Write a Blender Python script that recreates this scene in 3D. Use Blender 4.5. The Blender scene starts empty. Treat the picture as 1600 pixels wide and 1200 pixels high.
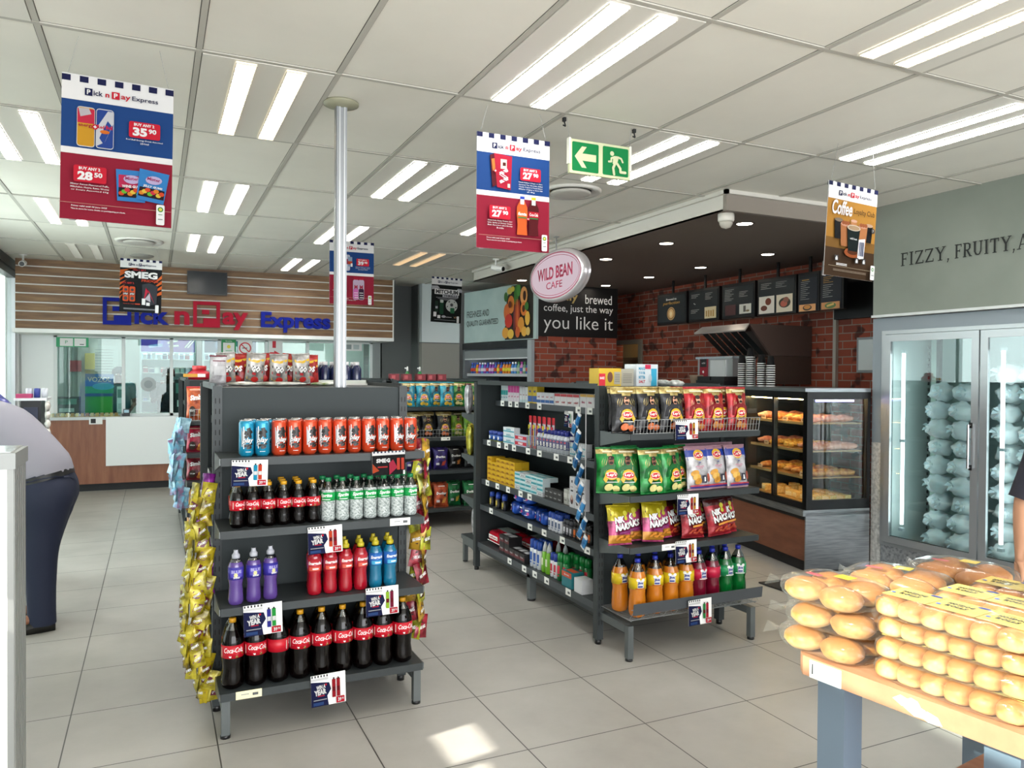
# Convenience store interior, built object by object.  World axes: X right along the shelves' fronts, Y into the shop, Z up, metres.
import bpy, math, random
from mathutils import Vector, Matrix
from mathutils import noise as mnoise
SC = bpy.context.scene
COL = SC.collection
rnd = random.Random(7)
PI = math.pi

# ------------------------------------------------------------------ camera, exposure, sky, sun
_yaw, _pit, _rol = 0.436517, 0.0120805, 0.00634571
_fw = Vector((math.sin(_yaw)*math.cos(_pit), math.cos(_yaw)*math.cos(_pit), -math.sin(_pit)))
_r0 = Vector((math.cos(_yaw), -math.sin(_yaw), 0)); _u0 = _r0.cross(_fw)
_rt = _r0*math.cos(_rol)+_u0*math.sin(_rol); _up = -_r0*math.sin(_rol)+_u0*math.cos(_rol)
cam = bpy.data.cameras.new('camera'); cam_o = bpy.data.objects.new('camera', cam); COL.objects.link(cam_o)
cam.sensor_fit = 'HORIZONTAL'; cam.sensor_width = 36.0; cam.lens = 36.0*1196.93/1600.0
cam.clip_start = 0.05; cam.clip_end = 200
_m = Matrix.Identity(4)
for _i in range(3):
    _m[_i][0] = _rt[_i]; _m[_i][1] = _up[_i]; _m[_i][2] = -_fw[_i]
_m[2][3] = 1.615
cam_o.matrix_world = _m
SC.camera = cam_o
vs = SC.view_settings
vs.view_transform = 'Standard'; vs.look = 'None'; vs.gamma = 1.0; vs.use_curve_mapping = False
vs.exposure = 0.85
world = bpy.data.worlds.new('sky'); SC.world = world; world.use_nodes = True
_bg = world.node_tree.nodes['Background']
_bg.inputs[0].default_value = (0.95, 0.97, 1.0, 1); _bg.inputs[1].default_value = 2.0
sun = bpy.data.lights.new('sun', 'SUN'); sun_o = bpy.data.objects.new('sun', sun); COL.objects.link(sun_o)
sun.energy = 8.5; sun.angle = math.radians(0.6); sun.color = (1.0, 0.95, 0.86)
SUN = Vector((1.0, 0.2, -0.5)).normalized()
sun_o.rotation_euler = SUN.to_track_quat('-Z', 'Y').to_euler(); sun_o.location = (-6, 0, 6)
def daylight(name, loc, size, d, power, col=(.97, 0.98, 1.0)):
    """area lamp added to stand in for daylight at an opening"""
    l = bpy.data.lights.new(name, 'AREA'); o = bpy.data.objects.new(name, l); COL.objects.link(o)
    l.shape = 'RECTANGLE'; l.size, l.size_y = size; l.energy = power; l.color = col
    o.location = loc; o.rotation_euler = Vector(d).to_track_quat('-Z', 'Z').to_euler()
    return o
daylight('window_fill', (-1.85, 7.6, 1.5), (8.0, 2.6), (1, 0, .12), 190)  # added lamp at the side windows, tilted up to lift the ceiling
daylight('open_end_fill', (2.0, -3.2, 1.6), (7.0, 2.8), (0, 1, .2), 190)  # added lamp at the open end behind the camera, brightening ceiling and fronts
LAMP = 20.0

# ------------------------------------------------------------------ materials
def lin(h):
    h = h.lstrip('#'); r = [int(h[i:i+2], 16)/255 for i in (0, 2, 4)]
    return tuple((c/12.92 if c <= .04045 else ((c+.055)/1.055)**2.4) for c in r)
_mats = {}
def P(h, rough=.5, metal=0., name=None, spec=.5, emit=0., trans=0., alpha=1., coat=0.):
    """plain principled material from an sRGB hex"""
    k = (h, rough, metal, spec, emit, trans, alpha, coat)
    if k in _mats: return _mats[k]
    m = bpy.data.materials.new(name or 'paint'); m.use_nodes = True
    b = m.node_tree.nodes['Principled BSDF']; c = lin(h)+(1,)
    b.inputs['Base Color'].default_value = c; b.inputs['Roughness'].default_value = rough
    b.inputs['Metallic'].default_value = metal; b.inputs['Specular IOR Level'].default_value = spec
    if emit: b.inputs['Emission Color'].default_value = c; b.inputs['Emission Strength'].default_value = emit
    if trans: b.inputs['Transmission Weight'].default_value = trans
    if coat: b.inputs['Coat Weight'].default_value = coat; b.inputs['Coat Roughness'].default_value = .08
    if alpha < 1: b.inputs['Alpha'].default_value = alpha
    m.diffuse_color = c; _mats[k] = m; return m
def nodes(name):
    m = bpy.data.materials.new(name); m.use_nodes = True; t = m.node_tree
    return m, t, t.nodes['Principled BSDF'], t.nodes, t.links
def ramp(t, fac, stops):
    r = t.nodes.new('ShaderNodeValToRGB'); e = r.color_ramp.elements
    while len(e) < len(stops): e.new(.5)
    for i, (p, c) in enumerate(stops): e[i].position = p; e[i].color = lin(c)+(1,)
    t.links.new(fac, r.inputs[0]); return r.outputs[0]
def objco(t, scale=(1, 1, 1), swap=None):
    tc = t.nodes.new('ShaderNodeTexCoord'); out = tc.outputs['Object']
    if swap:
        s = t.nodes.new('ShaderNodeSeparateXYZ'); c = t.nodes.new('ShaderNodeCombineXYZ')
        t.links.new(out, s.inputs[0])
        for i, a in enumerate(swap):
            if a is not None: t.links.new(s.outputs[a], c.inputs[i])
        out = c.outputs[0]
    mp = t.nodes.new('ShaderNodeMapping'); mp.inputs['Scale'].default_value = scale
    t.links.new(out, mp.inputs[0]); return mp.outputs[0]
def noise(t, vec, scale, detail=3, rough=.5):
    n = t.nodes.new('ShaderNodeTexNoise'); n.inputs['Scale'].default_value = scale
    n.inputs['Detail'].default_value = detail; n.inputs['Roughness'].default_value = rough
    t.links.new(vec, n.inputs['Vector']); return n.outputs['Fac']
def matte(m, s):
    m.node_tree.nodes['Principled BSDF'].inputs['Specular IOR Level'].default_value = s; return m
def gridmask(t, x0, dx, y0, dy, half):
    """1 on the joint lines of a rectangular grid laid in the XY plane"""
    tc = t.nodes.new('ShaderNodeTexCoord'); s = t.nodes.new('ShaderNodeSeparateXYZ'); t.links.new(tc.outputs['Object'], s.inputs[0])
    outs = []
    def mth(op, a, b=None):
        n = t.nodes.new('ShaderNodeMath'); n.operation = op
        for i, v in enumerate((a, b)):
            if v is None: continue
            if isinstance(v, (int, float)): n.inputs[i].default_value = v
            else: t.links.new(v, n.inputs[i])
        return n.outputs[0]
    for ax, o0, d in ((0, x0, dx), (1, y0, dy)):
        q = mth('DIVIDE', mth('SUBTRACT', s.outputs[ax], o0), d)
        f = mth('ABSOLUTE', mth('SUBTRACT', mth('FRACT', mth('ADD', q, .5)), .5))
        outs.append(mth('LESS_THAN', f, half/d))
    return mth('MAXIMUM', outs[0], outs[1]), mth
def floor_mat():
    m, t, b, N, L = nodes('floor_tile')
    g, mth = gridmask(t, -.3556, .6052, 2.941, .5914, .0028)
    v = objco(t)
    base = ramp(t, noise(t, v, 1.3, 6, .62), [(.25, '#928f89'), (.5, '#a09d96'), (.75, '#aca9a2')])
    mx = N.new('ShaderNodeMix'); mx.data_type = 'RGBA'; L.new(g, mx.inputs['Factor']); L.new(base, mx.inputs['A'])
    mx.inputs['B'].default_value = lin('#3c3a37')+(1,); L.new(mx.outputs['Result'], b.inputs['Base Color'])
    rr = N.new('ShaderNodeMapRange'); L.new(noise(t, v, 3.1, 4), rr.inputs[0]); rr.inputs[3].default_value = .3; rr.inputs[4].default_value = .46
    L.new(rr.outputs[0], b.inputs['Roughness']); b.inputs['Specular IOR Level'].default_value = .5
    return m
def ceil_mat():
    m, t, b, N, L = nodes('ceiling_tile')
    v = objco(t)
    base = ramp(t, noise(t, v, .9, 5, .6), [(.3, '#dcd9ce'), (.7, '#e8e5da')])
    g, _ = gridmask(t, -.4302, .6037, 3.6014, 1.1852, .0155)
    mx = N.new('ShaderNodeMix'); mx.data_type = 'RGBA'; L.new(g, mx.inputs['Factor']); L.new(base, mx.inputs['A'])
    mx.inputs['B'].default_value = lin('#4a463f')+(1,); L.new(mx.outputs['Result'], b.inputs['Base Color'])  # dark lines beside the grid bars put their shadow gaps into the colour
    b.inputs['Roughness'].default_value = .6; return m
def brick_mat(axis):
    m, t, b, N, L = nodes('brick')
    v = objco(t, swap=(axis, 2, None))
    br = N.new('ShaderNodeTexBrick'); L.new(v, br.inputs['Vector'])
    br.inputs['Scale'].default_value = 1.0; br.inputs['Brick Width'].default_value = .235; br.inputs['Row Height'].default_value = .083
    br.inputs['Mortar Size'].default_value = .006; br.inputs['Mortar Smooth'].default_value = .2
    br.inputs['Color1'].default_value = lin('#96452f')+(1,); br.inputs['Color2'].default_value = lin('#5f2c24')+(1,)
    br.inputs['Mortar'].default_value = lin('#8f7f74')+(1,); br.inputs['Bias'].default_value = -.25
    dk = ramp(t, noise(t, v, 5.2, 2), [(.36, '#2c2221'), (.43, '#ffffff')])
    mu = N.new('ShaderNodeMix'); mu.data_type = 'RGBA'; mu.blend_type = 'MULTIPLY'; mu.inputs['Factor'].default_value = .75
    L.new(br.outputs['Color'], mu.inputs['A']); L.new(dk, mu.inputs['B']); L.new(mu.outputs['Result'], b.inputs['Base Color'])
    bp = N.new('ShaderNodeBump'); bp.inputs['Strength'].default_value = .6; bp.inputs['Distance'].default_value = .01; bp.invert = True
    L.new(br.outputs['Fac'], bp.inputs['Height']); L.new(bp.outputs[0], b.inputs['Normal'])
    b.inputs['Roughness'].default_value = .75; return m
def wood_mat(name, stops, scale, rough=.45, ns=3.0):
    m, t, b, N, L = nodes(name); v = objco(t, scale)
    L.new(ramp(t, noise(t, v, ns, 6, .6), stops), b.inputs['Base Color']); b.inputs['Roughness'].default_value = rough; return m
def noise_mat(name, stops, ns, rough=.5, metal=0., bump=0., scale=(1, 1, 1), detail=4):
    m, t, b, N, L = nodes(name); v = objco(t, scale); n = noise(t, v, ns, detail)
    L.new(ramp(t, n, stops), b.inputs['Base Color']); b.inputs['Roughness'].default_value = rough; b.inputs['Metallic'].default_value = metal
    if bump:
        bp = N.new('ShaderNodeBump'); bp.inputs['Strength'].default_value = bump; bp.inputs['Distance'].default_value = .004
        L.new(n, bp.inputs['Height']); L.new(bp.outputs[0], b.inputs['Normal'])
    return m
def glass_mat(name='glass', tint='#eef6f4', f0=.06, gl='#ffffff', rough=0.0, blend=.25):
    """thin pane: tinted see-through plus fresnel mirror"""
    m = bpy.data.materials.new(name); m.use_nodes = True; t = m.node_tree; t.nodes.clear()
    o = t.nodes.new('ShaderNodeOutputMaterial'); tr = t.nodes.new('ShaderNodeBsdfTransparent'); g = t.nodes.new('ShaderNodeBsdfGlossy')
    tr.inputs[0].default_value = lin(tint)+(1,); g.inputs[0].default_value = lin(gl)+(1,); g.inputs[1].default_value = rough
    lw = t.nodes.new('ShaderNodeLayerWeight'); lw.inputs[0].default_value = blend
    mr = t.nodes.new('ShaderNodeMapRange'); t.links.new(lw.outputs['Facing'], mr.inputs[0]); mr.inputs[3].default_value = f0; mr.inputs[4].default_value = .85
    pw = t.nodes.new('ShaderNodeMath'); pw.operation = 'POWER'; t.links.new(lw.outputs['Facing'], pw.inputs[0]); pw.inputs[1].default_value = 3
    t.links.new(pw.outputs[0], mr.inputs[0])
    mx = t.nodes.new('ShaderNodeMixShader'); t.links.new(mr.outputs[0], mx.inputs[0]); t.links.new(tr.outputs[0], mx.inputs[1]); t.links.new(g.outputs[0], mx.inputs[2])
    t.links.new(mx.outputs[0], o.inputs[0]); return m
def emit_mat(name, h, s):
    m = bpy.data.materials.new(name); m.use_nodes = True; t = m.node_tree; t.nodes.clear()
    o = t.nodes.new('ShaderNodeOutputMaterial'); e = t.nodes.new('ShaderNodeEmission'); e.inputs[0].default_value = lin(h)+(1,); e.inputs[1].default_value = s
    t.links.new(e.outputs[0], o.inputs[0]); return m

GREY = noise_mat('grey_metal', [(.3, '#343839'), (.7, '#3c4142')], 2.0, .42, .15)
DGREY = noise_mat('panel_grey', [(.3, '#2f3536'), (.7, '#353b3c')], 1.2, .5, .1)
LGREY = noise_mat('light_grey_metal', [(.3, '#565c5c'), (.7, '#646969')], 3.0, .38, .35)
BLACK = P('#0b0c0e', .35, name='black'); SLOT = P('#101112', .7, name='slot')
WHITE = P('#f2f3f2', .45, name='white'); PAPER = P('#e8e8e6', .6, name='paper')
NAVY = P('#1b2249', .55, name='navy_ink'); INK = P('#15161a', .55, name='black_ink'); RED = P('#d01f33', .5, name='red_ink')
matte(GREY, .25); matte(DGREY, .15)
STEEL = noise_mat('brushed_steel', [(.3, '#8f9496'), (.7, '#b3b8ba')], 6, .28, .9, scale=(1, 1, 12))
GLASS = glass_mat('glass'); CHROME = P('#c9ccd0', .15, 1.0, name='chrome')

# ------------------------------------------------------------------ mesh builder
class MB:
    def __init__(s): s.v = []; s.f = []; s.mi = []; s.sm = []; s.mats = []
    def m(s, mat):
        if mat not in s.mats: s.mats.append(mat)
        return s.mats.index(mat)
    def add(s, vs_, fs, mat, smooth=False):
        o = len(s.v); s.v += [tuple(p) for p in vs_]; i = s.m(mat)
        for f in fs: s.f.append(tuple(o+k for k in f)); s.mi.append(i); s.sm.append(smooth)
    def box(s, x0, y0, z0, x1, y1, z1, mat):
        x0, x1 = sorted((x0, x1)); y0, y1 = sorted((y0, y1)); z0, z1 = sorted((z0, z1))
        s.add([(x0,y0,z0),(x1,y0,z0),(x1,y1,z0),(x0,y1,z0),(x0,y0,z1),(x1,y0,z1),(x1,y1,z1),(x0,y1,z1)],
              [(0,3,2,1),(4,5,6,7),(0,1,5,4),(1,2,6,5),(2,3,7,6),(3,0,4,7)], mat)
    def cbox(s, cx, cy, z0, sx, sy, sz, mat, M=None):
        n = len(s.v); s.box(cx-sx/2, cy-sy/2, z0, cx+sx/2, cy+sy/2, z0+sz, mat)
        if M is not None:
            for k in range(n, len(s.v)): s.v[k] = tuple(M @ Vector(s.v[k]))
    def prism(s, pts, z0, z1, mat):
        n = len(pts); vv = [(x, y, z0) for x, y in pts]+[(x, y, z1) for x, y in pts]
        s.add(vv, [tuple(range(n))[::-1], tuple(range(n, 2*n))]+[(i, (i+1) % n, n+(i+1) % n, n+i) for i in range(n)], mat)
    def tube(s, p0, p1, r, mat, n=10, r1=None, smooth=True):
        p0 = Vector(p0); p1 = Vector(p1); d = (p1-p0); r1 = r if r1 is None else r1
        a = d.orthogonal().normalized(); b = d.normalized().cross(a)
        ring = lambda p, q: [p+(a*math.cos(2*PI*i/n)+b*math.sin(2*PI*i/n))*q for i in range(n)]
        s.add(ring(p0, r)+ring(p1, r1), [(i, (i+1) % n, n+(i+1) % n, n+i) for i in range(n)], mat, smooth)
        s.add(ring(p0, r), [tuple(range(n))[::-1]], mat); s.add(ring(p1, r1), [tuple(range(n))], mat)
    def lathe(s, prof, mat, n=20, o=(0, 0, 0), axis='z'):
        """prof: (r, z[, material]) ; material colours the band above that point"""
        vv = []
        for p in prof:
            for i in range(n):
                a = 2*PI*i/n; q = (p[0]*math.cos(a), p[0]*math.sin(a), p[1])
                if axis == 'x': q = (q[2], q[0], q[1])
                if axis == 'y': q = (q[0], q[2], q[1])
                vv.append((o[0]+q[0], o[1]+q[1], o[2]+q[2]))
        base = len(s.v); s.v += vv
        for j in range(len(prof)-1):
            k = s.m(prof[j][2] if len(prof[j]) > 2 else mat)
            for i in range(n):
                s.f.append((base+j*n+i, base+j*n+(i+1) % n, base+(j+1)*n+(i+1) % n, base+(j+1)*n+i)); s.mi.append(k); s.sm.append(True)
        for j, rev in ((0, True), (len(prof)-1, False)):
            if prof[j][0] > 1e-4:
                f = tuple(base+j*n+i for i in range(n)); s.f.append(f[::-1] if rev else f); s.mi.append(s.m(prof[min(j, len(prof)-2)][2] if len(prof[0]) > 2 and len(prof[min(j, len(prof)-2)]) > 2 else mat)); s.sm.append(False)
    def surf(s, fn, nu, nv, mat, matfn=None):
        """grid surface fn(u, v) with u, v in 0..1"""
        base = len(s.v)
        for j in range(nv+1):
            for i in range(nu+1): s.v.append(tuple(fn(i/nu, j/nv)))
        for j in range(nv):
            for i in range(nu):
                a = base+j*(nu+1)+i
                s.f.append((a, a+1, a+nu+2, a+nu+1)); s.mi.append(s.m(matfn((i+.5)/nu, (j+.5)/nv) if matfn else mat)); s.sm.append(True)
    def ball(s, c, r, mat, n=12, k=8, sc=(1, 1, 1), jit=0., seed=0):
        def fn(u, v):
            th = 2*PI*u; ph = PI*v; d = Vector((math.sin(ph)*math.cos(th), math.sin(ph)*math.sin(th), -math.cos(ph)))
            q = 1+jit*mnoise.noise(d*2.3+Vector((seed, seed*.7, 0)))
            return (c[0]+r*sc[0]*d.x*q, c[1]+r*sc[1]*d.y*q, c[2]+r*sc[2]*d.z*q)
        s.surf(fn, n, k, mat)
    def build(s, name, parent=None, loc=None):
        me = bpy.data.meshes.new(name); me.from_pydata(s.v, [], s.f)
        for m in s.mats: me.materials.append(m)
        me.polygons.foreach_set('material_index', s.mi); me.polygons.foreach_set('use_smooth', s.sm); me.update()
        o = bpy.data.objects.new(name, me); COL.objects.link(o)
        if parent: o.parent = parent
        if loc: o.location = loc
        return o
def tag(o, label, cat, group=None, kind=None):
    o['label'] = label; o['category'] = cat
    if group: o['group'] = group
    if kind: o['kind'] = kind
    return o
def struct(mb, name):
    o = mb.build(name); o['kind'] = 'structure'; return o
def thing(name, label, cat, loc=(0, 0, 0), rz=0., group=None, rx=0., ry=0.):
    o = bpy.data.objects.new(name, None); COL.objects.link(o); o.empty_display_size = .05
    o.location = loc; o.rotation_euler = (rx, ry, rz); return tag(o, label, cat, group)
def dup(root, label, loc, rz=0., group=None, rx=0., ry=0.):
    r = root.copy(); COL.objects.link(r); r.location = loc; r.rotation_euler = (rx, ry, rz); r['label'] = label
    if group: r['group'] = group
    for ch in list(root.children):
        c = ch.copy(); COL.objects.link(c); c.parent = r
        for g in list(ch.children):
            d = g.copy(); COL.objects.link(d); d.parent = c
    return r
PROTO = {}
def place(key, maker, label, cat, loc, rz=0., group=None, rx=0., ry=0.):
    """first call builds the thing with its parts, later calls copy it object by object"""
    if key in PROTO: return dup(PROTO[key], label, loc, rz, group, rx, ry)
    t = maker(label, cat, loc, rz, group); t.rotation_euler = (rx, ry, rz); PROTO[key] = t; return t
ORD = ['first','second','third','fourth','fifth','sixth','seventh','eighth','ninth','tenth','eleventh','twelfth','thirteenth','fourteenth','fifteenth']
def nth(i, n, side='left'):
    other = 'right' if side == 'left' else 'left'
    if i == 0: return side+'most'
    if i == n-1: return other+'most'
    return ORD[i]+' from '+side

# ------------------------------------------------------------------ flat lettering and prints
_tx = {}
def text2d(s, bold=0., shear=0., res=3):
    k = (s, bold, shear, res)
    if k not in _tx:
        cu = bpy.data.curves.new('lettering', 'FONT'); cu.body = s; cu.offset = bold; cu.shear = shear; cu.resolution_u = res; cu.space_line = .95
        o = bpy.data.objects.new('lettering', cu); COL.objects.link(o); bpy.context.view_layer.update()
        me = o.evaluated_get(bpy.context.evaluated_depsgraph_get()).to_mesh()
        vv = [(q.co.x, q.co.y) for q in me.vertices]; ff = [tuple(p.vertices) for p in me.polygons]
        bpy.data.objects.remove(o); bpy.data.curves.remove(cu)
        if not vv: vv = [(0, 0), (1, 0), (1, 1)]; ff = []
        xs = [p[0] for p in vv]; ys = [p[1] for p in vv]; x0, x1, y0, y1 = min(xs), max(xs), min(ys), max(ys)
        _tx[k] = ([((p[0]-(x0+x1)/2)/(x1-x0), (p[1]-(y0+y1)/2)/(y1-y0)) for p in vv], ff, (x1-x0)/(y1-y0))
    return _tx[k]
class Art:
    """layers of flat shapes laid over a face; mp(x, z, lift) gives the 3-D point"""
    def __init__(s, mb, mp=None, step=.00045):
        s.mb = mb; s.mp = mp or (lambda x, z, l: (x, -l, z)); s.step = step; s.l = step
    def _n(s): s.l += s.step; return s.l
    def rot(s, pts, cx, cz, a):
        if not a: return pts
        c, q = math.cos(a), math.sin(a); return [(cx+(x-cx)*c-(z-cz)*q, cz+(x-cx)*q+(z-cz)*c) for x, z in pts]
    def rect(s, cx, cz, w, h, mat, n=1, a=0, nz=1):
        l = s._n(); pts = [(cx-w/2+w*i/n, cz-h/2+h*j/nz) for j in range(nz+1) for i in range(n+1)]; pts = s.rot(pts, cx, cz, a)
        s.mb.add([s.mp(x, z, l) for x, z in pts], [(j*(n+1)+i, j*(n+1)+i+1, (j+1)*(n+1)+i+1, (j+1)*(n+1)+i) for j in range(nz) for i in range(n)], mat)
    def ell(s, cx, cz, rx, rz, mat, n=20, rings=1, a=0):
        l = s._n(); pts = [(cx, cz)]
        for k in range(1, rings+1): pts += [(cx+rx*k/rings*math.cos(2*PI*i/n), cz+rz*k/rings*math.sin(2*PI*i/n)) for i in range(n)]
        pts = s.rot(pts, cx, cz, a); f = [(0, 1+i, 1+(i+1) % n) for i in range(n)]
        for k in range(rings-1): f += [(1+k*n+i, 1+(k+1)*n+i, 1+(k+1)*n+(i+1) % n, 1+k*n+(i+1) % n) for i in range(n)]
        s.mb.add([s.mp(x, z, l) for x, z in pts], f, mat)
    def poly(s, pts, mat):
        l = s._n(); s.mb.add([s.mp(x, z, l) for x, z in pts], [tuple(range(len(pts)))], mat)
    def rrect(s, cx, cz, w, h, r, mat):
        pts = []
        for sx, sz, a0 in ((1, 1, 0), (-1, 1, 90), (-1, -1, 180), (1, -1, 270)):
            for k in range(4):
                a = math.radians(a0+30*k); pts.append((cx+sx*(w/2-r)+r*math.cos(a), cz+sz*(h/2-r)+r*math.sin(a)))
        s.poly(pts, mat)
    def text(s, t, cx, cz, w, h, mat, bold=0., shear=0., a=0, res=3):
        l = s._n(); v, f, asp = text2d(t, bold, shear, res)
        if w is None: w = h*asp
        if h is None: h = w/asp
        pts = s.rot([(cx+x*w, cz+z*h) for x, z in v], cx, cz, a)
        s.mb.add([s.mp(x, z, l) for x, z in pts], f, mat)
# ------------------------------------------------------------------ setting: floor, ceiling, walls
CH = 3.015
b = MB(); b.box(-1.75, -3.4, -.1, 7.2, 15, 0, floor_mat()); struct(b, 'floor')
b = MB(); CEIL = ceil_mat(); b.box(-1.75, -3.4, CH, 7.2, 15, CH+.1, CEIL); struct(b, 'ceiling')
b = MB(); TB = P('#b3b0a6', .6, name='grid_bar')
for k in range(-2, 10):
    x = -.4302+.6037*k
    if x > -1.6: b.box(x-.012, -3.4, CH-.005, x+.012, 11.1 if x < 3.2 else 12, CH+.002, TB)
for k in range(-5, 8):
    y = 3.6014+1.1852*k
    b.box(-1.6, y-.012, CH-.006, 5.4, y+.012, CH+.002, TB)
o = struct(b, 'ceiling_grid_trim'); o.name = 'trim_1'
b = MB(); WALLC = P('#dfe2e0', .7, name='wall_paint')
# left wall: made solid here to hold back sun, its slots cut to light bread and floor; glazed further down
def wall_holes(mb, x0, x1, ya, yb, z0, z1, holes, mat):
    ys = sorted({ya, yb} | {h[0] for h in holes} | {h[1] for h in holes})
    for y0, y1 in zip(ys, ys[1:]):
        hs = sorted([(h[2], h[3]) for h in holes if h[0] <= y0+1e-6 and h[1] >= y1-1e-6]); z = z0
        for a, c in hs: 
            if a > z: mb.box(x0, y0, z, x1, y1, a, mat)
            z = c
        if z < z1: mb.box(x0, y0, z, x1, y1, z1, mat)
wall_holes(b, -1.75, -1.6, -3.4, 3.6, 0, CH, [(.1, 1.45, 2.42, 2.95), (2.38, 2.72, 1.36, 1.54), (2.1, 2.35, 1.36, 1.5)], WALLC)  # openings invented to shape the sun patches
b.box(-1.75, 3.6, 2.9, -1.6, 11.9, CH, P('#17191c', .4, name='window_head'))
b.box(-1.75, 11.75, 0, -1.6, 15, CH, WALLC)
struct(b, 'wall_left')
wf = MB(); WFR = P('#2a2d30', .35, name='window_frame'); ALU = P('#b9bdc0', .35, .6, name='aluminium')
for y in (3.62, 5.3, 7.0, 8.7, 10.2, 11.7): wf.box(-1.72, y-.03, 0, -1.63, y+.03, 2.9, ALU)
wf.box(-1.72, 3.6, 0, -1.63, 11.7, .08, ALU); wf.box(-1.72, 3.6, 2.82, -1.63, 11.7, 2.9, WFR); wf.box(-1.71, 3.6, 1.0, -1.64, 11.7, 1.05, ALU)
struct(wf, 'window_1')
g = MB(); g.box(-1.68, 3.65, .08, -1.672, 11.67, 2.82, GLASS); g.box(-1.68, .1, 2.42, -1.672, 1.45, 2.95, GLASS); struct(g, 'window_2')  # first pane is the glazing, second closes the made-up sun slot
# back wall, kiosk room, side walls
b = MB(); b.box(-1.6, 14.2, 0, 3.7, 14.35, CH, P('#d6dfdc', .7)); struct(b, 'wall_back')
b = MB(); DK = P('#5a5f5e', .65, name='dark_wall')
b.box(3.22, 11.8, 0, 4.0, 11.95, CH, DK); b.box(3.1, 11.8, 0, 3.24, 11.9, 2.13, P('#8e9494', .6)); b.box(3.55, 11.9, 0, 3.7, 14.2, CH, DK)
b.box(3.24, 11.14, 2.13, 3.26, 11.8, CH, DK); struct(b, 'wall_back_passage')
b = MB(); b.box(3.74, 11.32, 2.11, 4.36, 11.45, CH, P('#ccd5d6', .55)); b.box(3.74, 11.32, 0, 4.36, 11.45, 2.10, P('#8f8e87', .6))
b.box(3.72, 11.31, 2.095, 4.36, 11.46, 2.11, P('#606262', .5)); b.box(3.72, 11.45, 0, 3.8, 11.9, CH, DK); struct(b, 'wall_back_pillar')
b = MB(); BX = brick_mat(1); BY = brick_mat(0)
wall_holes(b, 6.6, 6.75, 4.4, 10.9, 0, 2.88, [(9.6, 10.3, 1.1, 2.1)], BX); struct(b, 'wall_right')
b = MB(); b.box(4.74, 9.42, 0, 6.06, 9.6, 2.15, BY); b.box(5.9, 9.6, 0, 6.06, 10.7, 2.88, BY); b.box(6.06, 10.7, 0, 6.7, 10.85, 2.88, BY); struct(b, 'wall_cafe_back')
b = MB(); b.box(7.05, 9.3, .9, 7.15, 10.8, 2.4, P('#c5b994', .6)); b.box(6.85, 9.4, 1.85, 7.05, 10.6, 1.9, P('#8c8468', .6))
struct(b, 'wall_pantry')
h = MB(); HF = P('#7d776b', .5)
h.box(6.56, 9.54, 1.05, 6.6, 9.61, 2.16, HF); h.box(6.56, 10.29, 1.05, 6.6, 10.35, 2.16, HF); h.box(6.56, 9.61, 2.09, 6.6, 10.29, 2.16, HF); struct(h, 'trim_2')
b = MB(); b.box(6.56, 5.93, 1.3, 6.6, 5.97, 2.33, P('#aaa49a', .5)); struct(b, 'trim_3')
b = MB(); b.box(6.53, 4.4, 2.22, 6.6, 5.93, 2.87, P('#0e0f13', .5)); struct(b, 'trim_4')
# cafe bulkhead: pale fascia, taupe soffit, eight downlights
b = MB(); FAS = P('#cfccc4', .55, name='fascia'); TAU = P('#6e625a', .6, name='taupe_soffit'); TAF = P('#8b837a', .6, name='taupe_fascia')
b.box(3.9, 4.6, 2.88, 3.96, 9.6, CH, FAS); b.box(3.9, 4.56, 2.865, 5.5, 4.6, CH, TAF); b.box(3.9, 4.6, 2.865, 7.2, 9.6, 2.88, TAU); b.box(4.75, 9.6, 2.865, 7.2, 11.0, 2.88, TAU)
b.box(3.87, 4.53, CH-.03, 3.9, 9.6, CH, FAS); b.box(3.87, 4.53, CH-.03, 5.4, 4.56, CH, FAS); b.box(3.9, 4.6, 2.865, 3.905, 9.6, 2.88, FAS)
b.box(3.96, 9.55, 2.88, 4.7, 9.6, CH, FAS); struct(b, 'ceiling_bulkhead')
# right-hand cold room wall with painted lettering over the doors
b = MB(); HD = noise_mat('sage_panel', [(.35, '#767d74'), (.65, '#81877e')], 1.6, .6)
b.box(5.4, -3.4, 2.12, 5.5, 4.5, CH, HD); b.box(5.39, -3.4, 2.105, 5.5, 4.51, 2.125, P('#c4c8c6', .4))
b.box(5.5, 4.42, 0, 6.7, 4.5, CH, P('#74797c', .5))
struct(b, 'wall_right_panel')
LET = P('#121614', .6); WLT = thing('wall_lettering', 'dark serif wall lettering reading FIZZY, FRUITY above the freezer doors', 'lettering', (5.4, 4.25, 2.5))
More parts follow.
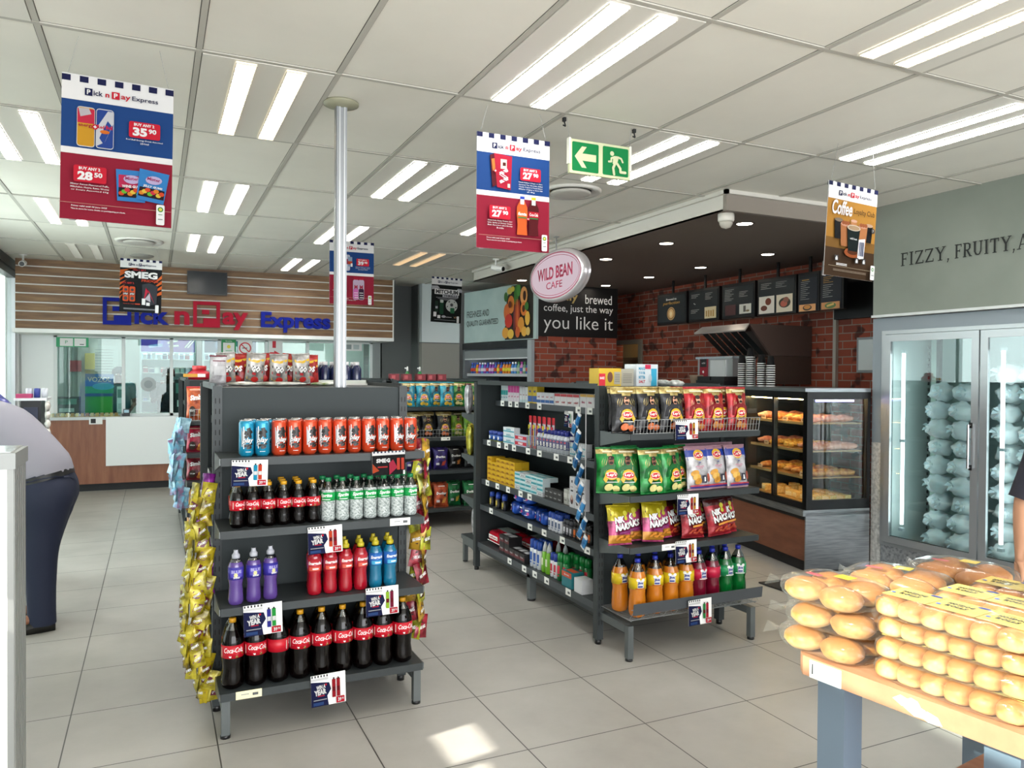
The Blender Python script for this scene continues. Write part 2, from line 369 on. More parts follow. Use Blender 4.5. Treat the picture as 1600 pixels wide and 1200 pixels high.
# slab-serif capitals drawn as strokes: ((x0, z0, x1, z1, thickness)) in a box of height 1
GL = {'F': (.66, [(.17, 0, .17, 1, .17), (.17, .95, .62, .95, .1), (.17, .52, .48, .52, .1), (.02, .03, .36, .03, .07), (.02, .97, .3, .97, .07), (.6, .98, .6, .78, .07), (.48, .62, .48, .42, .06)]),
 'I': (.4, [(.2, 0, .2, 1, .17), (.03, .03, .37, .03, .07), (.03, .97, .37, .97, .07)]),
 'Z': (.76, [(.06, .95, .7, .95, .1), (.64, .95, .12, .05, .15), (.06, .05, .72, .05, .1), (.07, .98, .07, .78, .07), (.71, .02, .71, .24, .07)]),
 'Y': (.86, [(.14, .97, .43, .48, .16), (.74, .97, .43, .48, .1), (.43, .5, .43, 0, .17), (.25, .03, .61, .03, .07), (.0, .97, .32, .97, .07), (.58, .97, .88, .97, .07)]),
 'R': (.8, [(.17, 0, .17, 1, .17), (.17, .95, .45, .95, .1), (.17, .48, .45, .48, .1), (.45, .95, .6, .86, .12), (.6, .88, .6, .58, .15), (.6, .58, .45, .48, .12), (.38, .48, .66, .03, .15), (.02, .03, .34, .03, .07), (.02, .97, .3, .97, .07), (.58, .03, .82, .03, .07)]),
 'U': (.86, [(.16, .97, .16, .28, .17), (.16, .3, .3, .07, .14), (.3, .06, .56, .06, .11), (.56, .07, .69, .3, .11), (.69, .28, .69, .97, .1), (.0, .97, .32, .97, .07), (.55, .97, .84, .97, .07)]),
 'T': (.78, [(.39, 0, .39, 1, .17), (.06, .95, .72, .95, .1), (.22, .03, .56, .03, .07), (.07, .98, .07, .75, .07), (.71, .98, .71, .75, .07)]),
 ',': (.3, [(.12, .08, .12, .0, .15), (.16, .05, .06, -.2, .08)]),
 'A': (.86, [(.14, 0, .42, 1, .1), (.42, 1, .72, 0, .16), (.24, .32, .6, .32, .08), (.0, .03, .3, .03, .07), (.56, .03, .88, .03, .07)]),
 'N': (.9, [(.16, 0, .16, 1, .1), (.16, .97, .72, .03, .16), (.72, 0, .72, 1, .1), (.02, .03, .32, .03, .07), (.56, .97, .88, .97, .07)]),
 'D': (.88, [(.17, 0, .17, 1, .17), (.17, .95, .48, .95, .1), (.17, .05, .48, .05, .1), (.48, .93, .68, .68, .14), (.69, .7, .69, .3, .16), (.68, .32, .48, .07, .14)])}
for s_, ys_, w_ in (('FIZZY,', 4.245, .43), ('FRUITY,', 3.79, .46), ('AND', 3.335, .28)):
    A = MB(); a = Art(A, lambda x, z, l: (-l, -x-4.25, z-2.5), .0004); tot_ = sum(GL[c_][0]+.1 for c_ in s_)-.1; k_ = w_/tot_; x_ = -ys_; H_ = .104
    for c_ in s_:
        for (xa, za, xb, zb, th_) in GL[c_][1]:
            ax, az, bx, bz = x_+xa*k_, 2.5+za*H_, x_+xb*k_, 2.5+zb*H_; L_ = math.hypot(bx-ax, bz-az); t__ = th_*.085
            a.rect((ax+bx)/2, (az+bz)/2, L_, t__, LET, 1, math.atan2(bz-az, bx-ax))
        x_ += (GL[c_][0]+.1)*k_
    A.build('word', WLT)
b = MB(); b.box(5.42, -3.4, 0, 6.3, 2.0, 2.1, P('#7c8285', .5)); struct(b, 'wall_right_front')
# black rubber mat before the freezer
b = MB(); b.prism([(4.27, 4.58), (5.38, 4.5), (5.38, 2.6), (4.55, 2.6), (4.27, 2.75)], .001, .012, noise_mat('rubber', [(.3, '#1c1b1a'), (.7, '#2a2827')], 60, .8))
tag(b.build('floor_mat'), 'black rubber mat lying on the floor before the freezer doors', 'mat')
# unseen canopy added to block the sun, and paving outside the windows
b = MB(); b.box(-14, 3.0, 3.3, -1.75, 16, 3.6, P('#e8eae8', .6)); b.box(-14, 2.1, 3.3, -4.6, 3.0, 3.6, P('#e8eae8', .6)); b.box(-14, 2.05, 3.2, -4.6, 2.1, 3.8, P('#2f7d3c', .4)); struct(b, 'ceiling_sun_blocker')
b = MB(); b.box(-30, -12, -.12, -1.76, 30, -.02, P('#b9b7b0', .8)); struct(b, 'floor_forecourt')

# ------------------------------------------------------------------ troffer lights in the ceiling grid
def em_lamp(name, h, s): return emit_mat(name, h, s)
TUBE = {'white': em_lamp('tube_cool', '#fcfcfa', LAMP), 'warm': em_lamp('tube_warm', '#ffe9c8', LAMP*.22), 'dim': em_lamp('tube_dim', '#ffca86', LAMP*.06), 'off': P('#8f8f8b', .5)}
PAN = P('#d9d6cc', .45, name='troffer_reflector'); LOUV = P('#d9d4c8', .3, name='louvre')
def mk_troffer(kind):
    def mk(label, cat, loc, rz, group):
        t = thing('ceiling_light', label, cat, loc, rz, group)
        f = MB(); f.box(.016, .016, -.002, .588, 1.17, .012, PAN); f.build('reflector_panel', t)
        for cx in (.2, .42):
            q = MB(); q.box(cx-.042, .04, -.004, cx+.042, 1.145, -.0021, TUBE[kind]); d = q.build('diffuser', t)
            l = MB(); n = 22
            for i in range(n+1): y = .04+1.105*i/n; l.box(cx-.042, y-.002, -.012, cx+.042, y+.002, -.0042, LOUV)
            l.box(cx-.046, .036, -.012, cx-.042, 1.15, -.0042, LOUV); l.box(cx+.042, .036, -.012, cx+.046, 1.15, -.0042, LOUV)
            l.build('louvre', d)
        return t
    return mk
TRO = [(1,0,'warm','twin-strip warm ceiling light beside the tall white pole'), (3,-1,'white','large cool ceiling light, two long strips running over the middle poster'),
 (5,-2,'warm','warm orange ceiling light in the top right corner'), (7,-1,'white','cool ceiling light nearest the sage wall with lettering'),
 (5,0,'white','cool ceiling light behind the green exit sign'), (3,1,'white','cool ceiling light between the pole and the middle poster'),
 (1,2,'white','cool ceiling light right of the big left poster'), (1,4,'white','small cool ceiling light above the wall screen'),
 (3,3,'white','cool ceiling light partly behind the pole'), (3,5,'white','farthest cool ceiling light above the wood-slat wall'),
 (5,4,'dim','dim amber ceiling light above the football poster'), (5,2,'white','cool ceiling light half hidden behind the middle poster'),
 (-1,1,'white','cool ceiling light at left picture edge beside the big left poster'), (-1,3,'white','cool ceiling light just below-left of the big left poster'),
 (-1,5,'off','switched-off ceiling light near the left window end'), (-1,-1,'warm','warm ceiling light cut by the top left corner'),
 (2,-3,'white','added unseen ceiling light behind the viewpoint, left'), (5,-4,'white','added unseen ceiling light behind the viewpoint, right')]  # last pair added out of view for more light
for c, r, k, lb in TRO:
    if k == 'white': place('tro'+k, mk_troffer(k), lb, 'ceiling light', (-.4302+.6037*c, 3.6014+1.1852*r, CH-.006), 0, 'twin-strip ceiling lights')
    else: place('tro'+k, mk_troffer(k), lb, 'ceiling light', (-.4302+.6037*c, 3.6014+1.1852*r, CH-.006), 0, 'twin-strip ceiling lights')
# downlights under the soffit
DL = em_lamp('downlight_lens', '#fff0dc', 14)
def mk_down(label, cat, loc, rz, group):
    t = thing('downlight', label, cat, loc, rz, group)
    q = MB(); q.lathe([(.062, -.001), (.075, -.006), (.082, -.004), (.082, .0)], P('#3a342f', .4), 20); q.build('trim_ring', t)
    q = MB(); q.lathe([(.0001, -.003), (.062, -.003), (.062, 0)], DL, 20); d = q.build('lens', t); return t
dls = [(4.38,4.9,'nearest the bulkhead corner'),(4.38,5.96,'second along the outer row from the bulkhead corner'),(5.69,6.02,'nearest in the inner row, above the menu screens'),(4.4,7.06,'third along the outer row'),(5.7,7.1,'second in the inner row'),(5.69,8.1,'third in the inner row'),(5.69,9.13,'farthest in the inner row, above the brick column'),(4.4,9.14,'beside the oval cafe sign, farthest in the outer row')]
for x, y, w in dls: place('down', mk_down, 'round recessed soffit downlight '+w, 'downlight', (x, y, 2.865), 0, 'downlights under the cafe soffit')
# round air diffusers
def mk_vent(label, cat, loc, rz, group):
    t = thing('air_diffuser', label, cat, loc, rz, group)
    q = MB(); q.lathe([(.16, .0), (.17, -.012), (.225, -.02), (.235, -.008), (.235, 0)], P('#cfcdc6', .5), 28); q.build('ring', t)
    q = MB(); q.lathe([(.0001, -.034), (.12, -.036), (.15, -.028), (.155, -.02), (.15, -.012)], P('#b9b6ae', .5), 28); q.build('disc', t); return t
place('vent', mk_vent, 'round white air diffuser right of the middle poster', 'air diffuser', (2.86, 5.1, CH-.002))
place('vent', mk_vent, 'round white air diffuser below the big left poster', 'air diffuser', (-.15, 9.07, CH-.002))
q = MB(); q.lathe([(.0001, -.03), (.09, -.03), (.13, -.012), (.13, 0)], P('#8e8c86', .5), 24, (-.14, 10.2, CH)); tag(q.build('ceiling_speaker'), 'small dark round ceiling fitting above the left wall poster', 'speaker')
# security cameras
def mk_dome(label, cat, loc, rz, group):
    t = thing('security_camera', label, cat, loc, rz, group)
    q = MB(); q.lathe([(.062, 0), (.062, -.05), (.055, -.06), (.0001, -.06)], P('#d9d6ce', .4), 24); q.build('housing', t)
    q = MB(); q.lathe([(.052, -.06), (.05, -.08), (.035, -.105), (.0001, -.115)], P('#b9b4aa', .15), 24); q.build('dome', t); return t
place('dome', mk_dome, 'white dome security camera under the bulkhead corner', 'security camera', (3.99, 4.67, 2.864))
def mk_bullet(label, cat, loc, rz, group):
    t = thing('security_camera', label, cat, loc, rz, group)
    q = MB(); q.lathe([(.04, 0), (.04, -.015), (.012, -.02), (.012, -.09), (.0001, -.09)], P('#dcdcd8', .4), 16); q.build('mount', t)
    q = MB(); q.tube((0, .05, -.1), (0, -.11, -.13), .034, P('#e9e9e6', .35), 14); q.tube((0, -.11, -.13), (0, -.115, -.131), .028, BLACK, 14); q.build('camera_body', t); return t
place('bullet', mk_bullet, 'small white camera hanging at the far end of the window wall', 'security camera', (-1.42, 10.75, CH))
place('bullet', mk_bullet, 'small grey camera at the bulkhead behind the oval cafe sign', 'security camera', (3.74, 8.5, CH), .5)
# floor-to-ceiling pole
t = thing('support_pole', 'tall grey metal pole rising behind the drinks shelf to a round ceiling plate', 'pole', (.872, 3.98, 0))
q = MB(); POL = P('#85898c', .4, .3, name='anodised'); q.box(-.026, -.026, 0, .026, .026, CH-.02, POL)
for sx in (-1, 1): q.box(sx*.012-.004, -.03, 0, sx*.012+.004, -.026, CH-.02, P('#b4b8ba', .3, .5))
q.box(-.03, -.02, 0, -.026, .02, CH-.02, P('#6d7072', .4, .4)); q.build('pole', t)
q = MB(); q.lathe([(.03, -.03), (.05, -.02), (.09, -.012), (.09, 0)], P('#8f8e78', .5), 24, (0, 0, CH-.001)); q.build('ceiling_plate', t)
# outer walls that close the building behind the cafe
b = MB(); b.box(7.2, -3.4, 0, 7.35, 15, CH, WALLC); struct(b, 'wall_outer_right')
b = MB(); b.box(4.36, 11.9, 0, 7.2, 12.05, CH, WALLC); struct(b, 'wall_outer_back')

_t3 = {}
def text3(s, bold=0., shear=0., ext=.05):
    k = (s, bold, shear, ext)
    if k not in _t3:
        cu = bpy.data.curves.new('lettering', 'FONT'); cu.body = s; cu.offset = bold; cu.shear = shear; cu.resolution_u = 4; cu.extrude = ext
        o = bpy.data.objects.new('lettering', cu); COL.objects.link(o); bpy.context.view_layer.update()
        me = o.evaluated_get(bpy.context.evaluated_depsgraph_get()).to_mesh()
        vv = [tuple(q.co) for q in me.vertices]; ff = [tuple(p.vertices) for p in me.polygons]
        bpy.data.objects.remove(o); bpy.data.curves.remove(cu); xs = [p[0] for p in vv]; ys = [p[1] for p in vv]
        _t3[k] = (vv, ff, min(xs), max(xs), min(ys), max(ys), ext)
    return _t3[k]
def solid_text(mb, s, x0, x1, z0, z1, y, depth, mat, bold=0., shear=0.):
    v, f, a, b_, c, d, e = text3(s, bold, shear)
    mb.add([(x0+(p[0]-a)/(b_-a)*(x1-x0), y-p[2]/e*depth/2, z0+(p[1]-c)/(d-c)*(z1-z0)) for p in v], f, mat)

# ------------------------------------------------------------------ kiosk: slatted fascia with the shop name
b = MB(); PLK = wood_mat('plank', [(.3, '#5a3f26'), (.5, '#755536'), (.72, '#8a6a45')], (.9, 1, 9), .5)
GAP = P('#e9e9e4', .5, name='slat_gap')
b.box(-1.55, 11.13, 2.12, 3.22, 11.22, CH, GAP)
z = 2.15
for k in range(8):
    z1 = min(z+.093, CH-.006)
    if z1-z > .01: b.box(-1.55, 11.1, z, 3.21, 11.135, z1, PLK)
    z += .1115
b.box(3.21, 11.09, 2.13, 3.225, 11.22, CH, GAP); b.box(-1.58, 11.08, 2.1, 3.225, 11.86, 2.15, P('#e6e8e6', .4)); struct(b, 'wall_back_fascia')
t = thing('shop_sign', 'blue and red raised shop name lettering on the brown slatted fascia', 'sign', (0, 11.098, 2.1))
BLU = P('#0c1c84', .6, spec=.15, name='sign_blue'); RD = P('#a0122c', .6, spec=.15, name='sign_red')
def block(x0, x1, mat, ox):
    q = MB(); z0, z1 = .125, .47; y0, y1 = -.05, 0; w = .045
    q.box(x0, y0, z0, x0+w, y1, z1, mat); q.box(x1-w, y0, z0, x1, y1, z1, mat); q.box(x0+w, y0, z1-w, x1-w, y1, z1, mat); q.box(x0+w, y0, z0, x0+.125, y1, z0+.05, mat)
    q.box(x0+.125, y0, z0, x1-w, y1, z0+.12, mat); q.box(x0+.11, y0, z0+.175, x0+.2, y1, z0+.235, mat)
    q.build('logo_block', t)
block(-.6, -.275, BLU, 0); block(.465, .8, RD, 0)
for s, xa, xb, za, zb, mt in (('ick', -.24, .17, .14, .38, BLU), ('n', .235, .42, .15, .33, RD), ('ay', .83, 1.16, .1, .34, RD), ('Express', 1.33, 2.28, .085, .365, BLU)):
    q = MB(); solid_text(q, s, xa, xb, za, zb, -.03, .045, mt, .035); q.build('lettering', t)
# wall screen
t = thing('wall_screen', 'black flat screen mounted high on the slatted fascia', 'screen', (.64, 11.06, 2.66))
q = MB(); q.box(-.25, -.03, 0, .25, .02, .31, P('#101418', .3)); q.build('housing', t)
q = MB(); q.box(-.24, -.033, .012, .24, -.0301, .3, P('#141c22', .18)); q.build('display', t)
q = MB(); q.box(-.05, .02, .1, .05, .04, .2, BLACK); q.build('bracket', t)
# counter
WDC = wood_mat('counter_wood', [(.3, '#7d4a34'), (.55, '#8f5a40'), (.8, '#a06a4c')], (5, 5, .6), .4)
t = thing('service_counter', 'long wood-fronted service counter below the kiosk glass', 'counter', (0, 11.8, 0))
q = MB(); q.box(-1.58, -.02, .1, 3.05, .35, .97, WDC); q.build('front_panel', t)
q = MB(); q.box(-1.55, .03, 0, 3.05, .33, .1, P('#1d1d20', .6)); q.build('plinth', t)
q = MB(); q.box(-1.59, -.05, .97, 3.09, .36, 1.01, P('#c9cdce', .3)); q.build('worktop', t)
q = MB(); q.box(-.6, -.06, .34, .95, -.02, 1.0, P('#e9ebea', .35)); q.build('white_panel', t)
# kiosk screen of glass panes between white posts
t = thing('kiosk_glazing', 'row of white-framed glass panes above the service counter', 'glass screen', (0, 11.86, 1.01))
WF = P('#d7dcdc', .4, name='white_frame'); posts = [-1.2, -.39, .215, .85, 1.5, 2.1, 3.08]
for x in posts: q = MB(); q.box(x-.022, -.03, 0, x+.022, .03, 1.1, WF); q.build('post', t)
q = MB(); q.box(-1.58, -.03, 1.07, 3.1, .03, 1.12, WF); q.build('head_rail', t)
q = MB(); q.box(-1.58, -.03, 0, 3.1, .03, .035, WF); q.build('sill_rail', t)
q = MB(); q.box(-1.58, -.035, .03, -1.22, .03, 1.1, P('#e8ecec', .4)); q.build('end_panel', t)
KG = glass_mat('kiosk_glass', '#dff0ec', .035)
for a, c in zip(posts, posts[1:]): q = MB(); q.box(a+.022, -.004, .035, c-.022, .004, 1.07, KG); q.build('glass_pane', t)
def card(name, label, cat, loc, w, h, draw, rz=0, th=.003, back=PAPER, parent=None, **k):
    q = MB(); q.box(-w/2, 0, 0, w/2, th, h, back); draw(Art(q), w, h)
    o = q.build(name); o.location = loc; o.rotation_euler = (k.get('rx', 0), k.get('ry', 0), rz); return tag(o, label, cat, k.get('group'))
def d_nosmoke(a, w, h):
    a.ell(0, h/2, .085, .085, RED, 28); a.ell(0, h/2, .068, .068, PAPER, 28); a.rect(-.005, h/2, .07, .012, INK); a.rect(0, h/2, .15, .014, RED, a=-.8)
card('no_smoking_sign', 'white sign with red crossed-out cigarette circle on kiosk glass', 'sign', (1.2, 11.823, 1.87), .2, .22, d_nosmoke)
def d_cert(a, w, h):
    a.rect(0, h/2, w, h, P('#1d8a4c', .5)); a.rect(0, h*.44, w*.78, h*.72, PAPER); a.text('Smile', 0, h*.9, .09, .018, PAPER, .01); a.ell(0, h*.55, .025, .025, P('#e6d23c', .5)); a.rect(0, h*.3, .09, .01, P('#7fbf8a', .5))
card('certificate', 'green-bordered notice beside the no smoking sign on the glass', 'notice', (.975, 11.823, 1.87), .2, .23, d_cert)
def d_green(a, w, h):
    a.rect(0, h/2, w, h, P('#2f9f6a', .5)); a.rect(-.07, h/2, w*.4, h*.8, PAPER); a.rect(.09, h/2, w*.36, h*.8, PAPER); a.text('P', -.07, h/2, .03, .04, P('#2f9f6a', .5)); a.rect(.11, h*.28, .05, .01, INK)
card('glass_notice', 'wide green and white notice on the leftmost kiosk pane', 'notice', (-1.0, 11.823, 1.95), .38, .13, d_green)
def d_arrow(a, w, h):
    a.rect(-.02, h*.85, .05, .1, RED); a.poly([(-.08, h*.35), (-.02, h*.35), (-.02, h*.27), (.07, h*.42), (-.02, h*.57), (-.02, h*.49), (-.08, h*.49)], RED)
card('arrow_notice', 'white notice with a red arrow on the kiosk glass', 'notice', (1.63, 11.823, 1.77), .2, .32, d_arrow)
def d_small(a, w, h):
    a.rect(-.06, h*.5, .09, h*.6, P('#8d9696', .5)); a.rect(.06, h*.5, .09, h*.6, P('#b9c4c4', .5))
card('glass_notice', 'small grey and white notice on the rightmost kiosk pane', 'notice', (2.78, 11.823, 1.97), .3, .12, d_small)
def d_round(a, w, h): pass
t = thing('speech_grille', 'round grey speaking grille fixed on the kiosk glass', 'grille', (-.08, 11.84, 1.45))
q = MB(); q.tube((0, .0, 0), (0, .01, 0), .1, P('#a8b0b2', .4), 28, smooth=False); q.build('plate', t)
q = MB(); q.tube((0, -.004, 0), (0, 0, 0), .055, P('#8b9496', .4), 24, smooth=False); q.build('mesh_disc', t)
# back shelving seen through the glass
def kiosk_shelf(x0, x1, label, header, hc):
    t = thing('display_cabinet', label, 'cabinet', (x0, 13.75, 0)); w = x1-x0
    q = MB(); q.box(0, .25, .3, w, .3, 2.2, P('#c7dbe0', .4)); q.build('back', t)
    for x in (0, w-.03): q = MB(); q.box(x, 0, 0, x+.03, .3, 2.22, P('#e3eef2', .4)); q.build('side', t)
    for z in (.9, 1.14, 1.38, 1.6, 1.82): q = MB(); q.box(.03, 0, z, w-.03, .25, z+.015, P('#e6f0f2', .4)); q.build('shelf', t)
    q = MB(); q.box(0, -.03, 1.93, w, .02, 2.25, P('#e8f3fa', .4)); a = Art(q, lambda x, z, l: (x, -.03-l, z)); header(a, w); q.build('header_poster', t)
    q = MB(); q.box(0, -.04, 1.925, w, .0, 1.932, P('#e8f3fa', .4)); q.build('ledge', t)
    q = MB(); q.box(.05, .1, 1.915, w-.05, .13, 1.92, emit_mat('cabinet_led', '#cfe8ff', 6)); q.build('led_strip', t)
    return t
def hd1(a, w):
    a.rect(w/2, 2.09, w*.95, .28, P('#5b4fc4', .4)); a.rect(w*.72, 2.09, w*.4, .28, P('#7b46b4', .4))
    a.rect(w*.28, 2.05, .2, .05, P('#8fb6ee', .4), a=.15); a.rect(w*.58, 2.12, .16, .035, PAPER, a=.3); a.rect(w*.6, 2.05, .15, .03, PAPER, a=.1); a.rect(w*.86, 2.09, .17, .02, PAPER, a=.9); a.rect(w*.91, 2.09, .17, .02, PAPER, a=.9)
def hd2(a, w):
    a.rect(w/2, 2.09, w*.93, .28, P('#2e4a6e', .4)); a.ell(w*.35, 2.08, .12, .09, P('#5f7fae', .4)); a.rect(w*.3, 2.09, .06, .12, P('#b85f4a', .4)); a.rect(w*.45, 2.09, .06, .13, P('#d5e2ef', .4)); a.rect(w*.62, 2.08, .06, .12, P('#3c8f8b', .4))
kiosk_shelf(-.22, .62, 'white lit display cabinet with purple header poster behind the kiosk glass', hd1, 0)
kiosk_shelf(.72, 1.6, 'white lit display cabinet with dark blue header behind the kiosk glass', hd2, 0)
cols = ['#b8434f', '#7e8fb8', '#e8eeee', '#4d6f8f', '#b7d7d0', '#2f4f74', '#c2c9d8', '#8f3444']
n = 0
for bx, x0, x1 in (('purple-headed', -.17, .58), ('blue-headed', .77, 1.56)):
    for zi, z in enumerate((.915, 1.155, 1.395, 1.615, 1.835)):
        x = x0; k = 0
        while x < x1-.05:
            w_ = rnd.choice((.05, .06, .07)); h_ = rnd.choice((.07, .085, .1)); 
            q = MB(); c_ = rnd.choice(cols); q.box(0, 0, 0, w_, .06, h_, P(c_, .5)); q.box(0, -.001, h_*.7, w_, 0, h_*.9, PAPER)
            o = tag(q.build('small_pack', loc=(x, 13.79, z+.0006)), 'small pack on the %s shelf up of the %s kiosk cabinet, %s from left' % (ORD[zi], bx, ORD[k]), 'packet', 'packs on the kiosk cabinet shelves')
            x += w_+rnd.choice((.012, .02, .03)); k += 1
# vape stand in front of the glass with VOZOL header
t = thing('display_stand', 'blue and green counter display stand headed VOZOL behind kiosk glass', 'display stand', (-.72, 12.35, 1.01))
q = MB(); q.box(-.17, 0, 0, .17, .2, .26, P('#3fae3c', .45)); q.build('base', t)
q = MB(); q.box(-.17, -.01, .26, .17, .18, .3, P('#2a5f9a', .45)); q.build('tray', t)
q = MB(); q.box(-.18, .14, .3, .18, .18, .58, P('#2f7fd0', .45)); a = Art(q, lambda x, z, l: (x, .14-l, z)); a.rect(0, .35, .36, .1, P('#3fbf8a', .45)); a.ell(.05, .4, .14, .05, P('#58c6ea', .45)); a.text('VOZOL', 0, .5, .3, .07, PAPER, .02); q.build('header', t)
# counter-top clutter inside and outside the kiosk
for i, (x, y, sx, sy, sz, c_, lb) in enumerate([
    (-1.1, 12.3, .3, .25, .26, '#2f3d40', 'dark cash machine behind the leftmost kiosk pane'), (-.45, 12.4, .08, .15, .4, '#e8f2f4', 'tall white dispenser behind the second kiosk pane'),
    (.35, 12.5, .16, .2, .5, '#22282a', 'black till screen back behind the third kiosk pane'), (1.05, 12.6, .5, .3, .35, '#d8e4e8', 'white box behind the fourth kiosk pane'), (2.3, 12.6, .5, .3, .75, '#9fb0b4', 'grey cabinet behind the fifth kiosk pane')]):
    q = MB(); q.box(-sx/2, -sy/2, 0, sx/2, sy/2, sz, P(c_, .4)); q.box(-sx*.4, -sy/2-.01, sz*.6, sx*.4, -sy/2, sz*.9, P('#5b8f86', .4)); q.box(-sx*.3, -sy/2-.012, sz*.2, sx*.3, -sy/2, sz*.4, P('#c9d4d4', .4))
    tag(q.build('counter_machine', loc=(x, min(y, 12.56), 1.01)), lb, 'machine')
for k_, (x_, y_) in enumerate(((-.6, 12.3), (1.2, 12.3), (2.4, 12.5))): place('trowhite', mk_troffer('white'), 'added unseen ceiling light inside the kiosk, '+nth(k_, 3), 'ceiling light', (x_, y_, CH-.006), 0, 'twin-strip ceiling lights')  # lamps added to brighten the kiosk interior
b = MB(); b.box(-1.55, 12.25, 0, 3.05, 12.78, 1.009, P('#aab4b2', .5)); tag(b.build('back_counter'), 'pale back counter inside the kiosk behind the glass', 'counter')
q = MB(); q.box(-.2, 0, 0, .2, .02, .5, P('#dfe8e6', .6)); a = Art(q); 
for k in range(9): a.rect(0, .43-.045*k, .26, .008, P('#a8b8b4', .6))
tag(q.build('notice_sheet', loc=(-.75, 14.17, 1.55)), 'white typed sheet on the kiosk rear wall', 'notice')
q = MB(); q.box(-.08, 0, 0, .08, .08, .18, P('#b5404c', .5)); tag(q.build('wall_box', loc=(-1.15, 14.1, 1.62)), 'small red box on the kiosk rear wall', 'box')
q = MB(); q.box(-.07, 0, 0, .07, .06, .26, P('#e6cf5a', .5)); tag(q.build('wall_box', loc=(-.95, 14.1, 1.66)), 'small yellow box on the kiosk rear wall', 'box')
for i, x in enumerate((-1.3, -1.22, -1.1)):
    q = MB(); q.box(-.02, 0, 0, .02, .04, 1.3, P('#c3cfca' if i != 1 else '#9fb0a8', .5)); tag(q.build('wall_pipe', loc=(x, 14.12, 1.0)), 'vertical pipe on the kiosk rear wall, '+nth(i, 3), 'pipe', 'pipes on the kiosk rear wall')
# sweets tray and display left of the white panel, on the worktop
t = thing('sweet_tray', 'long clear tray of small sweets on the counter edge', 'tray', (-.85, 11.79, 1.01))
q = MB(); q.box(-.42, -.03, 0, .42, .1, .012, P('#caa66b', .5)); 
for k in range(14): q.box(-.4+.058*k, -.02, .012, -.36+.058*k, .08, .05, P(['#d9b36c', '#b88a4a', '#e6d5a0'][k % 3], .5))
q.build('tray', t)
q = MB(); q.box(-.43, -.034, 0, .43, -.031, .06, GLASS); q.build('front_guard', t)
q = MB(); q.box(-.08, 0, -.09, .08, .004, 0, PAPER); Art(q).rect(-.03, -.045, .06, .06, INK); tag(q.build('price_card', loc=(-.72, 11.74, 1.0)), 'small white card hanging on the counter edge below the sweet tray', 'card')
t = thing('card_terminal', 'small black card terminal standing on the counter by the glass', 'card terminal', (-.35, 11.79, 1.01))
q = MB(); q.box(-.04, -.03, 0, .04, .02, .1, BLACK); q.build('terminal_body', t); q = MB(); q.box(-.03, -.034, .05, .03, -.031, .09, P('#9fc4d4', .3)); q.build('display', t)

# ------------------------------------------------------------------ shelving
def post(mb, x, y, z1, face=-1, slots=True, w=.042, d=.05, mat=None):
    mat = mat or GREY
    mb.box(x-w/2, y-d/2, .03, x+w/2, y+d/2, z1, mat)
    if slots:
        n = int((z1-.15)/.05)
        for k in range(n):
            for sx in (-.009, .009): mb.box(x+sx-.0025, y+face*(d/2+.0006), .12+k*.05, x+sx+.0025, y+face*d/2, .145+k*.05, SLOT)
TAGM = P('#e4e4de', .6, name='tag_paper')
def shelf_x(t, x0, x1, yf, yb, z, tags=(), lip=.034, brackets=True, mat=None, wire=False):
    """shelf whose long front edge runs along X, facing -Y (yf < yb) or +Y"""
    s = 1 if yb > yf else -1
    q = MB(); mat = mat or GREY
    q.box(x0, yf, z-.012, x1, yb, z, mat); q.box(x0, yf-.004*s, z-lip, x1, yf, z+.001, mat); d = q.build('shelf', t)
    if brackets:
        for x in (x0-.006, x1+.002):
            r = MB(); h0, h1 = .09, .03
            pts = [(yb, z-h0), (yb, z-.0005), (yf, z-.0005), (yf, z-h1)]
            r.add([(x, y_, z_) for y_, z_ in pts]+[(x+.004, y_, z_) for y_, z_ in pts], [(0, 1, 2, 3), (7, 6, 5, 4), (0, 3, 7, 4), (3, 2, 6, 7), (2, 1, 5, 6), (1, 0, 4, 5)], LGREY); r.build('bracket', d)
    for tx, w_, c_ in tags:
        r = MB(); r.box(tx-w_/2, yf-.006*s, z-lip+.002, tx+w_/2, yf-.0045*s, z+.003, P(c_, .6)); a = Art(r, lambda x, z_, l: (x, yf-(.006+l)*s, z_)); a.rect(tx+w_*.25, z-.015, w_*.22, .012, P('#55585a', .6)); a.rect(tx-w_*.15, z-.012, w_*.3, .004, P('#8c8f90', .6)); r.build('price_tag', d)
    return d
def shelf_y(t, xf, xb, y0, y1, z, tags=(), lip=.04, mat=None):
    """shelf running along Y, front edge at xf, facing away from xb"""
    s = 1 if xb > xf else -1; mat = mat or GREY
    q = MB(); q.box(xf, y0, z-.014, xb, y1, z, mat); q.box(xf-.004*s, y0, z-lip, xf, y1, z+.002, P('#3c4145', .4) if mat is GREY else mat); d = q.build('shelf', t)
    for ty in tags:
        r = MB(); r.box(xf-.006*s, ty-.033, z-lip, xf-.0045*s, ty+.033, z+.004, TAGM); a = Art(r, lambda x, z_, l: (xf-(.006+l)*s, x, z_)); a.rect(ty-.01, z-.02, .03, .014, P('#55585a', .6)); r.build('price_tag', d)
    return d
def leg(t, x, y, h, w=.036):
    q = MB(); q.box(x-w/2, y-w/2, .015, x+w/2, y+w/2, h, LGREY); d = q.build('leg', t)
    r = MB(); r.lathe([(w*.62, 0), (w*.62, .012), (w*.4, .018)], BLACK, 12, (x, y, 0)); r.build('rubber_foot', d)
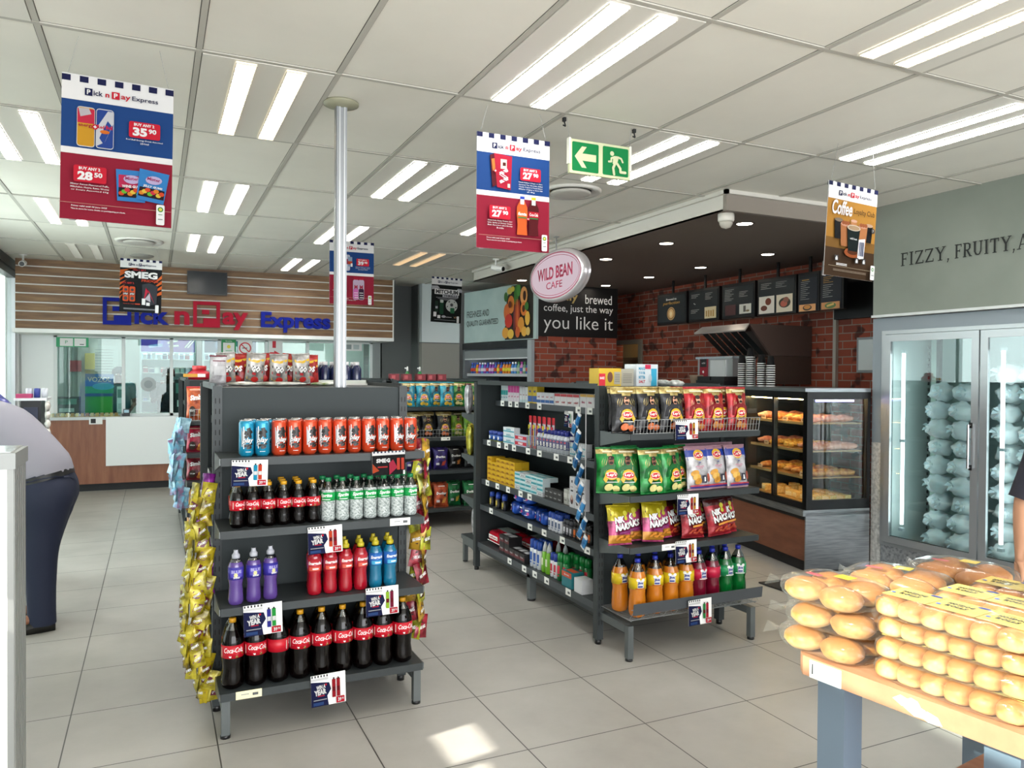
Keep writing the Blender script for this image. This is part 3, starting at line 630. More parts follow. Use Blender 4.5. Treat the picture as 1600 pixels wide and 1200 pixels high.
def gondola(label, x0, x1, y0, y1, H=1.545, end_front=None, side_left=None, side_right=None, end_back=None, base=.2, legs_front=True, back_depth=.32, hole=None):
    t = thing('shelving_unit', label, 'shelving', (0, 0, 0)); xc = (x0+x1)/2
    for x in (x0+.02, x1-.02):
        for y, fc in ((y0, -1), (y1, 1)):
            q = MB(); post(q, x, y, H+.008, fc); d = q.build('upright', t)
            r = MB(); r.lathe([(.02, 0), (.02, .03)], BLACK, 10, (x, y, 0)); r.build('rubber_foot', d)
    for y in (y0, y1):
        q = MB(); q.box(x0+.041, y-.012, base-.02, x1-.041, y+.012, H, DGREY); q.build('end_panel', t)
    q = MB(); q.box(xc-.012, y0+.013, base, xc+.012, y1-.013, H, DGREY); 
    for k in range(1, 5): q.box(xc-.0135, y0+.03, base+k*.27, xc+.0135, y1-.03, base+k*.27+.004, SLOT)
    q.build('spine_panel', t)
    q = MB()
    if hole:
        hx, hy, hr = hole; q.box(x0+.02, y0+.026, H-.012, hx-hr, y1-.026, H, GREY); q.box(hx+hr, y0+.026, H-.012, x1-.02, y1-.026, H, GREY); q.box(hx-hr, hy+hr, H-.012, hx+hr, y1-.026, H, GREY)
    else: q.box(x0+.02, y0+.026, H-.012, x1-.02, y1-.026, H, GREY)
    q.box(x0+.01, y0+.026, H-.012, x0+.02, y1-.026, H+.02, GREY); q.box(x1-.02, y0+.026, H-.012, x1-.01, y1-.026, H+.02, GREY); q.build('top_deck', t)
    ym = (y0+y1)/2
    for x in (x0+.05, x1-.05):
        leg(t, x, ym, base-.014, .05); q = MB(); q.box(x-.025, y0+.026, base-.07, x+.025, y1-.026, base-.0145, GREY); q.build('base_rail', t)
    for z, dx, tg in side_left or (): shelf_y(t, x0+dx, xc-.013, y0+.03, y1-.03, z, tg)
    for z, dx, tg in side_right or (): shelf_y(t, x1-dx, xc+.013, y0+.03, y1-.03, z, tg)
    yf = y0-.34
    for z, tg in end_front or (): shelf_x(t, x0+.012, x1-.012, yf, y0-.027, z, tg)
    if end_front and legs_front:
        for x in (x0+.035, x1-.035):
            leg(t, x, yf+.03, base-.036); q = MB(); q.box(x-.018, yf+.05, base-.08, x+.018, y0-.026, base-.036, LGREY); q.build('side_rail', t)
    yb = y1+back_depth
    for z, tg in end_back or (): shelf_x(t, x0+.012, x1-.012, yb, y1+.027, z, tg)
    if end_back:
        for x in (x0+.035, x1-.035):
            leg(t, x, yb-.03, base-.036); q = MB(); q.box(x-.018, y1+.026, base-.08, x+.018, yb-.05, base-.036, LGREY); q.build('side_rail', t)
    return t
CR = '#e9e2b8'
GA = gondola('grey shelving unit in the left foreground, its end stacked with cans and cola bottles', .25, 1.2, 3.9, 4.95, hole=(.872, 3.98, .04),
    end_front=[(1.24, ()), (.92, ((1.07, .1, '#ecece8'),)), (.58, ((.42, .11, CR),)), (.205, ((.38, .11, CR),))],
    side_left=[(1.36, .06, (4.1, 4.6)), (1.05, .04, (4.2, 4.8)), (.76, .02, (4.3,)), (.46, .02, (4.5,)), (.2, 0, ())], side_right=[(1.3, .05, (4.4,)), (.95, .04, (4.3,)), (.58, .02, (4.3,)), (.2, 0, ())])
GB = gondola('grey shelving unit in the middle, toiletries on its side and crisps on its end', 2.4, 3.36, 3.94, 5.86,
    end_front=[(1.285, ()), (.935, ()), (.645, ((2.68, .1, '#e4e4dc'),))],
    side_left=[(1.40, .17, (5.68, 5.53, 5.41, 5.22, 5.02, 4.45, 4.3)), (1.08, .06, (5.7, 5.5, 5.36, 5.22, 4.98, 4.8, 4.55, 4.36)), (.755, .05, (5.7, 5.5, 5.3, 5.08, 4.93)), (.545, .04, (5.6, 4.9, 4.68, 4.42, 4.1)), (.235, .02, (5.2, 4.95, 4.78, 4.6, 4.3))],
    side_right=[(1.3, .05, ()), (.95, .04, ()), (.58, .02, ()), (.2, 0, ())], end_back=[(1.285, ()), (.935, ()), (.58, ()), (.235, ())], base=.235)
def fence(t, p0, p1, h, n, tilt=(0, 0), r=.0018, name='wire_front'):
    """upright wire guard between two points on a shelf edge"""
    q = MB(); p0 = Vector(p0); p1 = Vector(p1); up = Vector((tilt[0], tilt[1], h)); W = P('#a9acad', .3, .7)
    for f in (0, .5, 1): q.tube(p0+up*f, p1+up*f, r*1.2 if f != .5 else r*.7, W, 6)
    for i in range(n+1): a = p0.lerp(p1, i/n); q.tube(a, a+up, r*(.9 if 0 < i < n else 1.4), W, 5)
    return q.build(name, t)
fence(GB, (2.43, 3.598, 1.287), (3.34, 3.598, 1.287), .078, 40, (0, -.012))
fence(GB, (2.455, 4.15, 1.084), (2.455, 4.95, 1.084), .095, 34, (-.006, 0))
fence(GB, (2.455, 4.15, 1.084), (2.8, 4.15, 1.084), .095, 12)
# wire base shelf with a tilted plate on the middle unit
q = MB(); W = P('#8f9394', .3, .7)
for k in range(22): y = 3.62+.3*k/21; q.tube((2.42, y, .2345), (3.34, y, .2345), .0016, W, 5)
for k in range(9): x = 2.43+.9*k/8; q.tube((x, 3.6, .232), (x, 3.92, .232), .0025, W, 5)
q.tube((2.42, 3.6, .237), (3.34, 3.6, .237), .003, W, 6); q.tube((2.42, 3.585, .3), (3.34, 3.585, .3), .002, W, 6)
for k in range(12): x = 2.44+.88*k/11; q.tube((x-.03, 3.598, .24), (x, 3.588, .29), .0015, W, 5); q.tube((x+.03, 3.598, .24), (x, 3.588, .29), .0015, W, 5)
d = q.build('wire_shelf', GB)
q = MB(); q.add([(2.425, 3.575, .27), (3.36, 3.575, .27), (3.36, 3.568, .335), (2.425, 3.568, .335), (2.425, 3.58, .27), (3.36, 3.58, .27), (3.36, 3.573, .335), (2.425, 3.573, .335)], [(0, 1, 2, 3), (7, 6, 5, 4), (0, 4, 5, 1), (3, 2, 6, 7), (1, 5, 6, 2), (0, 3, 7, 4)], P('#42464a', .4)); q.build('front_plate', d)
GC = gondola('grey shelving unit far left behind the drinks unit, orange and red crisps on its end', .25, 1.2, 7.62, 9.6,
    end_front=[(1.19, ()), (.9, ()), (.65, ()), (.38, ()), (.2, ())], side_left=[(1.3, .05, ()), (.95, .04, ()), (.58, .02, ()), (.2, 0, ())], side_right=[(1.3, .05, ()), (.95, .04, ()), (.58, .02, ()), (.2, 0, ())])
GD = gondola('far grey shelving unit with blue, green and black crisp bags on its end', 2.3, 3.42, 7.95, 9.8,
    end_front=[(1.27, ()), (.95, ((2.78, .1, '#e4e4dc'),)), (.6, ()), (.2, ())], side_left=[(1.3, .05, ()), (.95, .04, ()), (.58, .02, ()), (.2, 0, ())], side_right=[(1.3, .05, ()), (.95, .04, ()), (.58, .02, ()), (.2, 0, ())])
fence(GD, (2.33, 7.622, .952), (3.38, 7.622, .952), .08, 30, (0, -.01))
fence(GC, (.28, 7.29, 1.192), (1.17, 7.29, 1.192), .1, 26, (0, -.01))
GE = gondola('low grey shelving unit end showing between the drinks unit and the far crisps', 1.62, 2.24, 8.0, 9.6, side_left=[(1.3, .05, ())], side_right=[(1.3, .05, ())])
# bays of baby goods packs hung at the back end of the middle unit come with the products

# ------------------------------------------------------------------ white cabinet at the left picture edge
t = thing('display_counter', 'tall white panelled counter with grey aluminium edge at left picture edge', 'counter', (-.411, 2.93, 0))
q = MB(); q.box(-1.1, 0, .03, -.012, .24, 1.3, P('#e6e8e2', .35)); q.build('body', t)
q = MB(); AL = P('#8c8e8b', .4, .3)
q.box(-.012, .0, 0, -.006, .24, 1.3, P('#5d5f5e', .5))
for k in range(6): q.box(-.008, .004+.04*k, .0, .0, .004+.04*k+.028, 1.3, AL)
q.box(-.02, -.006, 0, -.002, .004, 1.3, AL); q.build('corner_post', t)
q = MB(); q.box(-1.12, -.015, 1.3, .004, .255, 1.352, P('#8f9290', .4, .2)); q.build('top_rim', t)
q = MB(); q.box(-1.1, -.005, 1.3525, -.01, .245, 1.356, P('#b5bab8', .12)); q.build('glass_top', t)

# ------------------------------------------------------------------ walk-in ice freezer
t = thing('ice_freezer', 'steel walk-in freezer with glass doors full of ice bags on the right', 'freezer', (0, 0, 0))
FRM = P('#9fa3a5', .3, .55); DIA = noise_mat('tread_plate', [(.35, '#83878a'), (.5, '#a4a8aa'), (.7, '#b9bcbe')], 38, .35, .6, .5); BLG = P('#7b858c', .4)
q = MB(); q.box(5.45, 4.40, 1.07, 5.5, 4.54, 2.1, BLG); q.box(5.45, 2.0, 1.995, 5.5, 4.4, 2.1, BLG); q.build('surround', t)
q = MB(); q.box(5.448, 4.445, 0, 5.5, 4.54, 1.07, noise_mat('tread_plate_light', [(.35, '#a9aaa6'), (.6, '#cfcfca')], 40, .45, .3, .5)); q.box(5.449, 2.0, .0, 5.5, 4.44, .235, DIA); q.build('tread_plate', t)
q = MB(); q.box(5.44, 4.41, .235, 5.5, 4.445, 1.995, FRM); q.box(5.44, 2.0, 1.965, 5.5, 4.41, 1.995, FRM); q.box(5.44, 2.0, .235, 5.5, 4.41, .26, FRM); q.build('door_casing', t)
q = MB(); q.box(5.5, 4.38, .02, 6.5, 4.42, 2.1, P('#b9c4c2', .5)); q.box(6.45, 2.0, .02, 6.5, 4.38, 2.1, P('#aab9ba', .5)); q.box(5.5, 2.0, .0, 6.5, 4.38, .24, P('#8a9698', .5)); q.box(5.5, 2.0, 2.0, 6.5, 4.38, 2.1, P('#c9d2d2', .5)); q.build('inner_lining', t)
q = MB(); q.box(5.85, 4.22, .24, 6.3, 4.3, 1.99, P('#a8bcb2', .5)); q.build('divider', t)
q = MB()
for k in range(32): q.box(5.83, 4.305, .3+.05*k, 5.84, 4.315, .325+.05*k, SLOT)
q.box(5.81, 4.2, .24, 5.85, 4.225, 1.99, P('#15191c', .5)); q.build('rack_rail', t)
LEDT = emit_mat('freezer_tube', '#f4f6f6', 8); FG = glass_mat('freezer_glass', '#e2ecec', .07)
for y1, y0, hy in ((4.405, 3.612, 3.665), (3.6, 2.81, 2.86), (2.79, 2.01, 2.06)):
    d = None; q = MB(); w = .055
    q.box(5.425, y0, .265, 5.45, y0+w, 1.96, FRM); q.box(5.425, y1-w, .265, 5.45, y1, 1.96, FRM); q.box(5.425, y0+w, .265, 5.45, y1-w, .265+w, FRM); q.box(5.425, y0+w, 1.96-w, 5.45, y1-w, 1.96, FRM)
    q.box(5.445, y0+w-.008, .31, 5.447, y1-w+.008, .325, BLACK)
    d = q.build('door', t)
    r = MB(); r.box(5.434, y0+w, .32, 5.438, y1-w, 1.905, FG); r.build('glass_pane', d)
    r = MB(); r.tube((5.395, hy, .95), (5.395, hy, 1.27), .009, CHROME, 10)
    for z_ in (.955, 1.265): r.tube((5.395, hy, z_), (5.425, hy, z_), .008, CHROME, 8); r.box(5.42, hy-.012, z_-.02, 5.425, hy+.012, z_+.02, BLACK)
    r.build('handle', d)
    r = MB(); r.tube((5.5, y1-.12, .42), (5.5, y1-.12, 1.82), .013, LEDT, 10); r.build('light_tube', t)
    r = MB(); 
    for z_ in (.38, 1.1, 1.82): r.box(5.485, y1-.14, z_-.012, 5.515, y1-.1, z_+.012, P('#c4ccd0', .4))
    r.build('tube_clip', t)
ICE = bpy.data.materials.new('ice_bag'); ICE.use_nodes = True; _b = ICE.node_tree.nodes['Principled BSDF']
_b.inputs['Base Color'].default_value = lin('#d3dadb')+(1,); _b.inputs['Roughness'].default_value = .22; _b.inputs['Subsurface Weight'].default_value = .3; _b.inputs['Subsurface Radius'].default_value = (.03, .05, .06)
def mk_ice(v):
    def mk(label, cat, loc, rz, group):
        t = thing('ice_bag', label, cat, loc, rz, group)
        q = MB(); q.ball((0, 0, .073), .1, ICE, 18, 12, (1.05, .9, .74), .38, v); q.build('filled_bag', t)
        q = MB(); 
        for k in range(5): a = k*1.25+v; q.add([(-.085, 0, .08), (-.13-.01*math.cos(a), .035*math.cos(a), .08+.04*math.sin(a)), (-.12, .035*math.cos(a+.7), .08+.045*math.sin(a+.7))], [(0, 1, 2)], P('#d9ebf2', .25, alpha=.6))
        q.build('knotted_neck', t); return t
    return mk
k = 0
for door, ys, zt in (('first', (4.1, 3.9), 1.5), ('second', (3.56, 3.36, 3.16), 1.62)):
    for ci, y in enumerate(ys):
        z = .256; r_ = 0
        while z < zt:
            v = k % 4; lb = 'bag of ice, %s up in the %s stack behind the %s freezer door' % (ORD[r_] if r_ < 15 else 'top one', ORD[ci], door)
            place('ice%d' % v, mk_ice(v), lb, 'ice bag', (5.70+.02*((k*7) % 3-1), y+.012*((k*5) % 3-1), z), .3*((k % 3)-1), 'bags of ice in the freezer'); k += 1; z += .146; r_ += 1

# ------------------------------------------------------------------ heated pastry counter
CX, CY = 4.835, 4.66; rzc = math.atan2(-.98, -.2)
ex = Vector((math.cos(rzc), math.sin(rzc), 0)); ey = Vector((-math.sin(rzc), math.cos(rzc), 0))
def cl(x, y, z): p = Vector((CX, CY, 0))+ex*x+ey*y; return (p.x, p.y, z)
t = thing('pastry_counter', 'black-framed glass pastry counter with wood and steel base', 'pastry counter', (CX, CY, 0), rzc)
LN = -3.3; DP = .6
q = MB(); q.box(LN, .0, .1, 0, DP, .47, wood_mat('counter_wood_dark', [(.3, '#6a3c2a'), (.7, '#86523a')], (1, 1, 4), .4)); q.build('wood_front', t)
q = MB(); q.box(LN, .04, 0, -.01, DP, .1, P('#151314', .6)); q.build('plinth', t)
q = MB(); q.box(.0, -.005, .02, .012, DP, .5, STEEL); q.build('steel_end', t)
q = MB(); q.box(LN, -.03, .47, .012, DP, .52, STEEL); q.box(LN, -.01, .44, 0, 0, .47, BLACK); q.build('steel_ledge', t)
BF = P('#0c0d0f', .28); q = MB()
for x in (-.045, -.5, -.97): q.box(x, 0, .52, x+.045 if x > -.1 else x+.03, .04, 1.49, BF)
q.box(-.97, 0, .52, 0, .035, .575, BF); q.box(-.97, 0, 1.43, 0, .035, 1.49, BF)
q.box(-.035, 0, .52, .012, .055, 1.49, BF); q.box(-.035, DP-.03, .52, .012, DP, 1.49, BF); q.box(-.02, .05, .52, .012, DP, .6, BF); q.box(-.02, .05, 1.43, .012, DP, 1.49, BF)
q.box(-.97, DP-.02, .52, -.5, DP, 1.49, P('#17181a', .4)); q.box(-.97, .04, .52, -.95, DP, 1.49, P('#17181a', .4)); q.build('frame', t)
q = MB(); q.box(LN, -.02, 1.49, .012, DP, 1.52, STEEL); q.build('steel_top', t)
q = MB(); q.box(-.47, .01, .575, -.045, .014, 1.43, GLASS); q.build('glass_door', t)
q = MB(); q.box(-.94, .01, .575, -.5, .014, 1.43, GLASS); q.build('glass_door', t)
q = MB(); q.box(.0, .055, .6, .004, DP-.03, 1.43, GLASS); q.build('side_glass', t)
WL = emit_mat('warm_led', '#ffcf8a', 40)
for z in (.765, .985, 1.215):
    for xx in (-.5, ):
        q = MB(); q.box(-.92, .064, z-.004, -.03, .078, z, emit_mat('hidden_warm_fill', '#ffc877', 14)); q.build('light_strip', t)  # glowing strips added out of sight to warm the pastries
for z in (.78, 1.0, 1.23):
    q = MB(); q.box(-.93, .06, z-.008, -.02, DP-.06, z, P('#b58d62', .3, .2)); d = q.build('shelf', t)
    q = MB(); q.box(-.93, .052, z-.02, -.02, .06, z+.002, P('#c59a68', .4)); q.build('shelf_lip', d)  # lip added to hide the strip under each shelf
q = MB(); q.box(-.93, .05, .525, -.02, DP-.04, .56, P('#c99f63', .4)); q.build('bottom_tray', t)
q = MB(); q.box(-.92, .05, 1.42, -.03, .08, 1.428, WL); q.build('light_strip', t)
q = MB(); q.box(-.012, .09, 1.408, -.004, DP-.15, 1.425, emit_mat('violet_led', '#b7a8ff', 5)); q.build('light_strip', t)['label'] = 'violet-white light strip'
q = MB(); q.box(LN, .0, .52, -.97, DP, 1.49, P('#1b1b1d', .35)); q.build('rear_cabinet', t)
# pastries
def pastry(key, label, lx, ly, z, r=0.): 
    def mk(label, cat, loc, rz, group):
        q = MB()
        if key == 'roll':
            q.ball((0, 0, .026), .1, noise_mat('glazed_roll', [(.35, '#a8603a'), (.6, '#d59a5c')], 26, .45), 16, 8, (.9, .36, .27), .25, 3)
        elif key == 'pink':
            q.ball((0, 0, .028), .1, noise_mat('pink_roll', [(.35, '#b96a58'), (.6, '#d99a86')], 26, .5), 16, 8, (1., .42, .29), .3, 5)
        elif key == 'twist':
            for k in range(5): q.ball((-.06+.03*k, 0, .022+.004*(k % 2)), .03, noise_mat('twist', [(.4, '#c98a35'), (.6, '#e9bd62')], 30, .5), 10, 6, (.75, 1.1, .75), .2, k)
        elif key == 'slice':
            q.prism([(-.05, -.03), (.05, -.035), (.045, .04), (-.045, .03)], 0, .055, noise_mat('crumb', [(.4, '#d9ad5e'), (.6, '#f0d190')], 40, .7)); q.box(-.04, -.036, .01, .03, -.034, .045, P('#f3e3bd', .6))
        o = q.build('pastry'); return tag(o, label, cat, group)
    p = cl(lx, ly, z)
    if 'pa'+key in PROTO: o = PROTO['pa'+key].copy(); COL.objects.link(o); o['label'] = label
    else: o = mk(label, 'pastry', p, r, 'pastries in the glass counter'); PROTO['pa'+key] = o
    o.location = p; o.rotation_euler = (0, 0, rzc+r)
SH = (('top', 1.23), ('second', 1.0), ('third', .78), ('bottom', .56))
lay = {0: [('roll', -.42), ('roll', -.3), ('pink', -.13), ('roll', -.62), ('pink', -.82)], 1: [('twist', -.43), ('twist', -.35), ('pink', -.2), ('pink', -.08), ('twist', -.65), ('pink', -.82)],
       2: [('roll', -.42), ('roll', -.31), ('twist', -.18), ('roll', -.08), ('twist', -.62), ('roll', -.8)], 3: [('slice', -.43), ('slice', -.33), ('slice', -.22), ('slice', -.11), ('slice', -.65), ('slice', -.82)]}
for si, items in lay.items():
    for row, yy in enumerate((.16, .3, .44)):
        for i, (kd, x) in enumerate(sorted(items, key=lambda e: e[1])):
            nm = {'roll': 'long glazed brown roll', 'pink': 'pinkish filled roll', 'twist': 'golden ridged pastry', 'slice': 'pale wrapped pastry slice'}[kd]
            pastry(kd, '%s, %s pastry shelf, %s in the %s row' % (nm, SH[si][0], nth(i, len(items)), ('front', 'middle', 'back')[row]), x, yy, SH[si][1]+.004, PI/2 if kd in ('roll', 'pink', 'twist') else (.2*(i % 3)-.2))
k = 0
for si, xs in ((0, (-.41, -.14, -.75)), (1, (-.7,)), (2, (-.15, -.8))):
    for x in xs:
        q = MB(); q.box(-.035, 0, 0, .035, .004, .032, P('#e9c9a6', .5)); q.box(-.035, .004, 0, .035, .02, .004, P('#6b2a20', .5)); a = Art(q); a.rect(0, .02, .045, .006, P('#8a4a35', .5))
        o = tag(q.build('shelf_ticket', loc=cl(x, .07, SH[si][1]+.0005)), 'small cream ticket on the %s shelf of the pastry counter, %s' % (SH[si][0], nth(sorted(xs).index(x), len(xs)) if len(xs) > 1 else 'the only one there'), 'ticket', 'tickets in the pastry counter'); o.rotation_euler = (0, 0, rzc); k += 1

# ------------------------------------------------------------------ coffee machine under a brown hood, cups on the counter
t = thing('extractor_hood', 'brown hood with bright sloping front edge above the coffee machine', 'hood', (0, 0, 0))
BRN = P('#4f403a', .5)
def sidepoly(mb, pts, y0, y1, mat):
    n = len(pts); mb.add([(x, y0, z) for x, z in pts]+[(x, y1, z) for x, z in pts], [tuple(range(n)), tuple(range(2*n-1, n-1, -1))]+[(i, n+i, n+(i+1) % n, (i+1) % n) for i in range(n)], mat)
q = MB(); sidepoly(q, [(5.69, 2.17), (6.585, 2.17), (6.585, 1.84), (6.0, 1.84)][::-1], 6.28, 6.31, BRN); q.box(5.69, 6.31, 2.14, 6.585, 7.05, 2.17, BRN); q.box(6.3, 6.31, 1.84, 6.585, 7.05, 2.14, BRN); q.build('canopy', t)
q = MB(); q.box(6.02, 6.285, 1.53, 6.585, 6.305, 1.838, P('#44362f', .5)); q.build('side_panel', t)
q = MB(); q.add([(5.69, 6.28, 2.175), (5.69, 7.05, 2.175), (5.6, 7.08, 2.105), (5.6, 6.25, 2.105), (5.69, 6.28, 2.16), (5.69, 7.05, 2.16), (5.61, 7.08, 2.09), (5.61, 6.25, 2.09)], [(0, 1, 2, 3), (7, 6, 5, 4), (3, 2, 6, 7), (0, 3, 7, 4), (1, 5, 6, 2)], P('#d6d0cc', .3, .6)); q.build('bright_edge', t)
q = MB(); DKF = P('#2c3031', .4, .3)
for k_ in range(6): y = 6.33+.118*k_; q.add([(5.66, y, 2.1), (5.66, y+.1, 2.1), (5.97, y+.1, 1.85), (5.97, y, 1.85)], [(0, 1, 2, 3), (3, 2, 1, 0)], DKF)
q.build('filter', t)
t = thing('coffee_machine', 'silver coffee machine with red panel beneath the brown hood', 'coffee machine', (5.72, 6.55, 1.5205))
q = MB(); q.box(-.1, -.1, 0, .22, .48, .3, P('#a9acae', .3, .6)); q.box(-.12, -.12, .285, .22, .5, .31, CHROME); q.build('body', t)
q = MB(); q.box(-.115, .3, .03, -.1, .43, .29, P('#8d1226', .35)); a = Art(q, lambda x, z, l: (-.115-l, -x, z)); a.rect(-.365, .24, .11, .09, INK); a.text('wild', -.365, .24, .06, .02, PAPER); a.ell(-.365, .14, .015, .015, PAPER); q.build('front_panel', t)
q = MB(); q.box(-.115, .0, .05, -.1, .25, .27, P('#d6d9da', .3, .3)); q.build('door', t)
def mk_cup(label, cat, loc, rz, group):
    q = MB(); K = P('#17181a', .45, name='black_card'); q.lathe([(.0405, 0, PAPER), (.0415, .003, PAPER), (.0405, .006, PAPER), (.038, .0075, K), (.027, .092, K), (.0001, .0915, K)], K, 16)
    return tag(q.build('paper_cup', loc=loc), label, cat, group)
STK = [(5.33, 5.98, 11, 'leftmost stack'), (5.33, 5.86, 14, 'second stack from left, the tallest'), (5.42, 5.79, 9, 'short stack behind the tall one'), (5.33, 5.71, 11, 'middle stack'), (5.33, 5.585, 10, 'rightmost stack')]
for sx, sy, n_, lb in STK:
    for k_ in range(n_):
        l_ = 'black paper cup with white rim, %s up in the %s' % (ORD[k_], lb)
        if 'cup' in PROTO: o = PROTO['cup'].copy(); COL.objects.link(o); o['label'] = l_; o.location = (sx, sy, 1.5205+.0215*k_)
        else: PROTO['cup'] = mk_cup(l_, 'cup', (sx, sy, 1.5205), 0, 'paper cups stacked on the cafe counter')
t = thing('condiment_tray', 'black plastic tray on the cafe counter left of the cups', 'tray', (5.35, 6.35, 1.5205))
q = MB(); q.box(-.12, -.22, 0, .12, .22, .05, P('#111214', .3)); q.box(-.11, -.21, .05, .11, -.01, .09, P('#191a1c', .3)); q.box(-.11, .01, .05, .11, .21, .09, P('#191a1c', .3)); q.build('tray', t)
q = MB(); q.lathe([(.06, 0), (.075, .1), (.077, .105), (.0001, .105)], P('#8b7865', .5), 20); tag(q.build('round_tub', loc=(5.4, 6.78, 1.5205)), 'round beige tub on the cafe counter left of the black tray', 'tub')
q = MB(); q.box(-.02, -.16, 0, .0, .16, .36, P('#8f9496', .3, .4)); q.box(-.024, -.135, .025, -.02, .135, .335, P('#dde6e8', .3)); tag(q.build('picture_frame', loc=(6.58, 5.5, 1.66)), 'silver-framed pale notice on the brick wall by the freezer', 'frame')

# ------------------------------------------------------------------ menu screens
def menu(y1, y0, label, draw):
    w = y1-y0; t = thing('menu_board', label, 'menu board', (6.15, (y0+y1)/2, 2.29), -PI/2, 'menu boards over the cafe counter')
    q = MB(); q.box(-w/2, 0, 0, w/2, .05, .41, P('#0e0f11', .35)); q.build('frame', t)
    q = MB(); q.box(-w/2+.022, -.004, .03, w/2-.022, -.0005, .38, P('#2c3134', .25)); a = Art(q, lambda x, z, l: (x, -.004-l, z), .0008); draw(a, w-.044); q.build('screen', t)
    q = MB(); q.box(-.015, .015, .41, .015, .035, .573, BLACK); q.build('hanger', t)
    return t
LG = P('#a9aca8', .5); GOLD = P('#c89a4c', .4)
def lines(a, x, z, w, n, dz=.018, m=LG):
    for k_ in range(n): a.rect(x-w*.1*(k_ % 3), z-dz*k_, w*(1-.2*(k_ % 3)), .004, m)
def m1(a, w): a.text('Brewed to', 0, .33, w*.38, .028, PAPER, .02); a.text('perfection', 0, .275, w*.62, .05, GOLD, .01, .25); a.ell(0, .14, .085, .085, P('#c9a26a', .5), 26); a.ell(0, .14, .075, .075, P('#8a6238', .5), 26); a.ell(0, .14, .06, .06, P('#d9b47a', .5), 26); a.poly([(0, .09), (.03, .14), (0, .18), (-.03, .14)], P('#f0dcb0', .5))
def m2(a, w): lines(a, -w*.28, .34, w*.3, 3); lines(a, w*.2, .34, w*.25, 5); lines(a, -w*.28, .15, w*.3, 3); a.rect(w*.27, .1, w*.4, .14, P('#d8c9a4', .5)); [a.rect(w*(.14+.08*k_), .09, .025, .07+.01*(k_ % 2), P('#a8803a', .5)) for k_ in range(4)]; [a.ell(-w*.3+.02*k_, .23-.01*k_, .006, .006, PAPER, 8) for k_ in range(2)]
def m3(a, w): lines(a, -w*.28, .34, w*.3, 8); lines(a, w*.2, .3, w*.28, 4); a.rect(-w*.22, .1, w*.35, .12, P('#4a2a2c', .5)); a.rect(w*.27, .1, w*.38, .11, P('#cfcfc6', .5)); a.rect(w*.25, .1, .04, .07, P('#4f4b45', .5)); a.ell(w*.35, .075, .03, .012, P('#7a6a4a', .5))
def m4(a, w): lines(a, -w*.28, .35, w*.3, 4); lines(a, w*.15, .35, w*.3, 4); a.rect(-w*.25, .115, w*.44, .19, P('#e1dbd0', .5)); a.rect(w*.25, .115, w*.44, .19, P('#d9cfba', .5)); a.ell(-w*.2, .15, .045, .04, P('#7a3d2a', .5)); a.ell(-w*.32, .08, .05, .03, P('#6b3a2c', .5)); a.ell(w*.26, .12, .085, .055, P('#3d3a30', .5)); a.ell(w*.24, .11, .05, .035, P('#b5604f', .5)); a.ell(w*.3, .15, .04, .03, P('#8c5a4a', .5))
def m5(a, w): a.rect(0, .175, w, .35, P('#151c28', .3)); a.rect(-w*.15, .33, w*.4, .008, GOLD); lines(a, -w*.15, .31, w*.5, 10, .02); a.rect(0, .04, w*.92, .07, P('#d9a06c', .5)); a.ell(0, .04, .06, .03, P('#2f2a28', .5)); a.ell(0, .045, .045, .02, P('#c98a45', .5))
def m6(a, w): a.rect(0, .175, w, .35, P('#151c28', .3)); lines(a, -w*.15, .33, w*.5, 4, .018, GOLD); lines(a, -w*.15, .25, w*.5, 7, .02); a.rect(0, .04, w*.92, .07, P('#c98f5c', .5)); a.ell(0, .04, .07, .03, P('#5b7a4a', .5)); a.rect(0, .045, .09, .02, P('#d9b56a', .5), a=.2)
for (ya, yb), lb, dr in zip(((8.555, 7.93), (7.885, 7.305), (7.255, 6.7), (6.66, 6.085), (6.06, 5.775), (5.765, 5.47)),
    ('dark menu board with round latte picture, farthest of the row', 'dark menu board with a picture of yellow drinks, second from left', 'dark menu board with a small grey drink picture, third from left', 'dark menu board with two large food pictures',
     'narrow navy menu board with orange dish picture', 'narrow navy menu board with green dish picture at the right end'), (m1, m2, m3, m4, m5, m6)): menu(ya, yb, lb, dr)
q = MB(); q.box(4.76, 9.40, 2.15, 6.06, 9.418, 2.862, P('#0b0b0c', .45)); a = Art(q, lambda x, z, l: (x, 9.40-l, z), .001)
a.text('freshly', 5.12, 2.7, .56, .16, P('#b59a5e', .4), .02); a.text('brewed', 5.74, 2.69, .44, .13, PAPER); a.text('coffee, just the way', 5.42, 2.535, 1.12, .13, PAPER); a.text('you like it', 5.42, 2.32, 1.12, .24, PAPER, -.005)
tag(q.build('wall_sign'), 'black wall sign about freshly brewed coffee above the brick column', 'sign')

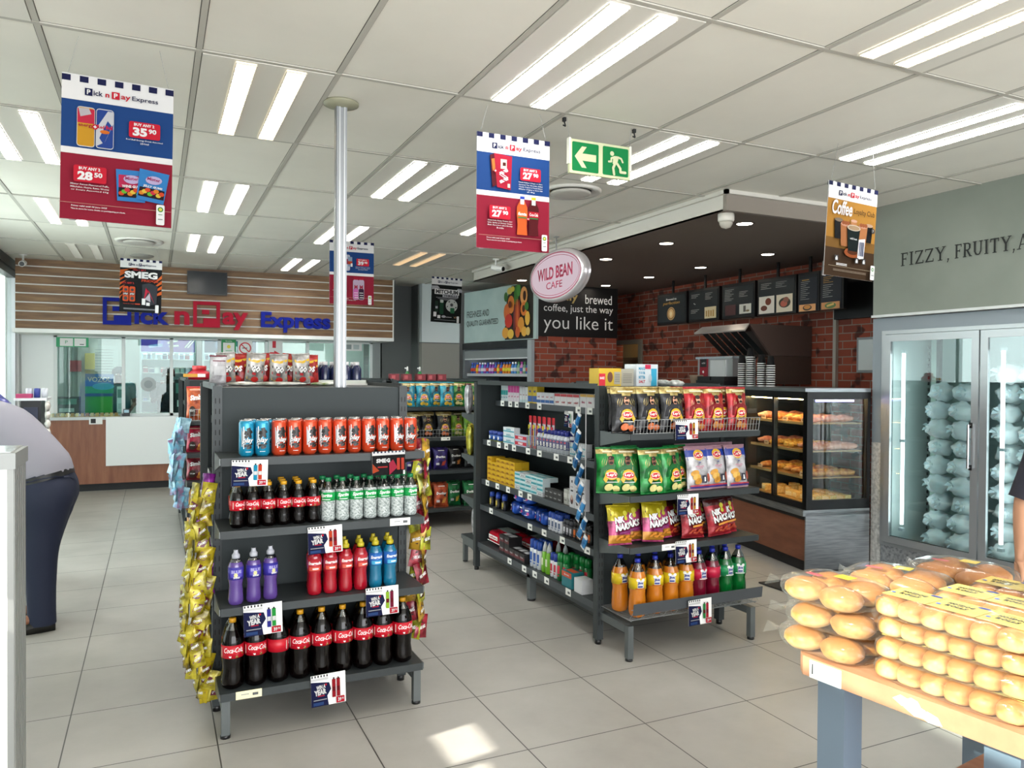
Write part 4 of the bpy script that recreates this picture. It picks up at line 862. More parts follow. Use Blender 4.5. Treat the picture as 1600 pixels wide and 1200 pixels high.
# ------------------------------------------------------------------ open drinks cooler with a photo panel above
K0 = Vector((4.42, 11.32, 0)); K1 = Vector((4.70, 9.43, 0)); rk = math.atan2(K1.y-K0.y, K1.x-K0.x); LK = (K1-K0).length
t = thing('drinks_cooler', 'open grey drinks cooler under the vegetable photo panel', 'cooler', K0, rk)
GRB = P('#8f9698', .4, .2)
q = MB(); q.box(0, .0, 0, .06, .7, 2.02, P('#70777a', .4)); q.build('side_wall', t)
q = MB(); q.box(LK-.1, -.01, 0, LK, .7, 2.1, P('#a4acb0', .35)); q.build('side_wall', t)
q = MB(); q.box(.06, .65, 0, LK-.1, .7, 2.02, P('#1a1c20', .5)); q.build('back', t)
q = MB(); q.box(0, -.01, 2.0, LK-.1, .7, 2.1, P('#23272a', .4)); q.build('top', t)
q = MB(); q.box(.06, .0, 1.86, LK-.1, .06, 1.98, GRB); q.box(.06, .0, 1.845, LK-.1, .08, 1.86, P('#d9dedf', .3)); q.build('air_curtain', t)
q = MB(); q.box(.08, .065, 1.89, LK-.12, .08, 1.905, emit_mat('cooler_fill_tube', '#e8f2ff', 7)); q.build('light_tube', t)  # glowing bar added out of sight behind the curtain panel
for z in (.3, .6, .9, 1.2, 1.62):
    q = MB(); q.box(.06, .05, z-.02, LK-.1, .65, z, P('#d5d8d9', .4)); q.box(.06, .045, z-.03, LK-.1, .05, z+.012, P('#c9cdd0', .4)); q.build('shelf', t)
q = MB(); q.box(0, .02, 2.11, LK+.06, .06, 2.9, noise_mat('cooler_panel', [(.3, '#a9c1c0'), (.7, '#bccfcd')], 2.5, .5)); a = Art(q, lambda x, z, l: (x, .02-l, z), .001)
DKT = P('#2c3233', .5)
a.text('FRESHNESS AND', .42, 2.55, .66, .1, DKT, .008); a.text('QUALITY GUARANTEED', .55, 2.4, .92, .1, DKT, .008)
X0 = 1.25; a.poly([(X0-.05, 2.12), (LK, 2.12), (LK, 2.89), (X0+.12, 2.89), (X0-.02, 2.7), (X0+.03, 2.45), (X0-.06, 2.3)], P('#2c2a26', .5))
VEG = [(.12,.7,.07,.05,'#d8c05a'),(.02,.62,.05,.07,'#3f6b34'),(.2,.72,.05,.04,'#e0c84e'),(.16,.5,.09,.13,'#e0843a'),(.05,.4,.08,.12,'#d9713a'),(.1,.27,.1,.1,'#cf3a2c'),(.02,.1,.09,.08,'#e2a03c'),(.16,.08,.08,.07,'#edc04f'),(.3,.62,.06,.14,'#3e7a35'),(.36,.7,.05,.1,'#4e9040'),(.3,.35,.02,.22,'#c9542f'),(.34,.33,.02,.24,'#d86a34'),(.38,.36,.02,.2,'#b8432a'),(.26,.3,.02,.2,'#8c3a3a'),(.5,.6,.09,.13,'#e6a05c'),(.5,.42,.08,.1,'#e07c33'),(.52,.6,.04,.07,'#3c2018'),(.5,.42,.035,.05,'#4a2415'),(.44,.2,.08,.11,'#e29a3c'),(.52,.1,.07,.07,'#e8b048'),(.6,.28,.06,.1,'#e4b348'),(.58,.45,.05,.06,'#3f7a35'),(.36,.1,.06,.08,'#c9602f'),(.62,.1,.05,.06,'#d9b86a'),(.16,.5,.04,.05,'#6a2f18')]
for vx, vz, rx_, rz_, c_ in VEG:
    if X0-.05+vx < LK-.03: a.ell(X0-.05+vx, 2.12+vz, min(rx_, LK-(X0-.05+vx)), rz_, P(c_, .5), 14)
q.build('photo_panel', t)
def mk_small_bottle(ci):
    cap, body, lab = [('#2b3d9c', '#3a62b8', '#d8472c'), ('#e8e8ee', '#8b3fae', '#e6c3e0'), ('#2f5fae', '#e0842c', '#f2e23c'), ('#f0f0f2', '#4f8fd0', '#f2f2f2'), ('#3f8f4a', '#7fae8a', '#d9e6d0'), ('#c23aa0', '#d890c9', '#3c60b0')][ci]
    def mk(label, cat, loc, rz, group):
        t = thing('drink_bottle', label, cat, loc, rz, group)
        q = MB(); q.lathe([(.026, 0), (.03, .01), (.03, .11), (.012, .15), (.012, .165), (.0001, .165)], P(body, .2, coat=.5), 12); q.build('bottle_body', t)
        q = MB(); q.lathe([(.0305, .045), (.0305, .095)], P(lab, .4), 12); q.build('bottle_label', t)
        q = MB(); q.lathe([(.014, .152), (.014, .178), (.0001, .178)], P(cap, .4), 12); q.build('cap', t); return t
    return mk
nb = 22; NAMES = ['blue and orange', 'purple', 'orange and yellow', 'pale blue', 'grey-green', 'pink']
seq = [0, 0, 2, 1, 3, 1, 0, 1, 1, 0, 2, 0, 2, 2, 2, 3, 3, 4, 5, 4, 0, 5]
for si, z in ((0, 1.62), (1, 1.2)):
    for i in range(nb):
        x = .12+i*(LK-.3)/(nb-1); p = K0+Vector((math.cos(rk), math.sin(rk), 0))*x+Vector((-math.sin(rk), math.cos(rk), 0))*.11
        ci = seq[i if si == 0 else (i*5+3) % nb]
        place('sb%d' % ci, mk_small_bottle(ci), 'small %s bottle on the %s cooler shelf, %s' % (NAMES[ci], ('top', 'second')[si], (ORD[i] if i < 15 else ORD[nb-1-i])+(' from left' if i < 15 else ' from right')), 'bottle', (p.x, p.y, z+.0005), rk, 'bottles on the cooler shelves')
# oval illuminated cafe sign
t = thing('cafe_sign', 'oval pink lightbox sign reading WILD BEAN CAFE hanging by the bulkhead', 'sign', (3.68, 6.8, 2.615), -PI/2)
SIL = P('#c8c3c6', .25, .5); q = MB(); n_ = 48
W_, H_ = .56, .255
def ring(w, h, y): return [(w*math.cos(2*PI*i/n_), y, h*math.sin(2*PI*i/n_)) for i in range(n_)]
v = ring(W_, H_, -.045)+ring(W_+.02, H_+.015, 0)+ring(W_, H_, .045)+ring(W_-.03, H_-.025, -.045)
f = [(i, (i+1) % n_, n_+(i+1) % n_, n_+i) for i in range(n_)]+[(n_+i, n_+(i+1) % n_, 2*n_+(i+1) % n_, 2*n_+i) for i in range(n_)]+[(3*n_+i, 3*n_+(i+1) % n_, (i+1) % n_, i) for i in range(n_)]+[tuple(range(2*n_, 3*n_))[::-1]]
q.add(v, f, SIL, True); q.build('casing', t)
q = MB(); q.add(ring(W_-.03, H_-.025, -.044), [tuple(range(n_))], emit_mat('sign_face', '#ead4de', .42)); a = Art(q, lambda x, z, l: (x, -.044-l, z), .001)
MAR = P('#8c1f3f', .4)
def hoop(a, w, h, th, m): 
    l = a._n(); a.mb.add([a.mp(w*math.cos(2*PI*i/n_), h*math.sin(2*PI*i/n_), l) for i in range(n_)]+[a.mp((w-th)*math.cos(2*PI*i/n_), (h-th)*math.sin(2*PI*i/n_), l) for i in range(n_)], [(i, (i+1) % n_, n_+(i+1) % n_, n_+i) for i in range(n_)], m)
hoop(a, W_-.032, H_-.027, .01, MAR); hoop(a, W_-.06, H_-.055, .005, MAR)
a.text('WILD BEAN', 0, .03, .74, .125, MAR, .03); a.text('CAFE', 0, -.095, .34, .07, MAR, .008); q.build('lit_face', t)
q = MB(); q.tube((-.05, 0, H_), (-.05, 0, .399), .008, P('#8c8c8c', .3, .6), 8); q.box(-.08, -.02, .39, -.02, .02, .4, P('#8c8c8c', .3)); q.build('hanging_rod', t)
# exit sign
t = thing('exit_sign', 'green and cream running man exit sign with left arrow hanging from ceiling', 'exit sign', (2.04, 3.65, 2.715))
GRN = P('#08703a', .6, spec=.2); CRM = P('#bcc09c', .6, spec=.2)
q = MB(); q.box(0, 0, 0, .39, .02, .185, CRM); a = Art(q)
a.rrect(.098, .0925, .168, .158, .008, GRN); a.rrect(.292, .0925, .168, .158, .008, GRN)
a.poly([(.03, .0925), (.075, .15), (.105, .15), (.078, .112), (.165, .112), (.165, .073), (.078, .073), (.105, .035), (.075, .035)], CRM)
a.ell(.268, .135, .013, .013, CRM)
def limb(pts, w):
    for (x0_, z0_), (x1_, z1_) in zip(pts, pts[1:]):
        dx, dz = x1_-x0_, z1_-z0_; L_ = math.hypot(dx, dz); nx, nz = -dz/L_*w/2, dx/L_*w/2
        a.poly([(x0_-nx, z0_-nz), (x1_-nx, z1_-nz), (x1_+nx, z1_+nz), (x0_+nx, z0_+nz)], CRM); a.ell(x1_, z1_, w/2, w/2, CRM, 10)
a.poly([(.275, .118), (.3, .125), (.312, .118), (.302, .085), (.285, .07), (.272, .08)], CRM)
limb([(.29, .12), (.262, .108), (.262, .09), (.245, .088)], .011); limb([(.303, .118), (.325, .112), (.335, .093)], .011); limb([(.285, .08), (.272, .055), (.278, .02)], .015); limb([(.296, .082), (.318, .055), (.318, .035), (.35, .035)], .015)
q.build('sign_panel', t)
for x in (.0, .39): q = MB(); q.box(x-.006, -.003, .05, x+.006, .023, .19, P('#d4d6c8', .4)); q.tube((x, .01, .19), (x*1.06-.012, .01, .296), .0012, P('#8a8a88', .4), 5); q.build('hanging_wire', t)
for k_, x in enumerate((2.01, 2.46)): 
    q = MB(); q.box(-.008, -.01, -.02, .008, .01, 0, SLOT); q.tube((0, 0, -.02), (.008, 0, -.045), .004, SLOT, 6); q.tube((.008, 0, -.045), (-.008, 0, -.04), .004, SLOT, 6)
    tag(q.build('ceiling_hook', loc=(x, 3.66, CH-.006)), 'small black ceiling hook above the exit sign, '+('left one', 'right one')[k_], 'hook', 'hooks holding the exit sign')
q = MB(); q.lathe([(.0001, -.05), (.07, -.04), (.08, 0)], emit_mat('pantry_fill_lamp', '#ffe2a8', 12), 16, (6.92, 9.95, 2.4)); q.box(6.86, 9.9, 2.4, 7.05, 10.0, 2.42, P('#c9c2b0', .5))  # lamp added to brighten the room behind the hatch
tag(q.build('pantry_fill_lamp'), 'added unseen warm lamp inside the hatch in the brick wall', 'lamp')
_lin0 = lin
def lin(h): return tuple(c*.72 for c in _lin0(h))      # printed packaging inks
# ------------------------------------------------------------------ drink cans and bottles
def cyl_map(R, s=1): return lambda x, z, l: ((R+l)*math.sin(x/R), -(R+l)*math.cos(x/R), z)
def mk_can(col, dark):
    def mk(label, cat, loc, rz, group):
        t = thing('drink_can', label, cat, loc, rz, group); R = .0325; H = .163; C_ = P(col, .28, .35, coat=.4)
        q = MB(); q.lathe([(.024, 0), (.026, .004), (R, .014), (R, H-.016), (.0285, H-.004)], C_, 24); a = Art(q, cyl_map(R))
        SV = P('#c9cdd2', .3, .5); DK_ = P(dark, .4)
        a.poly([(-.028, .045), (-.008, .04), (-.012, .12), (-.03, .13)], SV); a.rect(-.018, .085, .004, .1, PAPER, 1)
        for x_, z_, w_, h_, r_ in ((.004, .118, .018, .022, .3), (-.002, .104, .026, .018, -.4), (.008, .098, .012, .03, .2), (-.006, .09, .016, .012, .8), (.014, .11, .01, .012, .5)): a.rect(x_, z_, w_, h_, DK_, 2, r_)
        for x_, z_, w_, h_, r_ in ((-.006, .05, .02, .01, .4), (.006, .044, .018, .012, -.5), (.012, .055, .012, .008, .3), (0, .038, .012, .008, 0)): a.rect(x_, z_, w_, h_, DK_, 2, r_)
        a.text('play', .0, .07, .046, .03, INK, .05, .3, res=2); a.text('play', -.001, .071, .044, .028, PAPER, .02, .3, res=2); a.rect(0, .022, .02, .002, PAPER, 2)
        q.build('can_body', t)
        q = MB(); AL_ = P('#d3d6d8', .22, .9); q.lathe([(.0285, H-.004), (.029, H), (.0265, H), (.0255, H-.005), (.0001, H-.005)], AL_, 24); q.box(-.004, -.014, H-.0045, .004, .006, H-.003, AL_); q.build('lid', t)
        return t
    return mk
G_ = 'cans on the top end shelf of the left drinks unit'
for i in range(12):
    blue = i < 2; x = .375+.0695*i+(.003 if i > 1 else 0)
    lb = ('light blue energy drink can, %s of the two blue ones' % ('left', 'right')[i]) if blue else 'orange energy drink can, %s among the ten orange ones' % nth(i-2, 10)
    place('can'+str(blue), mk_can('#1fa4cf' if blue else '#e8502a', '#1a1614'), lb, 'drink can', (x, 3.635, 1.2405), (.12, -.1, .25, 0, .3, -.15)[i % 6], G_)
for i in range(11):
    x = .40+.0695*i; place('can'+str(i < 2), None, ('blue' if i < 2 else 'orange')+' energy drink can in the row behind, %s' % nth(i, 11), 'drink can', (x, 3.72, 1.2405), .4*((i % 3)-1), G_)

def prof_lerp(pr, z):
    for (r0, z0), (r1, z1) in zip(pr, pr[1:]):
        if z0 <= z <= z1: return r0+(r1-r0)*(z-z0)/max(1e-6, z1-z0)
    return pr[-1][0]
CLEAR = glass_mat('clear_plastic', '#e8eeed', .2, blend=.4); SPR = noise_mat('lemonade', [(.35, '#909c99'), (.5, '#bcc6c3'), (.62, '#dfe6e4')], 130, .12, 0, .3, detail=2)  # mottled pale tones put the clear liquid's sparkle into its colour
def mk_bottle(pr, liquid, level, capcol, capz, H, lab, labz, draw, capr=.0145, sport=False, clear=None, ridges=0, neck=None):
    """pr: profile (r, z); level: fill height; lab: label colour between labz"""
    def mk(label, cat, loc, rz, group):
        t = thing('drink_bottle', label, cat, loc, rz, group)
        pts = []; zs = sorted({p[1] for p in pr} | {level})
        for z in zs: pts.append((prof_lerp(pr, z), z, liquid if z < level else (clear or CLEAR)))
        q = MB(); q.lathe(pts, liquid, 20)
        if clear is None and level < pr[-1][1]: q.lathe([(.0001, level-.001), (prof_lerp(pr, level)-.001, level-.001)], liquid, 20)
        q.build('bottle_body', t)
        R = prof_lerp(pr, (labz[0]+labz[1])/2)+.0008; q = MB(); q.lathe([(R, labz[0]), (R, labz[1])], lab, 24); a = Art(q, cyl_map(R), .0003); draw(a, (labz[0]+labz[1])/2, labz[1]-labz[0], R); q.build('bottle_label', t)
        q = MB(); CM = P(capcol, .4)
        if sport: q.lathe([(.017, capz), (.0175, capz+.016), (.014, capz+.02), (.011, capz+.024), (.009, H-.004), (.011, H), (.0001, H)], CM, 18)
        else: q.lathe([(capr, capz), (capr, H-.001), (capr-.002, H), (.0001, H)], CM, 18)
        q.build('cap', t); return t
    return mk
COLA = P('#060202', .07, spec=.35, name='cola'); LRED = P('#d5122b', .35, name='label_red')
def d_cola(a, z, h, R):
    a.text('Coca-Cola', 0, z+h*.14, R*1.75, h*.4, PAPER, .01, .35, res=2)
    a.poly([(-R*.9, z-h*.18), (-R*.3, z-h*.32), (R*.3, z-h*.2), (R*.9, z-h*.02), (R*.9, z-h*.1), (R*.3, z-h*.34), (-R*.3, z-h*.44)], PAPER)
    a.poly([(-R*.3, z-h*.44), (R*.3, z-h*.36), (R*.95, z-h*.14), (R*.95, z-h*.24), (R*.3, z-h*.44)], P('#6f9a2e', .4)); a.rect(-R*1.2, z, R*.12, h*.7, P('#f0c9c0', .4))
pc = [(.022, 0), (.031, .006), (.033, .02), (.0295, .05), (.0305, .072), (.033, .082), (.033, .122), (.0315, .135), (.021, .165), (.0125, .184), (.0125, .192)]
mkc = mk_bottle(pc, COLA, .16, '#f2b01c', .184, .2, LRED, (.08, .124), d_cola)
G_ = 'small cola bottles, second shelf of the left drinks unit'
rows = [1, 1, 1, 2, 2, 1]
for i in range(6):
    x = .337+.0672*i
    for r_ in range((3, 2, 2, 3, 3, 2)[i]):
        y = 3.635+.07*r_
        place('coke', mkc, 'small cola bottle, yellow cap, %s in the %s row' % (nth(i, 6), ('front', 'second', 'third', 'back')[r_]), 'bottle', (x+.004*r_, y, .9205), (.1, -.2, 0, .3)[i % 4]+(.5 if i == 0 and r_ == 0 else 0), G_)
def d_spr(a, z, h, R): a.text('Sprite', 0, z+h*.1, R*1.7, h*.52, PAPER, .03, .25, res=2); a.rect(0, z-h*.32, R*1.2, h*.08, PAPER, 4)
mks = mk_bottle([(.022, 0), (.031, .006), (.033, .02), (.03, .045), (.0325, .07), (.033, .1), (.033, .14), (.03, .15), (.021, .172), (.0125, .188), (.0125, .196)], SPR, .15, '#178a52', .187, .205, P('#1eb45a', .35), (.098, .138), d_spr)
G_ = 'clear lemonade bottles, second shelf of the left drinks unit'
for i in range(7):
    x = .742+.067*i
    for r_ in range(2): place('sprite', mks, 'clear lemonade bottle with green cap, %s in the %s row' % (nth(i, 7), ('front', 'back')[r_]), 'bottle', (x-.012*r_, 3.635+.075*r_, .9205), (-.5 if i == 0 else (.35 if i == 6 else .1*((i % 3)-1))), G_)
def sport_prof(): return [(.024, 0), (.031, .006), (.033, .02), (.031, .05), (.0285, .09), (.0325, .115), (.033, .155), (.0325, .175), (.022, .2), (.015, .21)]
def d_en(word):
    def d(a, z, h, R):
        a.poly([(-R*1.2, z-h*.3), (-R*1.2, z+h*.35), (R*1.2, z+h*.42), (R*1.2, z)], P('#2340a0', .35)); a.rect(0, z-h*.28, R*1.6, h*.3, P('#e8604a', .4) if word == 'r' else P('#4ab4e0', .4), 6)
        a.text('Energade', 0, z+h*.12, R*1.8, h*.32, PAPER, .03, .2, res=2); a.rect(.004, z-h*.28, R*.8, h*.1, PAPER, 4)
    return d
def d_pw(a, z, h, R): a.rect(0, z, R*1.6, h*.6, P('#5b4fc0', .4), 6); a.text('BLUE', 0, z+h*.15, R*1.3, h*.25, P('#c9c4f2', .4), .02, res=2); a.ell(-.003, z-h*.12, .008, .01, P('#e6e2a0', .4)); a.text('500', 0, z-h*.32, R*.8, h*.14, PAPER, .02, res=2)
PURP = P('#6e4fa8', .1, trans=.25, coat=.5); REDL = P('#c3122a', .1, trans=.2, coat=.5); BLUL = P('#1583ad', .1, trans=.2, coat=.5)
mkp = mk_bottle(sport_prof(), PURP, .19, '#c9ccd6', .205, .243, P('#3f35a6', .35), (.115, .17), d_pw, sport=True)
mkr = mk_bottle(sport_prof(), REDL, .202, '#d8c62c', .205, .243, P('#c9303a', .35), (.112, .172), d_en('r'), sport=True)
mkb = mk_bottle(sport_prof(), BLUL, .202, '#d8c62c', .205, .243, P('#2a6fc4', .35), (.112, .172), d_en('b'), sport=True)
G_ = 'sports drinks on the third shelf of the left drinks unit'
for i, x in enumerate((.33, .407, .482)): place('purp', mkp, 'purple sports drink bottle with clear cap, %s' % ('leftmost of three', 'middle of three', 'rightmost of three')[i], 'bottle', (x, 3.62+.012*i, .5805), .2*i, G_)
for r_ in range(2):
    for i, x in enumerate((.68, .753, .826, .898)): place('redb', mkr, 'red sports drink bottle with yellow cap, %s, %s row' % (nth(i, 4), ('front', 'back')[r_]), 'bottle', (x+.01*r_, 3.635+.08*r_, .5805), .15*(i-1), G_)
    for i, x in enumerate((.972, 1.044)): place('blub', mkb, 'blue sports drink bottle with yellow cap, %s, %s row' % (('left', 'right')[i], ('front', 'back')[r_]), 'bottle', (x+.01*r_, 3.64+.085*r_, .5805), .2*i, G_)
# two-litre colas along the bottom
p2 = [(.03, 0), (.044, .01), (.048, .03), (.047, .055), (.0425, .085), (.044, .11), (.0475, .14), (.048, .2), (.045, .222), (.03, .262), (.015, .287), (.0125, .3)]
mk2 = mk_bottle(p2, COLA, .262, '#e8a81c', .293, .313, LRED, (.143, .2), d_cola, capr=.0155)
G_ = 'large cola bottles on the bottom shelf of the left drinks unit'
for r_ in range(2):
    for i in range(9):
        place('c2', mk2, 'large cola bottle with red label, %s in the %s row' % (nth(i, 9), ('front', 'back')[r_]), 'bottle', (.318+.0985*i+(.01 if r_ else 0), 3.63+.1*r_, .2055), (0, .1, 1.9, 0, .1, .3, .15, .05, .2)[i] if r_ == 0 else 1.+.4*i, G_)
# two-litre juices on the middle unit
p3 = [(.03, 0), (.046, .012), (.05, .035), (.048, .1), (.044, .14), (.0495, .17), (.05, .215), (.047, .235), (.033, .275), (.016, .305), (.013, .318)]
def d_jive(bg):
    def d(a, z, h, R):
        a.rect(.002, z, R*.7, h*.7, P('#e8eaf2', .4), 4); a.ell(-R*.25, z+h*.36, R*.2, h*.14, PAPER, 12); a.ell(R*.35, z+h*.36, R*.2, h*.14, PAPER, 12); a.text('Jive', 0, z+h*.08, R*.62, h*.3, P('#24368f', .4), .05, res=2); a.rect(0, z-h*.22, R*.55, h*.14, P('#24368f', .4), 3); a.rect(0, z-h*.42, R*1.1, h*.07, bg, 5)
    return d
ORL = P('#e8891c', .2, trans=.1, coat=.5); BER = P('#7c0f2c', .15, coat=.5); GRL = P('#0c7a34', .12, trans=.2, coat=.5)
mko = mk_bottle(p3, ORL, .262, '#2336b8', .311, .333, P('#f4d21c', .35), (.165, .228), d_jive(P('#d92a2a', .4)), capr=.0165)
mkbe = mk_bottle(p3, BER, .262, '#2336b8', .311, .333, P('#d9204a', .35), (.165, .228), d_jive(PAPER), capr=.0165)
mkg = mk_bottle(p3, GRL, .262, '#2336b8', .311, .333, P('#1fa060', .35), (.165, .228), d_jive(PAPER), capr=.0165)
G_ = 'large soft drink bottles on the wire bottom shelf'
seq_ = [('o', 2.505, 3.655), ('o', 2.64, 3.675), ('o', 2.755, 3.68), ('o', 2.865, 3.68), ('b', 2.965, 3.685), ('b', 3.07, 3.69), ('g', 3.172, 3.69), ('g', 3.28, 3.70)]
cnt = {'o': 0, 'b': 0, 'g': 0}; tot = {'o': 4, 'b': 2, 'g': 2}; nm_ = {'o': 'large orange drink bottle', 'b': 'large dark berry drink bottle', 'g': 'large green drink bottle'}; mkk = {'o': mko, 'b': mkbe, 'g': mkg}
for k_, x, y in seq_:
    place('jv'+k_, mkk[k_], nm_[k_]+' with blue cap, %s in the front row' % (nth(cnt[k_], tot[k_]) if tot[k_] > 2 else ('left one', 'right one')[cnt[k_]]), 'bottle', (x, y, .2365), (-.25, -.35, -.45, -.5, .0, 1.0, .0, -.4)[seq_.index((k_, x, y))], G_); cnt[k_] += 1
for i, (k_, x) in enumerate((('o', 2.475), ('o', 2.6), ('o', 2.72), ('o', 2.83), ('b', 2.93), ('b', 3.04), ('g', 3.15), ('g', 3.25))):
    place('jv'+k_, None, nm_[k_]+' with blue cap, %s in the back row' % nth(i, 8), 'bottle', (x, 3.79, .2365), .4*i, G_)

# ------------------------------------------------------------------ crisp bags
def bagfn(w, h, d, seed, lean=0.):
    def half(x): 
        return None
    def F(x, z, side=1, lift=0.):
        u = max(-1, min(1, x/(w/2))); v = max(0., min(1., z/h)); e = math.sin(PI*min(1, max(0, (v-.04)/.92)))
        bulge = (1-abs(u)**2.6)**.6*max(0, e)**.42
        wr = mnoise.noise(Vector((x*46+seed, z*15, side*3.1)))*.007*(1-.35*e)+mnoise.noise(Vector((x*15, z*26+seed, side)))*.0055+abs(mnoise.noise(Vector((x*30, z*30, seed))))*.004
        xx = x*(1-.07*e)+.004*mnoise.noise(Vector((seed, z*9, u)))
        return (xx, -side*(d/2*bulge+wr*min(1, bulge*3+.15)+lift)-.002*side, z)
    return F
SKIN1 = P('#e0a484', .6); SKIN2 = P('#8a5840', .6); HAIR1 = P('#2a1b14', .7); CHIPY = P('#f0c23c', .5); CHIPO = P('#e0753c', .5); CHIPG = P('#e2d98a', .5); GOLDF = noise_mat('gold_foil', [(.35, '#9c7f3a'), (.6, '#dcc987')], 30, .32, .5, .6)
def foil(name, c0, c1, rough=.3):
    c0 = '#%02x%02x%02x' % tuple(int(int(c0[i:i+2], 16)*.72) for i in (1, 3, 5)); return noise_mat(name, [(.36, c0), (.6, c1)], 17, rough, .12, .8)  # darkened noise tone puts wrinkle shading into the foil colour
def mk_bag(kind, w, h, d, seed=0):
    def mk(label, cat, loc, rz, group):
        t = thing('crisp_bag', label, cat, loc, rz, group); F = bagfn(w, h, d, seed+len(kind))
        spec = BAGS[kind]; base = spec['base']; zone = spec.get('zone')
        q = MB(); nu, nv = 14, 18
        q.surf(lambda u, v: F((u-.5)*w, .045*h+v*.91*h, 1), nu, nv, base, (lambda u, v: zone(u, v)) if zone else None)
        q.surf(lambda u, v: F((.5-u)*w, .045*h+v*.91*h, -1), nu, nv, base, (lambda u, v: zone(1-u, v)) if zone else None)
        a = Art(q, lambda x, z, l: F(x, z, 1, l), .0008); a.l = .001; spec['draw'](a, w, h); q.build('pouch', t)
        for nm, za, zb, m in (('top_seal', .955, 1., spec.get('top', base)), ('bottom_seal', 0, .045, spec.get('bot', base))):
            q = MB(); n = 16; vv = []
            for i in range(n+1):
                x = (-.5+i/n)*w
                for z in (za*h, zb*h):
                    o_ = .0025*math.sin(i*1.7+seed); vv += [(x*(1.0 if z in (0, h) else .995), -.0035+o_, z), (x, .0035+o_, z)]
            f = []
            for i in range(n):
                b0 = 4*i; f += [(b0, b0+4, b0+6, b0+2), (b0+1, b0+3, b0+7, b0+5), (b0+2, b0+6, b0+7, b0+3), (b0, b0+1, b0+5, b0+4)]
            q.add(vv, f, m, True); q.build(nm, t)
        return t
    return mk
def man(a, w, h, skin, shirt, cz=.66, s=1.35):
    a.poly([(-w*.3*s, h*(cz-.36)), (-w*.27*s, h*(cz-.16)), (-w*.1*s, h*(cz-.075)), (w*.1*s, h*(cz-.075)), (w*.27*s, h*(cz-.16)), (w*.3*s, h*(cz-.36))], shirt)
    a.rect(0, h*(cz-.06), w*.1*s, h*.06, skin); a.ell(0, h*cz, w*.085*s, h*.068*s, skin, 14); a.ell(0, h*(cz+.045*s), w*.09*s, h*.035*s, HAIR1, 12); a.ell(0, h*(cz-.035*s), w*.06*s, h*.022*s, HAIR1, 10)
def lays(a, w, h, cz, s=1.):
    a.ell(0, h*cz, w*.235*s, h*.115*s, P('#f4c020', .4), 22, 2); a.ell(0, h*(cz-.012), w*.22*s, h*.072*s, PAPER, 22, 2); a.ell(0, h*(cz-.012), w*.21*s, h*.064*s, P('#d81f2a', .4), 22, 2)
    a.text("Lay's", 0, h*(cz-.008), w*.34*s, h*.075*s, PAPER, .035, .15, res=2)
def chips(a, w, h, m, cz=.13, s=1.):
    m2 = P('#c9a03a', .5)
    a.ell(-w*.12*s, h*cz, w*.15*s, h*.075*s, m, 16, 2, .3); a.ell(w*.14*s, h*(cz-.03), w*.14*s, h*.065*s, m, 16, 2, -.3)
def man_bag(skin, shirt, chip, logo=.4, cz=.7):
    def d(a, w, h):
        for s_ in (-1, 1):
            for k_ in range(3): a.poly([(s_*w*(.16+.07*k_), h*.4), (s_*w*(.2+.07*k_), h*(.62+.03*k_)), (s_*w*(.1+.09*k_), h*(.8-.02*k_)), (s_*w*(.185+.07*k_), h*(.61+.03*k_))], GOLDF)
        a.rect(0, h*.9, w*.6, h*.035, P('#f0e6c0', .4), 5); man(a, w, h, skin, shirt, cz); lays(a, w, h, logo)
        a.poly([(-w*.3, h*.3), (-w*.22, h*.4), (-w*.15, h*.3), (-w*.22, h*.22)], CHIPY); a.poly([(w*.3, h*.3), (w*.22, h*.4), (w*.15, h*.3), (w*.22, h*.22)], CHIPY)
        a.rect(0, h*.24, w*.4, h*.012, PAPER, 4); chips(a, w, h, chip)
    return d
def ztop(m, top): return lambda u, v: top if v > .86+.03*math.sin(u*9) else m
def d_bluelay(a, w, h):
    a.poly([(-w*.46, h*.68), (-w*.46, h*.93), (w*.46, h*.93), (w*.46, h*.68), (0, h*.6)], P('#2743a8', .35)); lays(a, w, h, .79, 1.05)
    a.rect(0, h*.53, w*.4, h*.02, P('#e39ab0', .5), 4); a.rect(0, h*.49, w*.3, h*.015, P('#e8a8b8', .5), 4)
    for k_ in range(3): a.ell(-w*.25+.01*k_, h*(.38-.09*k_), w*.16, h*.07, P(['#e8a83c', '#f0bc50', '#d8952c'][k_], .5), 14, 2, .3)
    a.rect(w*.15, h*.24, w*.2, h*.17, P('#2c2c40', .5), 3); a.rect(w*.15, h*.24, w*.08, h*.1, PAPER, 1); a.ell(w*.36, h*.27, w*.09, h*.1, P('#b5503c', .5), 12)
    a.rect(0, h*.1, w*.9, h*.03, P('#c93a4a', .4), 8); a.rect(0, h*.065, w*.88, h*.035, P('#4a3aa0', .4), 8)
def d_nik(fire):
    def d(a, w, h):
        a.poly([(-w*.45, h*.55), (-w*.4, h*.9), (w*.35, h*.93), (w*.42, h*.75), (0, h*.68)], P('#4a2a14' if not fire else '#3a0d10', .4))
        a.ell(w*.18, h*.78, w*.1, h*.07, P('#d8d040', .5), 12); a.ell(w*.18, h*.66, w*.08, h*.06, P('#d8d040', .5), 12)
        for dx, mt, bd in ((.003, INK, .09), (0, PAPER, .05)): a.text('NIK', -w*.12+dx, h*.62-dx, w*.42, h*.16, mt, bd, .15, .12, res=1); a.text('NAKS', w*.02+dx, h*.45-dx, w*.7, h*.18, mt, bd, .15, .12, res=1)
        for k_ in range(6): a.rect(-w*.2+w*.1*k_, h*(.16+.04*math.sin(k_*2)), w*.2, h*.05, P('#e8932c' if not fire else '#c94a2a', .5), 2, .5-.3*(k_ % 3))
        a.rect(w*.1, h*.31, w*.55, h*.05, P('#f0a03c' if fire else '#8a2a70', .4), 4, .1)
    return d
